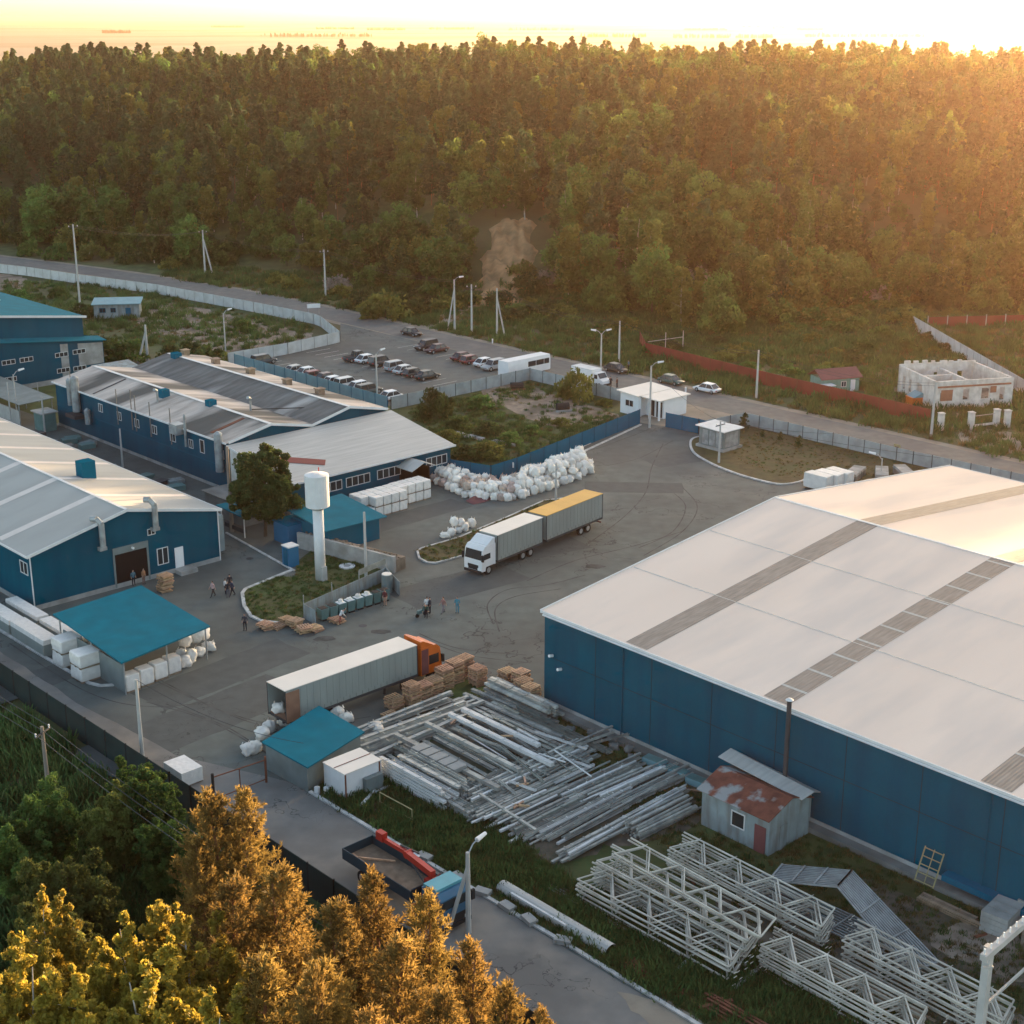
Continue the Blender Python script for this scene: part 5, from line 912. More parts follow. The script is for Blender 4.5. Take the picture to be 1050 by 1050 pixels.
# pallets of bare wood
palm = MB()
for yy in (-.52, 0, .52): palm.box(-.6, yy - .06, 0, .6, yy + .06, .10)
for k in range(5): palm.box(-.6 + k * .265, -.6, .102, -.6 + k * .265 + .14, .6, .13)
pal = bpy.data.meshes.new('wooden_pallet'); pal.from_pydata(palm.v, [], palm.f); pal.materials.append(MAT['wood'])
STK = (((69.9, 89.6), 3, 'lowest stack at the trailer end'), ((71.4, 91.0), 9, 'medium stack next to the lowest one'), ((72.9, 90.5), 15, 'tall square stack beside the trailer'), ((74.3, 90.7), 12, 'stack right of the tall square one'), ((75.6, 90.9), 12, 'stack facing the wheels of the orange cab'), ((77.1, 91.2), 15, 'pale-topped tall stack under the orange cab'), ((78.6, 91.6), 15, 'rough tall stack beyond the pale-topped one'), ((79.9, 91.8), 15, 'outermost stack of the row in front of the orange cab'),
       ((79.7, 89.8), 13, 'stack standing at the head of the long beams'), ((81.4, 87.9), 12, 'left stack of the far group before the warehouse corner'), ((81.6, 86.4), 14, 'second stack of the far group before the warehouse corner'), ((80.6, 85.0), 14, 'third stack of the far group before the warehouse corner'), ((80.2, 83.6), 14, 'stack touching the warehouse corner'))
for (a, B), n, lab in STK:
    n = max(3, n - 2)
    for k in range(n):
        o = link('wooden_pallet', pal); o.location = wp(a + random.uniform(-.05, .05), B + random.uniform(-.09, .09), .05 + k * .15); o.rotation_euler.z = TH + random.uniform(-.12, .12) + (pi / 2 if k % 3 == 1 else 0); tag(o, ('topmost wooden pallet of the ' if k == n - 1 else 'wooden pallet inside the ') + lab, 'pallet', 'pallets of the ' + lab)
for (px, py), n, lab in (((273, 645), 4, 'low stack at the left of the lawn corner'), ((284, 644), 2, 'flat pair between the lawn corner stacks'), ((302, 643), 5, 'stack in the middle below the lawn'), ((312, 648), 4, 'stack nearest the camera below the lawn'), ((322, 647), 3, 'stack right below the waste bins'), ((345, 638), 3, 'small stack in front of the waste bins'), ((170, 606), 12, 'leaning stack before the white door'), ((295, 639), 4, 'stack closest to the lawn kerb')):
    x, y_, _ = G(px, py)
    for k in range(n):
        o = link('wooden_pallet', pal); o.location = (x + random.uniform(-.15, .15), y_ + random.uniform(-.15, .15), .03 + k * .15); o.rotation_euler = (0, random.uniform(0, .08), TH + random.uniform(-.3, .3)); tag(o, ('topmost pallet of the ' if k == n - 1 else 'pallet within the ') + lab, 'pallet', 'pallets of the ' + lab)
# ------------------------------------------------ beams
def beam_obj(a, B, z, L, rz, w_, h, label, group, mat='beam', kind=0, name='metal_rail', tilt=0.0):
    key = (round(L * 2) / 2, w_, h, mat, kind)
    if key not in BM:
        mb = MB()
        if kind == 0: mb.box(0, -w_ / 2, 0, key[0], w_ / 2, h)
        elif kind == 1: mb.box(0, -w_ / 2, 0, key[0], w_ / 2, .03).box(0, -w_ / 2, .03, key[0], -w_ / 2 + .03, h).box(0, w_ / 2 - .03, .03, key[0], w_ / 2, h)
        elif kind == 2: mb.cyl((0, 0, h / 2), (key[0], 0, h / 2), h / 2, n=8)
        else:
            mb.box(0, -w_ / 2, 0, key[0], w_ / 2, .03).box(0, -w_ / 2, h - .03, key[0], w_ / 2, h).box(0, -.02, .03, key[0], .02, h - .03)
        if kind != 2:
            x = .8
            while x < key[0] - .3: mb.box(x, -w_ / 2 - .02, h, x + .06, w_ / 2 + .02, h + .06); x += 1.9
        me = bpy.data.meshes.new(name); me.from_pydata(mb.v, [], mb.f); me.materials.append(MAT[mat]); BM[key] = me
    o = link(name, BM[key]); o.location = wp(a, B, z); o.rotation_euler = (0, tilt, TH + rz); return tag(o, label, 'beam', group)
BM = {}
VD = -pi / 2                              # running along the warehouse wall
def pile(a0, a1, B0, L, rz, layers, label, group, w_=.32, h=.22, gap=.12, mat='beam', kinds=(0, 1, 3), jit=.5, z0=.06, along='a', drop=.1, fan=.045):
    x = a0
    while x < a1:
        for l in range(layers):
            if l and random.random() < drop + .12 * l: continue
            j = random.uniform(-jit, jit); k = random.choice(kinds)
            p = (x, B0 + j) if along == 'a' else (B0 + j, x)
            beam_obj(p[0], p[1], z0 + l * (h + .06), L + random.choice((-.5, 0, 0, .5)), rz + random.uniform(-fan, fan), w_, h, ('upper ' if l == layers - 1 else 'lower ') + label, group, mat, k)
        x += w_ + gap * random.uniform(.2, 2.0)
pile(64.4, 78.8, 85.2, 12.0, VD, 2, 'grey beam lying parallel to the warehouse wall in the broad beam field', 'beams of the broad field parallel to the warehouse', gap=.42, jit=.5, w_=.36, drop=.25)
pile(66.2, 78.5, 83.6, 11.0, VD, 1, 'grey beam on the second tier of the broad beam field', 'second tier beams of the broad field', gap=1.1, jit=.9, w_=.3, z0=.62, mat='galv_dark', fan=.04)
for a, L in ((72.6, 12), (70.1, 11), (74.0, 9), (67.0, 12.0)): beam_obj(a, 85.3, .95, L, VD + random.uniform(-.01, .01), .38, .3, {72.6: 'brightest white beam across the middle of the beam field', 70.1: 'pale beam nearer the lane in the beam field', 74.0: 'short pale beam beside the brightest one', 67.0: 'pale grey beam at the near side of the beam field'}[a], 'pale beams on the field', 'beam_pale' if a > 72 else 'beam')
pile(86.2, 89.5, 62.6, 13.5, 0, 3, 'long grey beam of the bundle edging the paved yard below the lorry', 'long beams edging the paved yard', along='b', w_=.3, gap=.14, jit=.7)
pile(84.6, 86.2, 63.8, 10.5, 0, 2, 'grey beam of the bundle behind the container', 'beams behind the white container', along='b', w_=.35, h=.3, gap=.12, jit=.4)
pile(78.6, 80.2, 87.6, 7.5, VD, 6, 'beam of the block stacked beside the far pallets', 'beams of the tall block by the far pallets', w_=.3, h=.2, gap=.03, jit=.12, drop=0, kinds=(0,), fan=.005)
pile(75.6, 78.4, 88.4, 12, VD, 2, 'grey beam behind the brightest beam', 'beams behind the brightest beam', w_=.34, gap=.3, jit=1.2)
for k in range(26):
    a, B = random.uniform(65, 79), random.uniform(73, 84); beam_obj(a, B, random.uniform(.75, 1.1), random.choice((2.5, 3.5, 5, 6.5)), random.choice((VD, VD, 0)) + random.uniform(-.25, .25), .2, .12, 'short loose bar thrown across the broad beam field', 'loose bars across the beam field', random.choice(('beam', 'galv_dark', 'beam_pale')), random.choice((0, 1, 2)), 'steel_bar')
for k in range(18):
    a, B = random.uniform(59.5, 80), random.uniform(38, 66); tag(MB().box(-.4, -.1, 0, .5, .12, .1).build('debris_piece', random.choice(('wood_old', 'concrete', 'rust', 'galv_dark')), loc=wp(a, B, .06), rz=random.uniform(0, 6)), 'small scrap piece lying in the weeds round the white frames', 'scrap', 'scrap pieces in the weeds round the white frames')
# bundles by the container
for i, (a, B, L, n, m, lab) in enumerate(((63.1, 82.2, 7.0, 3, 7, 'near bundle beside the container'), (64.6, 82.0, 7.2, 3, 6, 'second bundle beside the container'), (66.0, 82.4, 5.0, 3, 4, 'concrete blocks bundle'), (66.6, 76.6, 5.5, 3, 3, 'small bundle at the grass'), (63.6, 75.6, 3.2, 3, 3, 'short bundle at the grass'))):
    pile(a, a + n * .36, B, L, VD, m, f'beam of the {lab}', f'beams of the {lab}', w_=.3, h=.19, gap=.04, jit=.15, mat='beam_pale' if i in (0,) else 'beam', kinds=(0, 1), drop=.0, fan=.01)
for k in range(5): q = T('concrete_block', ('first', 'second', 'third', 'fourth', 'fifth')[k] + ' pale block from the near end of the row on the bundle', 'block', 66.4, 81.8 - k * 1.05, 1.15, 0, 'pale blocks in a row on the bundle'); MB().box(-.35, -.45, 0, .9, .45, .35).build('block', 'concrete', q)
# crosswise heaps of bars
def heap(a0, B0, B1, L, n, layers, lab, grp, rz=0.0, skew=.0, z0=.08, mat=('beam', 'galv_dark', 'beam', 'beam', 'beam_pale')):
    for i in range(n):
        B = B0 + (B1 - B0) * i / n
        for l in range(layers):
            if random.random() < .15: continue
            beam_obj(a0 + random.uniform(-.9, .9) + skew * i, B + random.uniform(-.12, .12), z0 + l * .2 + random.uniform(0, .05), L + random.uniform(-2, .5), rz + random.uniform(-.035, .035), .2, .16, f"{('bottom', 'middle', 'top', 'uppermost')[min(l, 3)]} {lab}", grp, random.choice(mat), random.choice((0, 1, 2)), 'steel_bar', tilt=random.uniform(-.008, .008))
heap(65.2, 75.6, 71.4, 12.5, 17, 4, 'grey bar of the long crosswise heap next to the beam field', 'bars of the long crosswise heap', .02, -.1)
heap(64.3, 71.4, 68.4, 7.0, 11, 4, 'grey bar of the short crosswise heap nearer the lane', 'bars of the short crosswise heap', .0, .02)
heap(70.6, 71.2, 66.0, 8.5, 15, 3, 'grey bar of the crosswise heap nearer the warehouse', 'bars of the crosswise heap by the warehouse', -.02, .12)
heap(63.8, 68.2, 65.6, 9.0, 9, 3, 'grey bar of the narrow heap before the white frames', 'bars of the narrow heap before the white frames', .03, .3)
heap(64.4, 64.9, 63.7, 13.0, 6, 3, 'long bar running up to the tin shed', 'long bars running up to the tin shed', .02, .1)
pile(62.4, 63.9, 70.4, 6.0, 0, 5, 'bar of the tied block beside the white frames', 'bars of the tied block beside the white frames', along='b', w_=.22, h=.16, gap=.05, jit=.2, kinds=(0, 2), drop=0)
for a, B, L, rz, lab in ((69, 72.5, 1.2, .9, 'on the long crosswise heap'), (67, 70, 1.1, 2.2, 'low on the short crosswise heap'), (71.6, 84, 1.0, .4, 'on the brightest white beam'), (70, 78.5, 1.3, 1.2, 'between beams in the middle of the field'), (66.0, 70.6, 1.2, .2, 'across the short heap'), (68.4, 72.9, 1.0, -.4, 'orange one at the top of the long heap'), (77.6, 65.6, 2.6, -.9, 'long one leaning by the warehouse plinth'), (73.8, 79, 1, 2.4, 'on the far side of the beam field')):
    tag(MB().box(0, -.07, 0, L, .07, .12).build('timber_spacer', 'wood', loc=wp(a, B, .95 if B > 66 else .2), rz=TH + rz), 'orange-brown timber spacer ' + lab, 'timber')
# ------------------------------------------------ white lattice frames
def truss_mesh(L, w_, lean, n, r=.065, mat='pipe_white'):
    mb = MB(); mb.cyl((0, 0, 0), (L, 0, 0), r, n=6).cyl((lean, w_, 0), (L + lean, w_, 0), r, n=6)
    for i in range(n + 1):
        x = L * i / n
        if i: mb.cyl((x, 0, 0), (x - 2.07, w_, 0), r * .85, n=5, caps=False)
        mb.cyl((x, 0, 0), (min(x + .66, L + lean), w_, 0), r * .85, n=5, caps=False)
        for yy, s in ((0, -1), (w_, 1)): mb.cyl((x + .6, yy, 0), (x + .6, yy + s * .28, .0), r * .5, n=4)
    me = bpy.data.meshes.new('lattice_frame'); me.from_pydata(mb.v, [], mb.f); me.materials.append(MAT[mat]); me.polygons.foreach_set('use_smooth', [True] * len(me.polygons)); return me
TM = truss_mesh(12.6, 2.25, -.7, 4); TM2 = truss_mesh(10.8, 2.1, -.6, 4)
TRS = []
def frames(a, B, n, z0, dz, me, lab, grp, rz=0, jit=.13, tops=()):
    for k in range(n):
        o = link('lattice_frame', me); o.location = wp(a + random.uniform(-.1, .1), B + random.uniform(-jit, jit), z0 + k * dz); o.rotation_euler.z = TH + VD + rz + random.uniform(-.025, .025); tag(o, ('topmost ' if k == n - 1 else 'lower ') + 'white lattice frame of the ' + lab, 'lattice frame', grp)
# laid flat along the wall direction; local +y of a frame points to +a
frames(62.0, 60.3, 7, .15, .22, TM, 'near stack beside the tubular bench', 'white frames of the near stack', .02)
frames(64.1, 60.6, 8, .2, .25, TM, 'tall middle stack that overlaps the near one', 'white frames of the middle stack', -.01)
frames(65.0, 59.9, 2, 2.2, .22, TM, 'pair shifted on top of the middle stack', 'white frames shifted on top of the middle stack', -.03)
frames(69.0, 58.6, 8, .15, .23, TM, 'stack below the tin shed', 'white frames of the stack below the tin shed', .0)
frames(64.6, 47.4, 8, .15, .23, TM2, 'stack in the near corner left of the rusty planks', 'white frames of the corner stack', .0)
frames(68.8, 44.2, 8, .15, .25, TM2, 'stack next to the folded grey panels and the pylon', 'white frames of the stack by the pylon', -.02)
for a, B, lab in ((64.2, 61.8, 'middle'), (66.6, 54, 'middle'), (62.2, 52, 'near'), (69.2, 50, 'shed')):
    pass
def ribbed(name, lab, pts, mat='galv', n=14):
    """panel of parallel bars between two edges (quad p0 p1 p2 p3, world coords)"""
    p = [Vector(q) for q in pts]; c = p[0].copy(); p = [q - c for q in p]; o = thing(name, lab, 'panel', c, 0)
    mb = MB()
    for i in range(n + 1): t = i / n; mb.beam(p[0].lerp(p[3], t), p[1].lerp(p[2], t), .1, .08)
    mb.build('bars', mat, o)
    for t in (0, .33, .66, 1): MB().beam(p[0].lerp(p[1], t) + Vector((0, 0, .09)), p[3].lerp(p[2], t) + Vector((0, 0, .09)), .12, .07).build('crossbar', mat, o)
    return o
r0, r1 = wp(74.0, 48.0, 2.3), wp(72.4, 46.6, 2.3)
ribbed('ribbed_panel', 'grey ribbed panel sloping towards the tin shed from the folded ridge', (wp(73.8, 52.6, 1.1), wp(74.9, 47.9, 2.3), wp(72.6, 47.4, 2.3), wp(71.6, 52.0, 1.1)), n=10)
ribbed('ribbed_panel', 'grey ribbed panel sloping down beside the bare ground from the folded ridge', (wp(74.9, 47.9, 2.3), wp(72.9, 40.0, .3), wp(70.6, 40.6, .3), wp(72.6, 47.4, 2.3)), n=12)
ribbed('ribbed_panel', 'lowest grey ribbed panel lying under the folded ridge', (wp(73.0, 53.5, .3), wp(73.4, 43.0, .3), wp(70.9, 43.0, .3), wp(70.6, 53.5, .3)), n=9)
# loose things around the storage ground
hp_ = T('half_pipe', 'long pale blue curved sheet lying beside the lane kerb', 'sheet', 59.3, 64.6, .1, VD); mb = MB()
for i in range(8):
    t0, t1 = pi * i / 8, pi * (i + 1) / 8; mb.add([(0, -.55 * cos(t0), .5 * sin(t0)), (10, -.55 * cos(t0), .5 * sin(t0)), (10, -.55 * cos(t1), .5 * sin(t1)), (0, -.55 * cos(t1), .5 * sin(t1))], [(0, 1, 2, 3)])
mb.build('shell', 'lean_roof', hp_, True)
MB().box(1.5, -.6, .36, 6.5, -.45, .52).build('edge', 'white_trim', hp_)
pile(61.5, 62.6, 62.4, 6.5, VD, 1, 'thin galvanised pipe lying in the grass between half pipe and frames', 'thin pipes in the grass', w_=.12, h=.1, gap=.1, mat='galv', kinds=(2,))
pile(58.7, 59.9, 53.8, 4.5, VD, 1, 'rusty bar in the weeds beside the lane kerb', 'rusty bars beside the lane kerb', w_=.14, h=.12, gap=.08, mat='rust', kinds=(0,))
pile(59.3, 60.6, 47.5, 7, VD, 2, 'rusty bar of the long bundle near the lane end', 'rusty bars of the long bundle near the lane end', w_=.14, h=.12, gap=.08, mat='rust', kinds=(0,))
pile(66.6, 68.0, 44.0, 7.0, VD, 1, 'brown plank between the two corner frame stacks', 'brown planks between the corner stacks', w_=.24, h=.08, gap=.03, mat='wood_old', kinds=(0,))
pile(78.2, 79.0, 44.9, 4.2, VD, 3, 'brown board of the bundle by the warehouse plinth', 'brown boards by the warehouse plinth', w_=.2, h=.1, gap=.03, mat='wood_old', kinds=(0,), jit=.1, fan=.01)
sc_ = T('scaffold_frame', 'yellow scaffold ladder frame leaning on the warehouse wall', 'frame', 80.3, 46.2, .3, -pi / 2)
mb = MB()
for x in (0, 1.4): mb.cyl((x, -.5, 0), (x, .5, 2.2), .05, n=5)
for k in range(5): mb.cyl((0, -.5 + k * .24, .1 + k * .5), (1.4, -.5 + k * .24, .1 + k * .5), .04, n=5)
mb.cyl((.7, -.5, 0), (.7, .5, 2.2), .035, n=5).build('frame', 'yellow_paint', sc_)
for a, B, sx, sy, h, m, lab in ((78.3, 38.6, 2.6, 1.8, 1.4, 'concrete', 'grey covered block stack beside the pylon'), (81.0, 37.4, 2.6, 2.0, 1.5, 'concrete', 'grey block stack against the warehouse at the picture edge'), (78.8, 36.0, 2.4, 1.8, 1.2, 'rubble', 'rough stone stack behind the pylon crossarm')):
    o = T('block_stack', lab, 'stack', a, B, .06, .1); mb = MB()
    for l in range(4):
        for i in range(3): mb.box(i * sx / 3 + .01 * l, .01 * l, l * h / 4, (i + 1) * sx / 3 - .03, sy, (l + 1) * h / 4 - .02)
    mb.build('blocks', m, o)
for i, (a, B, s) in enumerate(((80.0, 76.3, .5), (79.6, 75.2, .6), (80.2, 74.2, .55), (79.4, 73.3, .5), (79.9, 72.2, .5), (79.2, 71.3, .4), (79.0, 77.8, .5))):
    me = BAGM[i % 5]; o = link('boulder', me.copy()); o.data.materials.clear(); o.data.materials.append(MAT['concrete_dark']); o.location = wp(a, B, .02); o.scale = (s * 1.6, s * 1.3, s); o.rotation_euler.z = i; tag(o, ('grey boulder by the warehouse plinth, nearest the far pallets', 'large grey boulder third from the tin shed side', 'round grey boulder in the middle of the row by the plinth', 'grey boulder right of the round one', 'grey boulder second from the tin shed side', 'smallest grey boulder towards the tin shed', 'grey boulder lying half behind the tall beam block')[i], 'boulder', 'boulders along the warehouse plinth')
for i, B in enumerate((70.2, 68.0, 65.8)):
    o = T('teal_crate', ('teal metal tray at the plinth farthest from the tin shed', 'teal metal tray in the middle at the plinth', 'teal metal tray nearest the tin shed')[i], 'crate', 79.2, B, .06, VD + .08, 'teal trays along the plinth'); MB().box(0, 0, 0, 1.9, .9, .5).build('tray', 'fence_light', o); MB().box(.06, .06, .5, 1.84, .84, .53).build('lid', 'teal_bin', o)
gf = T('goal_frame', 'rusty yellow tube frame lying in the grass near the bundles', 'frame', 60.4, 79.0, .1, VD)
MB().cyl((0, 0, .9), (3.6, .1, .9), .045, n=5).cyl((0, 0, .1), (3.6, .1, .1), .045, n=5).cyl((0, 0, .1), (0, 0, .9), .045, n=5).cyl((3.6, .1, .1), (3.6, .1, .9), .045, n=5).build('frame', 'yellow_paint', gf)
for a, B, L, rz, m, lab in ((59.0, 79.5, 2.6, .5, 'white_trim', 'white post lying at the lane kerb'), (58.8, 81.6, 2.4, .9, 'wood', 'orange timber lying by the container'), (61.0, 80.4, 1.5, .1, 'concrete', 'short concrete slab beside the container'), (60.9, 50.5, 4.0, .2, 'galv', 'thin leaning tube across the near frame stack'), (62.0, 47.0, 3.2, .1, 'galv', 'thin tube leaning at the corner frame stack'), (58.9, 47.2, 2.2, -.4, 'rust', 'rusty angle bar on the lane edge')):
    tag(MB().box(0, -.12, 0, L, .12, .14).build('loose_bar', m, loc=wp(a, B, .1), rz=TH + rz), lab, 'bar')
for i, (a, B) in enumerate(((58.0, 83.5), (58.5, 83.0))): tag(MB().cyl((0, 0, 0), (0, 0, .5), .22, n=10).cyl((0, 0, .5), (0, 0, .56), .1, n=8).build('canister', 'white', loc=wp(a, B, .03)), ('white canister touching the shed corner', 'white canister next to the container')[i], 'canister')
for i in range(6):
    B = 70.4 - i * 2.6 + random.uniform(-.6, .6); tag(MB().box(-.3, -.5, 0, .35, .6, .3).build('kerb_stone', 'concrete', loc=wp(57.9, B, .05), rz=TH + random.uniform(-.5, .5)), ('displaced kerb stone beside the lorry cab', 'displaced kerb stone near the street lamp', 'tilted kerb stone between lamp and half pipe', 'kerb stone at the head of the half pipe', 'kerb stone halfway along the half pipe', 'kerb stone at the tail of the half pipe')[i], 'kerb stone', 'loose kerb stones along the lane')
# ------------------------------------------------ waste bins
en = T('bin_enclosure', 'grey-green sheet enclosure open at the front around the waste bins', 'enclosure', *Y(312, 634)); p0 = Vector(G(312, 634)); q1, q2, q3 = (Vector(G(*p)) - p0 for p in ((324, 641), (410, 611), (397, 590)))
en.location = p0; en.rotation_euler.z = 0; back_ = Vector(G(312, 634)) - p0; back2 = Vector(G(396, 596)) - p0
MB().beam((0, 0, .75), (back2.x, back2.y, .75), .06, 1.5).beam((0, 0, .75), (q1.x, q1.y, .75), .06, 1.5).beam((back2.x, back2.y, .75), (q2.x, q2.y, .75), .06, 1.5).build('panel', 'shed_wall', en)
for t in (0, .33, .66, 1): MB().cyl((back2.x * t, back2.y * t, 0), (back2.x * t, back2.y * t, 2.4), .05, n=5).build('post', 'galv', en)
MB().beam((back2.x * .66, back2.y * .66, 2.2), (back2.x, back2.y, 2.2), .04, .6).build('mesh_panel', 'galv_dark', en)
names = ('first', 'second', 'third', 'fourth', 'fifth', 'sixth', 'seventh', 'eighth')
for i in range(8):
    t = (i + .6) / 8.6; p = Vector(G(326, 637)).lerp(Vector(G(402, 613)), t); o = thing('waste_bin', f'{names[i]} teal waste bin from the lawn corner' + (' with white bags inside' if i in (2, 3, 4, 5) else ''), 'waste bin', p, TH - .05, 'teal waste bins in the enclosure'); o.scale = (.78, .85, 1.0)
    MB().loft([[(-.5, -.42, .15), (.5, -.42, .15), (.5, .42, .15), (-.5, .42, .15)], [(-.6, -.55, 1.2), (.6, -.55, 1.2), (.6, .55, 1.2), (-.6, .55, 1.2)]]).build('tub', 'teal_bin', o); MB().box(-.5, -.45, 1.202, .5, .45, 1.24).build('contents', 'white' if i in (2, 3, 4, 5) else 'black', o)
    MB().cyl((-.4, -.5, .08), (.4, -.5, .08), .08, n=8).build('castor', 'tyre', o)
    if i in (2, 3, 4, 5): bag(p.x, p.y, 1.15, f'white rubbish bag in the {names[i]} waste bin', 'white rubbish bags in the bins', s=.45, w=True, cat='rubbish bag')
tk_ = thing('tank', 'grey-green round tank at the right end of the waste bins', 'tank', G(397, 607), 0); MB().cyl((0, 0, 0), (0, 0, 1.9), .55, n=16).build('shell', 'grey_sheet', tk_); MB().cyl((0, 0, 1.9), (0, 0, 1.98), .5, n=16).build('lid', 'tarp_roof', tk_)
bar = thing('black_barrel', 'dark tank lying on the wasteland near the fence', 'tank', G(577, 421), .3); MB().cyl((-.9, 0, .6), (.9, 0, .6), .6, n=12).build('shell', 'black', bar); MB().box(-1.3, -1, 0, 1.3, -.6, .25).build('slab', 'concrete', bar)
bar = thing('black_barrel', 'dark tank half sunk behind the grey fence corner', 'tank', G(530, 399), .1); MB().cyl((-1, 0, .5), (1, 0, .5), .6, n=12).build('shell', 'black', bar); MB().box(-1.3, -.9, 0, 1.3, -.5, .2).build('slab', 'rust', bar)
for px, py, L, lab in ((470, 446, 8, 'long dirty concrete slab among the wasteland bushes'), (517, 456, 4, 'broken white sheeting heap on the wasteland near the blue fence')):
    o = thing('debris_slab', lab, 'slab', G(px, py), TH - pi / 2 + .1); mb = MB()
    for i in range(8): x = random.uniform(-L / 2, L / 2); mb.box(x - .7, random.uniform(-.8, 0), 0, x + .7, random.uniform(.2, .8), random.uniform(.15, .4))
    mb.build('pieces', 'concrete', o)
sg = thing('road_sign', 'white direction board on legs beside the parking entrance', 'sign', G(322, 322), 0.3); MB().box(-1.3, 0, 1.2, 1.3, .05, 2.0).build('board', 'white', sg); MB().cyl((-1, .06, 0), (-1, .06, 1.9), .04, n=5).build('post', 'galv', sg); MB().cyl((1, .06, 0), (1, .06, 1.9), .04, n=5).build('post', 'galv', sg)
sg = T('warning_sign', 'small yellow sign on the grey roadside fence', 'sign', *Y(919, 470), 1.1); MB().box(-.04, -.5, 0, -.01, .5, .8).build('board', 'yellow_paint', sg); MB().box(-.06, -.3, .2, -.045, .3, .5).build('print', 'maroon', sg)
sg = T('fence_notice', 'small white notice on the blue fence above the bag pile', 'sign', 125.0, 133.9, 1.0, R(0)); MB().box(-.06, -.25, 0, -.03, .25, .7).build('board', 'white', sg)
for i, (px, py) in enumerate(((505, 352), (703, 402))): tag(MB().box(-.12, -.12, 0, .12, .12, .8).build('marker_post', 'white', loc=G(px, py)), ('short white marker post by the road below the scarp poles', 'short white marker post by the road near the white saloon')[i], 'post')
for k in range(22):                        # junk in the passage between the halls
    B = random.uniform(154, 194); a = random.uniform(85.5, 93); tag(MB().box(-1, -.7, 0, 1, .7, random.uniform(.3, 1.1)).build('junk_pile', random.choice(('concrete_dark', 'shed_wall', 'metal_dark', 'teal_bin')), loc=wp(a, B, .03), rz=TH + random.uniform(-.3, .3)), 'dark crate in the cluttered passage between the two halls', 'crate', 'crates in the passage between the halls')
# ============================================================ people
def person_mesh(pose, seed):
    h = 1.75; J = {'hip': (0, 0, .92), 'chest': (0, 0, 1.25), 'neck': (0, 0, 1.48), 'head': (.02, 0, 1.60), 'top': (.02, 0, 1.72)}
    st = {'stand': 0.0, 'walk': .28, 'bend': .1}[pose]; bend = .35 if pose == 'bend' else 0
    if bend:
        for k, (dx, dz) in {'chest': (.2, -.06), 'neck': (.38, -.16), 'head': (.46, -.16), 'top': (.54, -.12)}.items(): x, y_, z = J[k]; J[k] = (x + dx, y_, z + dz)
    V = [J['hip'], J['chest'], J['neck'], J['head'], J['top']]; Rd = [(.16, .12), (.19, .13), (.065, .065), (.10, .09), (.085, .08)]; E_ = [(0, 1), (1, 2), (2, 3), (3, 4)]
    def chain(start, pts, rd):
        p = start
        for q, r in zip(pts, rd): V.append(q); Rd.append((r, r)); E_.append((p, len(V) - 1)); p = len(V) - 1
    for s in (-1, 1):
        f = st * s; chain(0, [(0, s * .10, .84), (f * .5, s * .11, .48), (f - .04 * (s < 0), s * .12, .09), (f + .16, s * .13, .05)], (.10, .07, .05, .045))
        c = J['chest']; g_ = -f * .8; chain(1, [(c[0], s * .20, c[2] + .14), (c[0] + g_ * .4 + bend * .3, s * .25, c[2] - .14), (c[0] + g_ + .06 + bend * .5, s * .25, c[2] - .38), (c[0] + g_ + .09 + bend * .5, s * .25, c[2] - .47)], (.07, .05, .038, .035))
    me = bpy.data.meshes.new('person'); me.from_pydata(V, E_, []); o = bpy.data.objects.new('tmp', me); COL.objects.link(o); md = o.modifiers.new('s', 'SKIN'); o.modifiers.new('u', 'SUBSURF').levels = 1
    for v, r in zip(me.skin_vertices[0].data, Rd): v.radius = r
    me.skin_vertices[0].data[0].use_root = True
    dg = bpy.context.evaluated_depsgraph_get(); dg.update(); m2 = bpy.data.meshes.new_from_object(o.evaluated_get(dg)); bpy.data.objects.remove(o)
    mi = []
    for p in m2.polygons:
        c = p.center; z = c.z + (bend * .4 if c.x > .2 else 0); side = abs(c.y)
        mi.append(3 if z > 1.62 and c.x < J['head'][0] + .03 else (0 if z > 1.46 else (2 if z < .93 and side < .2 else (0 if side > .215 and z < 1.02 else 1))) if z > .1 else 4)
    return m2, mi
PM = {p: person_mesh(p, 1) for p in ('stand', 'walk', 'bend')}
def cloth(c): return paint(c)
SK = M('skin', (.42, .25, .18), .6); HR = M('hair', (.03, .02, .015), .8); SHOE = MAT['black']
def person(px, py, pose, rz, shirt, trou, label, group=None, z=0, hat=None, loc=None):
    m, mi = PM[pose]; m = m.copy(); m.name = 'person'; m.materials.clear()
    for mt in (SK, M('shirt', shirt, .9), M('trousers', trou, .9), HR, SHOE): m.materials.append(mt)
    m.polygons.foreach_set('material_index', mi); m.polygons.foreach_set('use_smooth', [True] * len(mi)); o = link('person', m); o.location = loc or G(px, py); o.rotation_euler.z = rz; return tag(o, label, 'person', group)
DK, WT = (.02, .022, .03), (.6, .6, .58)
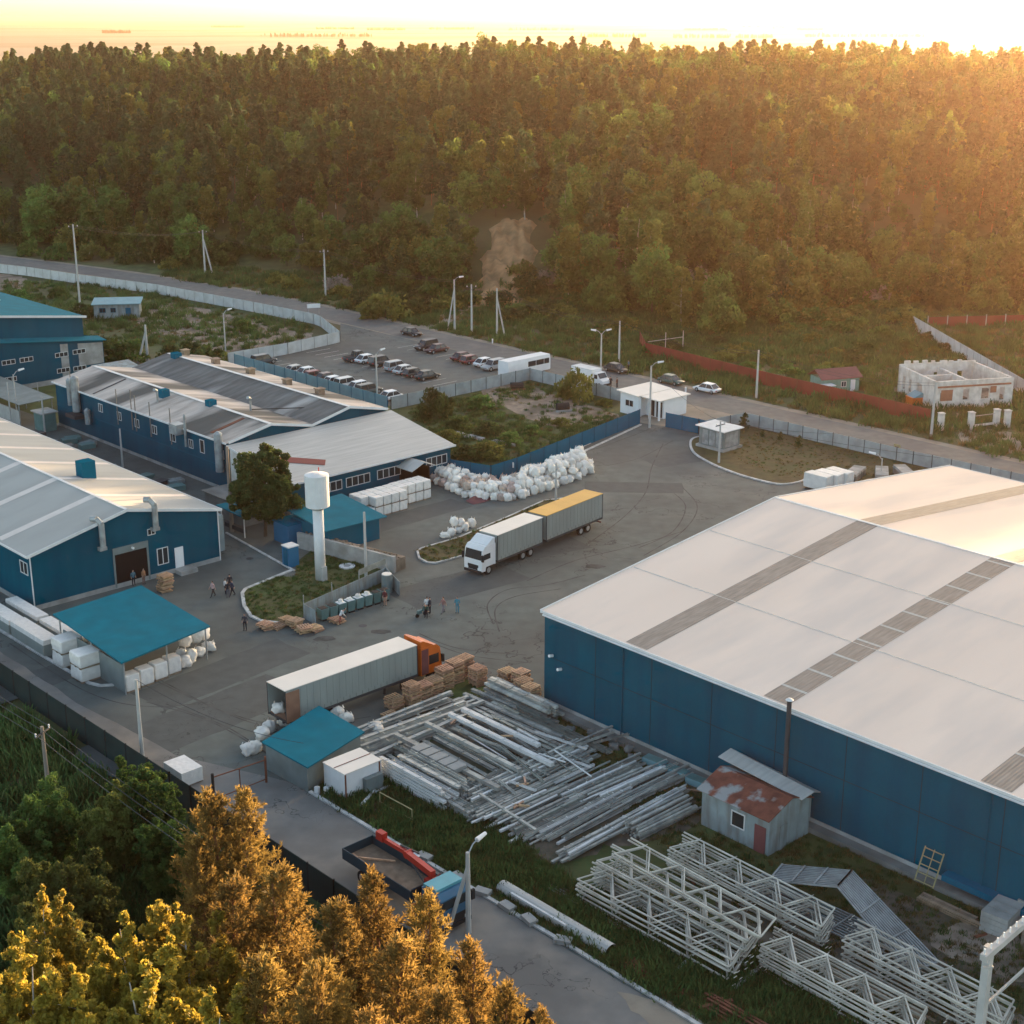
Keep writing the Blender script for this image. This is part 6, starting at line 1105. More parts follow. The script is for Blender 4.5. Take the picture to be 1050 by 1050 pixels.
for a in ((218.7, 612, 'walk', 3.8, (.5, .35, .33), DK, 'person in pinkish top and dark trousers walking alone before the left hall'), (236, 605, 'stand', 2, DK, DK, 'person dressed all in black at the back of the group by the lawn'), (231.5, 609.5, 'stand', .4, WT, DK, 'person in white shirt left in the group by the lawn'), (238.5, 611, 'walk', 3.6, (.05, .06, .1), DK, 'person in dark jacket nearest the lawn in the group'), (234, 612.5, 'stand', 5, (.03, .03, .035), (.1, .1, .12), 'person with grey trousers lowest in the group by the lawn'),
          (251.5, 646.5, 'stand', 4.6, (.05, .055, .07), DK, 'person in dark clothes standing alone below the lawn kerb'), (349, 640, 'bend', 0.3, WT, (.3, .1, .08), 'person in white bending over the pallets by the bins'), (395, 621, 'stand', 4.2, (.12, .03, .03), (.35, .22, .16), 'person in dark red top at the end of the bins'), (438, 628.5, 'stand', 1.5, WT, DK, 'person in white vest on the open asphalt'), (437, 633.5, 'bend', 4.6, (.04, .09, .08), DK, 'person crouching low beside the one in white vest'), (441, 629, 'stand', 3.4, (.05, .05, .06), DK, 'person in dark top right behind the white vest'),
          (454.6, 628.7, 'walk', 3.9, (.3, .16, .14), (.25, .2, .2), 'person in reddish patterned top walking between two others'), (469, 628.5, 'stand', 4.4, (.06, .22, .28), (.06, .2, .26), 'person in turquoise dress rightmost on the open asphalt'), (626, 397, 'stand', 1, DK, DK, 'left person in black on the road beside the van'), (632.6, 398, 'stand', 2.6, (.12, .05, .04), DK, 'right person in brown on the road beside the van'), (644.5, 379.5, 'stand', 3.5, (.10, .18, .2), DK, 'person standing behind the dark saloon at the roadside')):
    person(*a)
person(0, 0, 'stand', TH - pi / 2, (.08, .16, .2), DK, 'person in blue shirt standing in the dark gateway of the left hall', loc=wp(70.0, 131.5, .05)); person(0, 0, 'stand', TH - 1.2, (.35, .18, .10), (.2, .12, .1), 'person in brown top standing in the dark gateway of the left hall', loc=wp(71.0, 131.2, .05))
mp_ = thing('motor_scooter', 'small dark motor scooter beside the people on the open asphalt', 'scooter', G(432, 632), .8)
for x in (-.5, .5): MB().cyl((x, -.05, .22), (x, .05, .22), .22, n=12).build('wheel', 'tyre', mp_)
MB().box(-.5, -.12, .35, .1, .12, .7).beam((.1, 0, .3), (.42, 0, .95), .12, .08).build('body', 'teal_bin', mp_); MB().cyl((.4, -.28, .98), (.4, .28, .98), .03, n=5).build('handlebar', 'metal_dark', mp_)
# ============================================================ vegetation
def quads(C, size, aspect, rng, up=0.0):
    """one small leaf-cluster face per centre; returns vertex and face arrays"""
    n = len(C); a = rng.normal(size=(n, 3)); a[:, 2] += up; a /= np.linalg.norm(a, axis=1)[:, None]
    b = rng.normal(size=(n, 3)); b -= (b * a).sum(1)[:, None] * a; b /= np.linalg.norm(b, axis=1)[:, None]
    s = size * rng.uniform(.6, 1.4, n); a *= (s * aspect)[:, None]; b *= s[:, None] * .5
    V = np.stack([C - a * .5, C + b * .9, C + a * .5, C - b * .9], 1).reshape(-1, 3)
    return V, np.arange(4 * n).reshape(-1, 4)
def clumps(centres, radii, per, rng, flat=1.0):
    d = rng.normal(size=(len(centres), per, 3)); d /= np.linalg.norm(d, axis=2)[:, :, None]; d *= rng.uniform(.25, 1, (len(centres), per, 1)) ** .5
    d[:, :, 2] *= flat
    return (np.asarray(centres)[:, None, :] + d * np.asarray(radii)[:, None, None]).reshape(-1, 3)
def trunk_geo(h, r, rng, lean=.03, limbs=0, l0=.4, ll=.3, n=6):
    mb = MB(); pts = []; dx, dy = rng.normal(size=2) * lean * h
    for i in range(6): t = i / 5; pts.append((dx * t * t + .02 * h * sin(3 * t + dx), dy * t * t, h * t))
    for i in range(5): mb.cyl(pts[i], pts[i + 1], r * (1 - .85 * i / 5), r * (1 - .85 * (i + 1) / 5), n=n, caps=False)
    for k in range(limbs):
        t = l0 + (1 - l0) * (k + .5) / limbs * .85; an = k * 2.4 + rng.uniform(-.4, .4); L = ll * h * (1.1 - t) * rng.uniform(.7, 1.2); b = Vector(pts[int(t * 5)]).lerp(Vector(pts[min(5, int(t * 5) + 1)]), t * 5 % 1)
        mb.cyl(b, b + Vector((cos(an) * L, sin(an) * L, L * .55)), r * .35 * (1.1 - t), .01, n=4, caps=False)
    return mb
def tree_mesh(name, kind, h, rad, seed, per, size, nclump, leaf, bark, trunk_r=.16, aspect=1.5):
    rng = np.random.default_rng(seed); C, Rr = [], []
    if kind == 'pine':                   # storeys of drooping boughs, ragged outline
        z0 = .22
        for k in range(nclump):
            t = (k + rng.uniform(0, 1)) / nclump; zz = z0 + (1 - z0) * t; prof = (1 - t) ** .5 * (.75 + .35 * sin(t * 24 + seed)) + .05
            an = rng.uniform(0, 2 * pi); rr = rad * prof * rng.uniform(.25, 1.0)
            C.append((rr * cos(an), rr * sin(an), h * zz - rr * .18)); Rr.append(rad * (.13 + .22 * (1 - t)) * rng.uniform(.7, 1.2))
        flat = .55
    elif kind == 'crownpine':            # older pine: bare stem, broken crown on top
        for k in range(nclump):
            t = rng.uniform(0, 1); an = rng.uniform(0, 2 * pi); rr = rad * sin(pi * (.15 + .8 * t)) ** .8 * rng.uniform(.2, 1); C.append((rr * cos(an), rr * sin(an), h * (.42 + .56 * t))); Rr.append(rad * .3 * rng.uniform(.6, 1.2))
        flat = .6
    elif kind == 'round':
        for k in range(nclump):
            d = rng.normal(size=3); d /= np.linalg.norm(d); q = rng.uniform(.35, 1) ** .6; lob = 1 + .22 * sin(3 * atan2(d[1], d[0]) + seed) + .15 * sin(5 * d[2] + seed)
            C.append((d[0] * rad * q * lob, d[1] * rad * q * lob, h * (.56 + .40 * d[2] * q))); Rr.append(rad * (.30 if nclump < 200 else .19) * rng.uniform(.5, 1.4))
        flat = .8
    elif kind == 'tall':                 # poplar or birch: upright flame of several leaders
        nl = 11 if nclump >= 300 else 5; sp_ = .85 if nclump >= 300 else .5
        L = [(rng.uniform(-sp_, sp_) * rad, rng.uniform(-sp_, sp_) * rad, rng.uniform(.66, 1.0)) for _ in range(nl)]; L[0] = (0, 0, 1.0)
        for k in range(nclump):
            l = L[k % nl]; t = rng.uniform(0, 1); an = rng.uniform(0, 2 * pi); rr = rad * .62 * sin(pi * (.18 + .8 * t)) * rng.uniform(.1, 1)
            C.append((l[0] * (.4 + .6 * t) + rr * cos(an), l[1] * (.4 + .6 * t) + rr * sin(an), h * (.18 + (.80 * l[2]) * t))); Rr.append(rad * (.26 if nclump < 150 else .12) * (1.15 - .5 * t) * rng.uniform(.6, 1.5))
        flat = 1.1
    else:                                # shrub
        for k in range(nclump):
            an = rng.uniform(0, 2 * pi); q = rng.uniform(0, 1) ** .5; t = rng.uniform(0, 1); C.append((rad * q * cos(an), rad * q * sin(an), h * (.12 + .8 * t * (1 - .55 * q * q)))); Rr.append(rad * .28 * rng.uniform(.6, 1.3))
        flat = .8
    P = clumps(C, Rr, per, rng, flat); P[:, 2] = np.maximum(P[:, 2], .05)
    Vq, Fq = quads(P, size, aspect, rng, .3)
    lv = npmesh(name + '_crown', Vq, Fq, [leaf])
    tg = trunk_geo(h * (.9 if kind != 'shrub' else .5), trunk_r, rng, limbs=(10 if kind in ('round', 'tall') else 6), l0=.35)
    tk = bpy.data.meshes.new(name + '_trunk'); tk.from_pydata(tg.v, [], tg.f); tk.materials.append(MAT[bark]); return lv, tk
def joined(lv, tk):                      # far trees: trunk and crown in one mesh
    V1 = np.empty(len(lv.vertices) * 3, np.float32); lv.vertices.foreach_get('co', V1); V1 = V1.reshape(-1, 3)
    V2 = np.empty(len(tk.vertices) * 3, np.float32); tk.vertices.foreach_get('co', V2); V2 = V2.reshape(-1, 3)
    F1 = np.arange(len(V1)).reshape(-1, 4); F2 = np.array([tuple(p.vertices) for p in tk.polygons]) + len(V1)
    mi = np.concatenate([np.zeros(len(F1)), np.ones(len(F2))])
    return npmesh(lv.name.replace('_crown', ''), np.concatenate([V1, V2]), np.concatenate([F1, F2]), [lv.materials[0], tk.materials[0]], mi)
FT = {'pine': [joined(*tree_mesh('pine_tree', 'pine', 17, 4.1, s, 15, .56, 150, 'leaf_pine', 'bark_pine')) for s in (1, 2, 3, 4)] + [joined(*tree_mesh('pine_tree', 'crownpine', 19, 3.2, 5, 26, .5, 70, 'leaf_pine', 'bark_pine'))],
      'broad': [joined(*tree_mesh('broadleaf_tree', 'round', 14, 4.2, s, 26, .55, 90, 'leaf_green', 'bark')) for s in (11, 12)] + [joined(*tree_mesh('broadleaf_tree', 'tall', 16, 3.2, s, 24, .5, 95, ('leaf_olive' if s == 13 else 'leaf_green'), 'bark_birch')) for s in (13, 14, 15)],
      'shrub': [joined(*tree_mesh('shrub', 'shrub', 3.2, 2.6, s, 26, .36, 40, l, 'bark', .05)) for s, l in ((21, 'leaf_green'), (22, 'leaf_olive'), (23, 'leaf_dark'))]}
def scatter(name, pts, protos, label):
    """one uncountable mass: points that carry instances of the given meshes"""
    me = bpy.data.meshes.new(name); me.vertices.add(len(pts)); me.vertices.foreach_set('co', np.array([p[:3] for p in pts], np.float32).ravel())
    for nm, col in (('rz', 3), ('sc', 4)):
        at = me.attributes.new(nm, 'FLOAT', 'POINT'); at.data.foreach_set('value', np.array([p[col] for p in pts], np.float32))
    at = me.attributes.new('ix', 'INT', 'POINT'); at.data.foreach_set('value', np.array([p[5] for p in pts], np.int32))
    c = bpy.data.collections.new(name + '_kinds')
    for i, m in enumerate(protos): c.objects.link(bpy.data.objects.new(f'{name}_kind_{i:02d}', m))
    ng = bpy.data.node_groups.new(name, 'GeometryNodeTree'); ng.interface.new_socket('Geometry', in_out='INPUT', socket_type='NodeSocketGeometry'); ng.interface.new_socket('Geometry', in_out='OUTPUT', socket_type='NodeSocketGeometry')
    N, L = ng.nodes, ng.links; gi, go = N.new('NodeGroupInput'), N.new('NodeGroupOutput'); ip = N.new('GeometryNodeInstanceOnPoints'); ci = N.new('GeometryNodeCollectionInfo')
    ci.inputs[0].default_value = c; ci.inputs['Separate Children'].default_value = True; ci.inputs['Reset Children'].default_value = True
    def attr(nm, ty):
        a = N.new('GeometryNodeInputNamedAttribute'); a.data_type = ty; a.inputs[0].default_value = nm; return a.outputs[0]
    cx = N.new('ShaderNodeCombineXYZ'); L.new(attr('rz', 'FLOAT'), cx.inputs[2]); e2r = N.new('FunctionNodeEulerToRotation'); L.new(cx.outputs[0], e2r.inputs[0])
    L.new(gi.outputs[0], ip.inputs['Points']); L.new(ci.outputs[0], ip.inputs['Instance']); ip.inputs['Pick Instance'].default_value = True
    L.new(attr('ix', 'INT'), ip.inputs['Instance Index']); L.new(e2r.outputs[0], ip.inputs['Rotation']); L.new(attr('sc', 'FLOAT'), ip.inputs['Scale']); L.new(ip.outputs[0], go.inputs[0])
    o = link(name, me); md = o.modifiers.new('scatter', 'NODES'); md.node_group = ng
    return tag(o, label, None, None, 'stuff')
# ---- hillside forest
def in_scarp(x, y_):
    az = atan2(x, y_); r = hypot(x, y_); u = (az * r) ; return 286 < r < 352 and -9 < u < 10
def in_clear(x, y_):                     # meadow and plots on the far side of the road stay open
    a, B = x * UX + y_ * UY, -x * UY + y_ * UX
    return (a < 212 and B < 235) or (a < 262 and B < 172) or (a < 340 and B < 128) or (a < 186 and B < 300) or (a < 196 and B < 300) or (B >= 300 and min((x - q[0]) ** 2 + (y_ - q[1]) ** 2 for q in road[::4]) < 260)
pts = []; cell = {}
for _ in range(70000):
    az = R(random.uniform(-24, 66)); r = (random.uniform(270 ** 2, 900 ** 2)) ** .5; x, y_ = r * sin(az), r * cos(az); azd = math.degrees(az)
    rb, rc = float(np.interp(azd, AZT, RB)), float(np.interp(azd, AZT, RC))
    if r < rb - 22 or r > rc + 55 or in_scarp(x, y_) or in_clear(x, y_): continue
    edge = r - rb; dmin = (5.0 + 1.3 * sin(x * .07) * cos(y_ * .06)) if edge > 20 else 6.4
    if azd > 20: dmin = 8  # right of the view: unseen trees added to cast shade on the yard
    k = (int(x // 6), int(y_ // 6))
    if any((x - q[0]) ** 2 + (y_ - q[1]) ** 2 < dmin * dmin for i in (-1, 0, 1) for j in (-1, 0, 1) for q in cell.get((k[0] + i, k[1] + j), ())): continue
    cell.setdefault(k, []).append((x, y_)); pts.append((x, y_, r, edge, rc - r))
trees = []
for x, y_, r, edge, dc in pts:
    hv = 1 + .22 * sin(x * .045 + 1.3) * cos(y_ * .038) + .12 * sin(x * .13 + y_ * .11)
    n = sin(x * .021 + 2) * cos(y_ * .017) + .5 * sin(x * .06 + y_ * .05)
    px = x / y_
    pb = .80 if edge < 25 else (.40 if edge < 70 else (.38 if dc > 110 else .75)); pb += .18 * n + (.15 if px > .08 else 0)
    if random.random() < pb:
        kd = random.choice((0, 1, 2, 3, 4)); s = random.uniform(.55, .95) if edge > 45 else (random.uniform(.55, 1.15) if px > .02 or px < -.2 else random.uniform(.35, .8)); trees.append(('broad', kd, x, y_, min(1.05, s * hv), r))
    else:
        kd = random.choice((0, 1, 2, 3, 3, 2, 1, 0, 2, 4)); s = random.uniform(.55, 1.05) * (1 if edge > 40 else .75); trees.append(('pine', kd, x, y_, min(.93 if kd == 4 else 1.02, s * hv * random.choice((.8, 1, 1, 1.12))), r))
def inview(x, y_): return abs(x / y_) < .345
TREELAB = {'pine': ('dark pine in the front ranks of the hillside forest beyond the road', 'pine', 'pines in the front ranks of the hillside forest'),
           'broad': ('leafy broadleaf tree along the lower edge of the hillside forest beyond the road', 'tree', 'broadleaf trees along the lower edge of the hillside forest')}
rest = []
for kd in ('pine', 'broad'):
    L = sorted([t for t in trees if t[0] == kd and inview(t[2], t[3])], key=lambda t: t[5]); near, far = L[:298], L[298:]
    src = {}
    for _, ki, x, y_, s, r in near:
        me = FT[kd][ki]; o = src.get(ki)
        if o is None: o = src[ki] = link('pine_tree' if kd == 'pine' else 'broadleaf_tree', me)
        else: o = o.copy(); COL.objects.link(o)
        o.location = (x, y_, ground_z(x, y_) - .2); o.rotation_euler.z = random.uniform(0, 6.28); o.scale = (s * random.uniform(.9, 1.15), s * random.uniform(.9, 1.15), s)
        tag(o, *TREELAB[kd])
    rest += far
rest += [t for t in trees if not inview(t[2], t[3])]
scatter('forest', [(t[2], t[3], ground_z(t[2], t[3]) - .2, random.uniform(0, 6.28), t[4], t[1] + (0 if t[0] == 'pine' else 5)) for t in rest], FT['pine'] + FT['broad'], 'mixed forest of pines and birches covering the hill up to its sunlit crest')
# woods and single trees out on the plain behind the hill
fw = []
for _ in range(16):
    az = random.uniform(-24, 24); r = random.uniform(4200, 9500); n = random.randint(60, 150); L = random.uniform(120, 500)
    for k in range(n):
        az2 = az + random.uniform(-1, 1) * L / r * 20; r2 = r + random.uniform(-30, 30); fw.append((r2 * sin(R(az2)), r2 * cos(R(az2)), -.2, random.uniform(0, 6), random.uniform(.5, .8), random.randint(0, 9)))
scatter('far_woods', fw, FT['pine'] + FT['broad'], 'hazy belts of trees scattered over the plain beyond the hill')
for i, (px, r, s, lab) in enumerate(((886, 1250, 1.5, 'tall rounded tree standing alone in the haze behind the right of the crest'), (908, 1320, 1.0, 'slender tree in the haze between two larger ones behind the crest'), (934, 1280, 1.35, 'broad tree in the haze closest to the sun glow behind the crest'), (494, 1000, 1.3, 'single tree rising above the forest crest near the middle'))):
    az = atan((px - 525) / F * .95); x, y_ = r * sin(az), r * cos(az)
    o = link('lone_tree', FT['broad'][i % 2]); o.location = (x, y_, ground_z(x, y_)); o.scale = (s, s, s * 1.5); tag(o, lab, 'tree')
# ---- scrub between road and forest
def shrub(px, py, s, k, lab, grp, sz=1.0, z=None):
    x, y_, _ = G(px, py); o = link('shrub', FT['shrub'][k]) if k not in SH else SH[k].copy()
    if k in SH: COL.objects.link(o)
    SH[k] = o; o.location = (x, y_, ground_z(x, y_) - .1); o.scale = (s, s, s * sz); o.rotation_euler.z = random.uniform(0, 6.28); return tag(o, lab, 'shrub', grp)
BT = [joined(*tree_mesh('bushy_tree', 'shrub', 7.0, 4.3, 90 + i, 34, .48, 75, l, 'bark', .12)) for i, l in enumerate(('leaf_green', 'leaf_olive', 'leaf_green', 'leaf_dark'))]
bt = []
for _ in range(900):
    az = random.uniform(-19.5, 19.5); rb = float(np.interp(az, AZT, RB)); r = rb + random.uniform(-62, 34) * (1 if az > -9 else .45); x, y_ = r * sin(R(az)), r * cos(R(az))
    if in_scarp(x, y_) or in_clear(x, y_) or any((x - q[0]) ** 2 + (y_ - q[1]) ** 2 < 46 for q in bt): continue
    if random.random() < (.25 if r < rb - 15 else .6) + (.3 if az > 4 else 0): bt.append((x, y_))
src = {}
for i, (x, y_) in enumerate(bt[:230]):
    k = random.randrange(4); o = src.get(k)
    if o is None: o = src[k] = link('bushy_tree', BT[k])
    else: o = o.copy(); COL.objects.link(o)
    sc_ = random.uniform(.45, 1.15); o.location = (x, y_, ground_z(x, y_) - .2); o.rotation_euler.z = random.uniform(0, 6.28); o.scale = (sc_, sc_, sc_ * random.uniform(.85, 1.35)); tag(o, 'rounded bushy tree in the green belt at the foot of the hillside forest', 'tree', 'bushy trees at the foot of the forest')
SH = {}
for px, py, s in ((395, 322, 1.9), (420, 318, 1.5), (372, 312, 1.3), (440, 305, 1.4), (545, 300, 1.6), (535, 292, 1.3), (555, 318, 1.0), (300, 292, 1.1), (285, 288, 1.0), (350, 300, 1.0), (60, 262, 1.4), (30, 258, 1.3), (95, 262, 1.5), (130, 266, 1.2), (175, 272, 1.0), (190, 268, 1.2), (385, 290, 1.7), (618, 305, 1.4), (650, 305, 1.6), (600, 312, .9), (680, 318, 1.2), (715, 312, 1.6), (745, 308, 1.7), (770, 318, 1.2), (800, 312, 2.0), (830, 314, 1.6), (860, 310, 1.5), (890, 306, 1.9), (920, 306, 1.6), (950, 300, 1.5)):
    shrub(px, py + 4, s * .9, random.randint(0, 2), 'bushy green shrub on the open slope between road and forest', 'shrubs on the slope below the forest')
for _ in range(190):
    px = random.uniform(330, 990); py = random.uniform(308, 388); a, B = Y(px, py)
    if a < 190 or (a < 205 and B < 135) : continue
    shrub(px, py, random.uniform(.3, 1.05) * (1.25 if py < 340 else .8), random.randint(0, 2), 'low weedy bush in the rough meadow beyond the road', 'low bushes in the rough meadow', .8)
for px, py, s in ((590, 278, .9), (560, 262, .8), (635, 262, .9), (845, 300, 1.2), (120, 200, 1)):
    pass
mesh_bl = joined(*tree_mesh('blossom_bush', 'shrub', 3.6, 2.6, 31, 30, .34, 40, 'blossom', 'bark', .05))
for px, py, lab in ((566, 300, 'pale blossoming bush beside the sand scarp'), (640, 290, 'pale grey bush at the forest edge uphill of the van'), (712, 300, 'pale flowering bush among green shrubs above the red fence'), (900, 312, 'pale flowering bush lowest at the forest edge near the green hut'), (345, 300, 'pale dry bush behind the pole in the roadside grass')):
    x, y_, _ = G(px, py); o = link('blossom_bush', mesh_bl); o.location = (x, y_, ground_z(x, y_)); o.scale = (1.1,) * 3; tag(o, lab, 'bush')
# wasteland bushes by the car park
for px, py, s, k, lab in ((591, 410, 1.05, 1, 'round olive tree-like bush behind the grey fence near the van'), (446, 428, .95, 2, 'dark upright bush against the grey fence left of the wasteland'), (492, 418, .8, 0, 'green bush on the wasteland left of the dark barrel'), (470, 440, .8, 0, 'spreading bush on the wasteland behind the office roof'), (500, 445, .75, 2, 'spreading dark bush in the middle of the wasteland'), (478, 470, .85, 2, 'bush pressed against the inner blue fence beside the office'), (500, 468, .9, 1, 'yellowish bush at the corner of the blue fence'), (522, 455, .7, 0, 'bush on the wasteland above the bag pile'), (620, 416, .5, 1, 'small olive bush close to the white gatehouse'), (545, 445, .55, 0, 'low bush halfway along the blue fence'), (576, 436, .5, 1, 'low bush on the wasteland facing the gatehouse'), (460, 452, .7, 1, 'bush closest to the pale office roof corner')):
    x, y_, _ = G(px, py); o = link('bush', FT['shrub'][k]); o.location = (x, y_, 0); o.scale = (s, s, s * (1.5 if px in (591, 446) else .75)); tag(o, lab, 'bush')
for px, py, s, k, lab in ((105, 368, 1.5, 2, 'dark bush between the teal roofs and the rubble'), (130, 372, 1.4, 0, 'green bush beside the leaning brace of the pole'), (200, 375, 1.5, 2, 'large dark bush behind the old grey roof ridge'), (178, 372, 1.1, 2, 'dark bush next to the rooftop vent beyond the old hall'), (85, 325, 1.0, 2, 'leafless dark bush beside the small blue hut'), (60, 305, .8, 0, 'small green bush inside the white fence'), (20, 308, .8, 0, 'small green bush above the teal roof'), (250, 340, .8, 0, 'grassy bush inside the bend of the white fence'), (225, 372, .8, 1, 'bush near the street lamp behind the old hall')):
    x, y_, _ = G(px, py); o = link('bush', FT['shrub'][k]); o.location = (x, y_, 0); o.scale = (s, s, s * .9); tag(o, lab, 'bush')
# tree by the water tower
lv, tk = tree_mesh('yard_tree', 'round', 10.8, 3.5, 41, 190, .22, 210, 'leaf_dark', 'bark', .2)
x, y_, _ = G(272, 550); o = thing('broadleaf_tree', 'dense green tree standing beside the white water tower', 'tree', (x, y_, 0), .5); link('trunk', tk, o); link('crown', lv, o)
lv, tk = tree_mesh('spruce', 'pine', 2.6, .8, 42, 16, .16, 50, 'leaf_dark', 'bark', .05)
for px, py, s, lab in ((763, 442, 1.0, 'small dark spruce nearest the transformer kiosk'), (782, 449, .45, 'smallest spruce sapling along the grey fence'), (800, 453, .55, 'third spruce sapling from the kiosk along the fence'), (819, 460, .7, 'spruce sapling farthest from the kiosk along the fence')):
    o = thing('spruce_sapling', lab, 'sapling', G(px, py, .1), 0); o.scale = (s * 1.1, s * 1.1, s); link('trunk', tk, o); link('crown', lv, o)
# ---- trees close to the camera, tops in the last sun
def hero(px, py, h, me, s, lab, cat, nm, rot):
    x, y_, _ = G(px, py, h); z = ground_z(x, y_); o = thing(nm, lab, cat, (x, y_, z), rot); k = (h - z) / s[0]; o.scale = (k * s[1], k * s[1], k); link('trunk', me[1], o); link('crown', me[0], o)
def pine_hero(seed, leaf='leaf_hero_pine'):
    rng = np.random.default_rng(seed); H = 13.0; C = []; D = []; mb = trunk_geo(H * .97, .2, rng, .015, 0, n=8); nb = 84
    for k in range(nb):
        t = k / nb; z = H * (.12 + .87 * t); an = k * 2.39996 + rng.uniform(-.3, .3); L = 2.5 * (1 - t) ** .8 * rng.uniform(.45, 1.3) + .12; rise = .35 + .9 * t
        b = Vector((0, 0, z)); e = b + Vector((cos(an) * L, sin(an) * L, L * rise - L * .12)); mb.cyl(b, e, .045 * (1.15 - t), .012, n=4, caps=False)
        for j in range(int(4 + L * 7)):          # upright shoots along the bough
            u = rng.uniform(.35, 1.03); off = rng.normal(size=3) * (.10 + .34 * L * (1 - abs(u - .55)) * .5); off[2] *= .5
            C.append(np.array(b.lerp(e, u)) + off); D.append(np.array((cos(an) * .6, sin(an) * .6, 1.1)) + rng.normal(size=3) * .35)
    C, D = np.array(C), np.array(D); D /= np.linalg.norm(D, axis=1)[:, None]; n = len(C); per = 15
    t = rng.uniform(0, .42, (n, per, 1)); base = C[:, None, :] + D[:, None, :] * t; sp = rng.normal(size=(n, per, 3)); sp /= np.linalg.norm(sp, axis=2)[:, :, None]
    ax = D[:, None, :] * .8 + sp * .7; ax /= np.linalg.norm(ax, axis=2)[:, :, None]; sd_ = np.cross(ax, rng.normal(size=(n, per, 3))); sd_ /= np.linalg.norm(sd_, axis=2)[:, :, None]
    Ln, Wd = .25, .03
    V = np.stack([base - sd_ * Wd, base + sd_ * Wd, base + ax * Ln + sd_ * Wd * .4, base + ax * Ln - sd_ * Wd * .4], 2).reshape(-1, 3)
    lvm = npmesh('hero_pine_crown', V, np.arange(len(V)).reshape(-1, 4), [leaf])
    tkm = bpy.data.meshes.new('hero_pine_trunk'); tkm.from_pydata(mb.v, [], mb.f); tkm.materials.append(MAT['bark_pine']); return lvm, tkm
HP = [pine_hero(61), pine_hero(62), pine_hero(63)]
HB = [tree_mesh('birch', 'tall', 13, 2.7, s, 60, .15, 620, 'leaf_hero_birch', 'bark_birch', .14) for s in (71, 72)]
HD = [tree_mesh('thicket', 'tall', 8, 3.3, s, 80, .17, 420, l, 'bark', .14) for s, l in ((81, 'leaf_green'), (82, 'leaf_olive'))]
for i, (px, py, h, w_, lab) in enumerate(((216, 815, 12.5, 1.05, 'tall golden brown pine with its tip against the dark fence'), (250, 812, 12.0, .95, 'golden pine with a pointed tip close to the closed gate'), (288, 893, 12.5, 1.1, 'bushy orange-brown pine in front of the dark fence'), (240, 905, 12, 1.1, 'brown pine crowded behind the yellow birch'), (345, 930, 12.5, 1.05, 'golden pine between two larger pines below the flatbed'),
        (381, 897, 12.5, .95, 'golden pine whose tip covers the corner of the lorry bed'), (437, 918, 12.2, .95, 'golden pine whose tip covers the blue cab of the crane lorry'), (408, 965, 12.5, 1.1, 'broad golden pine low between the lorry and the frame edge'), (482, 968, 11.5, .95, 'golden pine at the foot of the street lamp by the lane'), (520, 1012, 10, .9, 'low golden pine beside the lane'),
        (556, 1036, 9, .8, 'last small pine along the dark fence'), (330, 990, 13, 1.0, 'orange pine deep in the grove under the flatbed'), (270, 985, 13, 1.1, 'reddish pine beside the yellow birch'), (455, 1020, 12, 1.0, 'golden pine lowest in the grove beside the lane'), (321, 1000, 14, .7, 'slim pale-tipped young pine in the middle of the grove'), (200, 860, 11, 1.0, 'brown pine left of the tallest pine'), (380, 1040, 13, 1.0, 'orange pine cut off by the lower edge of the picture'))):
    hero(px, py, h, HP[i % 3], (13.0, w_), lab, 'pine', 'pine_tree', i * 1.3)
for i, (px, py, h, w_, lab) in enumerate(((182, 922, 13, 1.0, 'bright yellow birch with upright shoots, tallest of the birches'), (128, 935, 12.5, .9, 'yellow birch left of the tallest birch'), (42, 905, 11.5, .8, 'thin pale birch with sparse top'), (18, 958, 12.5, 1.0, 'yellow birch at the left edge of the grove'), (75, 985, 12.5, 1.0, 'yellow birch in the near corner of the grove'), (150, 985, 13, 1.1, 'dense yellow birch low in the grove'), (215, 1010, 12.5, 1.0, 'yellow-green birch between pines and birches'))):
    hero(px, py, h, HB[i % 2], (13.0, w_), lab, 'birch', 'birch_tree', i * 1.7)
for i, (px, py, h, w_, lab) in enumerate(((148, 783, 6.5, 1.0, 'dark green tree leaning over the dark fence by the tall pole'), (118, 800, 6.0, 1.0, 'dark green tree in the hollow left of the fence pole'), (28, 812, 6.0, 1.0, 'olive green tree below the wooden power pole'), (70, 880, 5.5, 1.0, 'dark bushy tree in the shaded hollow'), (175, 840, 5, .9, 'dark green tree touching the pines'), (60, 930, 6, 1.1, 'shaded tree between the pale birch and the yellow birches'))):
    hero(px, py, h, HD[i % 2], (8.0, w_), lab, 'tree', 'broadleaf_tree', i * 1.1)
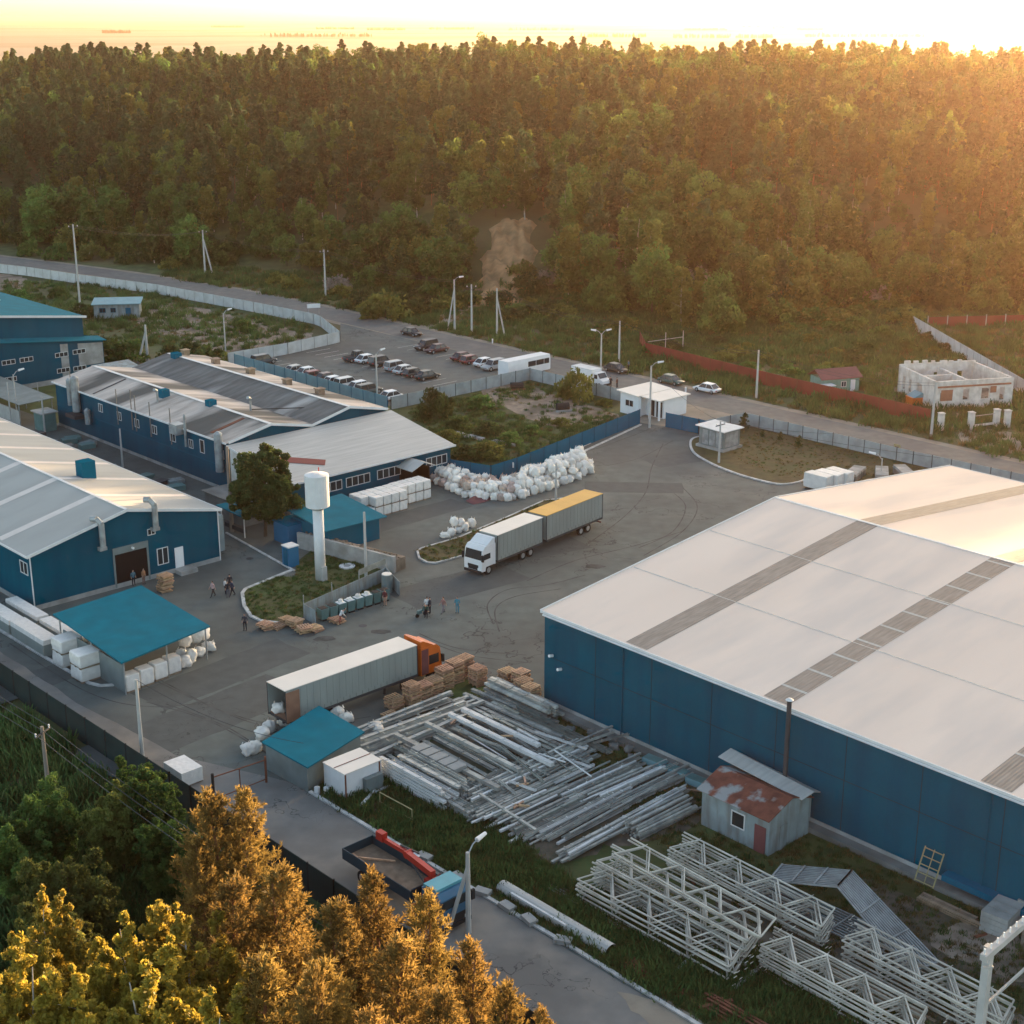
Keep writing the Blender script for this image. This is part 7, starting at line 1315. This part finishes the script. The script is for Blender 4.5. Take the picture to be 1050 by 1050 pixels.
# ---- weeds and grass
def tuft(seed, n, h, w_, mat):
    rng = np.random.default_rng(seed); b = rng.normal(size=(n, 3)) * (w_, w_, 0); d = rng.normal(size=(n, 3)) * .35; d[:, 2] = 1; d /= np.linalg.norm(d, axis=1)[:, None]
    L = h * rng.uniform(.5, 1.2, (n, 1)); s = np.cross(d, rng.normal(size=(n, 3))); s /= np.linalg.norm(s, axis=1)[:, None]; ww = h * .09
    V = np.stack([b - s * ww, b + s * ww, b + d * L + s * ww * .3, b + d * L - s * ww * .3], 1).reshape(-1, 3); return npmesh('tuft', V, np.arange(4 * n).reshape(-1, 4), [mat])
TU = [tuft(1, 40, .55, .35, 'weed'), tuft(2, 30, .4, .3, 'weed_dry'), tuft(3, 60, .8, .45, 'weed'), tuft(4, 40, .3, .3, 'weed')]
gp = []; BAREC = G(575, 416)
def grow(n, poly, wts, smin, smax, z=None):
    xs, ys = [p[0] for p in poly], [p[1] for p in poly]; c = 0
    while c < n:
        x, y_ = random.uniform(min(xs), max(xs)), random.uniform(min(ys), max(ys)); ins = False; j = len(poly) - 1
        for i in range(len(poly)):
            if (poly[i][1] > y_) != (poly[j][1] > y_) and x < (poly[j][0] - poly[i][0]) * (y_ - poly[i][1]) / (poly[j][1] - poly[i][1]) + poly[i][0]: ins = not ins
            j = i
        if ins and hypot(x - BAREC[0], y_ - BAREC[1]) < 9 and random.random() < .8: c += 1; continue
        if ins: gp.append((x, y_, (ground_z(x, y_) if z is None else z), random.uniform(0, 6.28), random.uniform(smin, smax), random.choices(range(4), wts)[0])); c += 1
grow(5200, A((58.2, 20), (66.5, 20), (66.5, 48), (63, 60), (64.8, 72), (63, 86), (58.2, 84)), (3, 4, 1, 4), .4, .95, .05)
grow(2200, A((66, 20), (80.4, 20), (80.4, 83), (72, 66), (68, 50)), (2, 4, 0, 4), .35, .75, .05)
grow(12000, A((47.6, 200), (47.6, 20), (26, 20), (20, 90), (20, 200)), (4, 2, 4, 3), .7, 1.8)
grow(1500, A((120.5, 141), (126, 136.5), (154, 142.5), (161, 152), (162, 169), (136, 169)), (5, 2, 1, 4), .5, 1.0, .02)
grow(900, isl1, (1, 1, 0, 6), .3, .6, .1); grow(350, isl2, (1, 4, 0, 4), .3, .6, .11)
grow(800, A((148, 105), (160, 97), (165.5, 92), (165.5, 127), (158, 130), (150, 118)), (0, 4, 0, 3), .25, .45, .1)
grow(9000, A((178.5, 60), (178.5, 250), (173, 300), (186, 310), (215, 240), (250, 170), (300, 130), (240, 60)), (4, 4, 3, 3), .8, 1.9)
grow(1200, [G(*p)[:2] for p in ((-30, 288), (120, 292), (330, 338), (300, 350), (220, 365), (60, 345), (-30, 320))], (4, 3, 3, 3), .7, 1.5)
scatter('grass', gp, TU, 'rough grass and weeds around the yard, along the road and outside the fence')
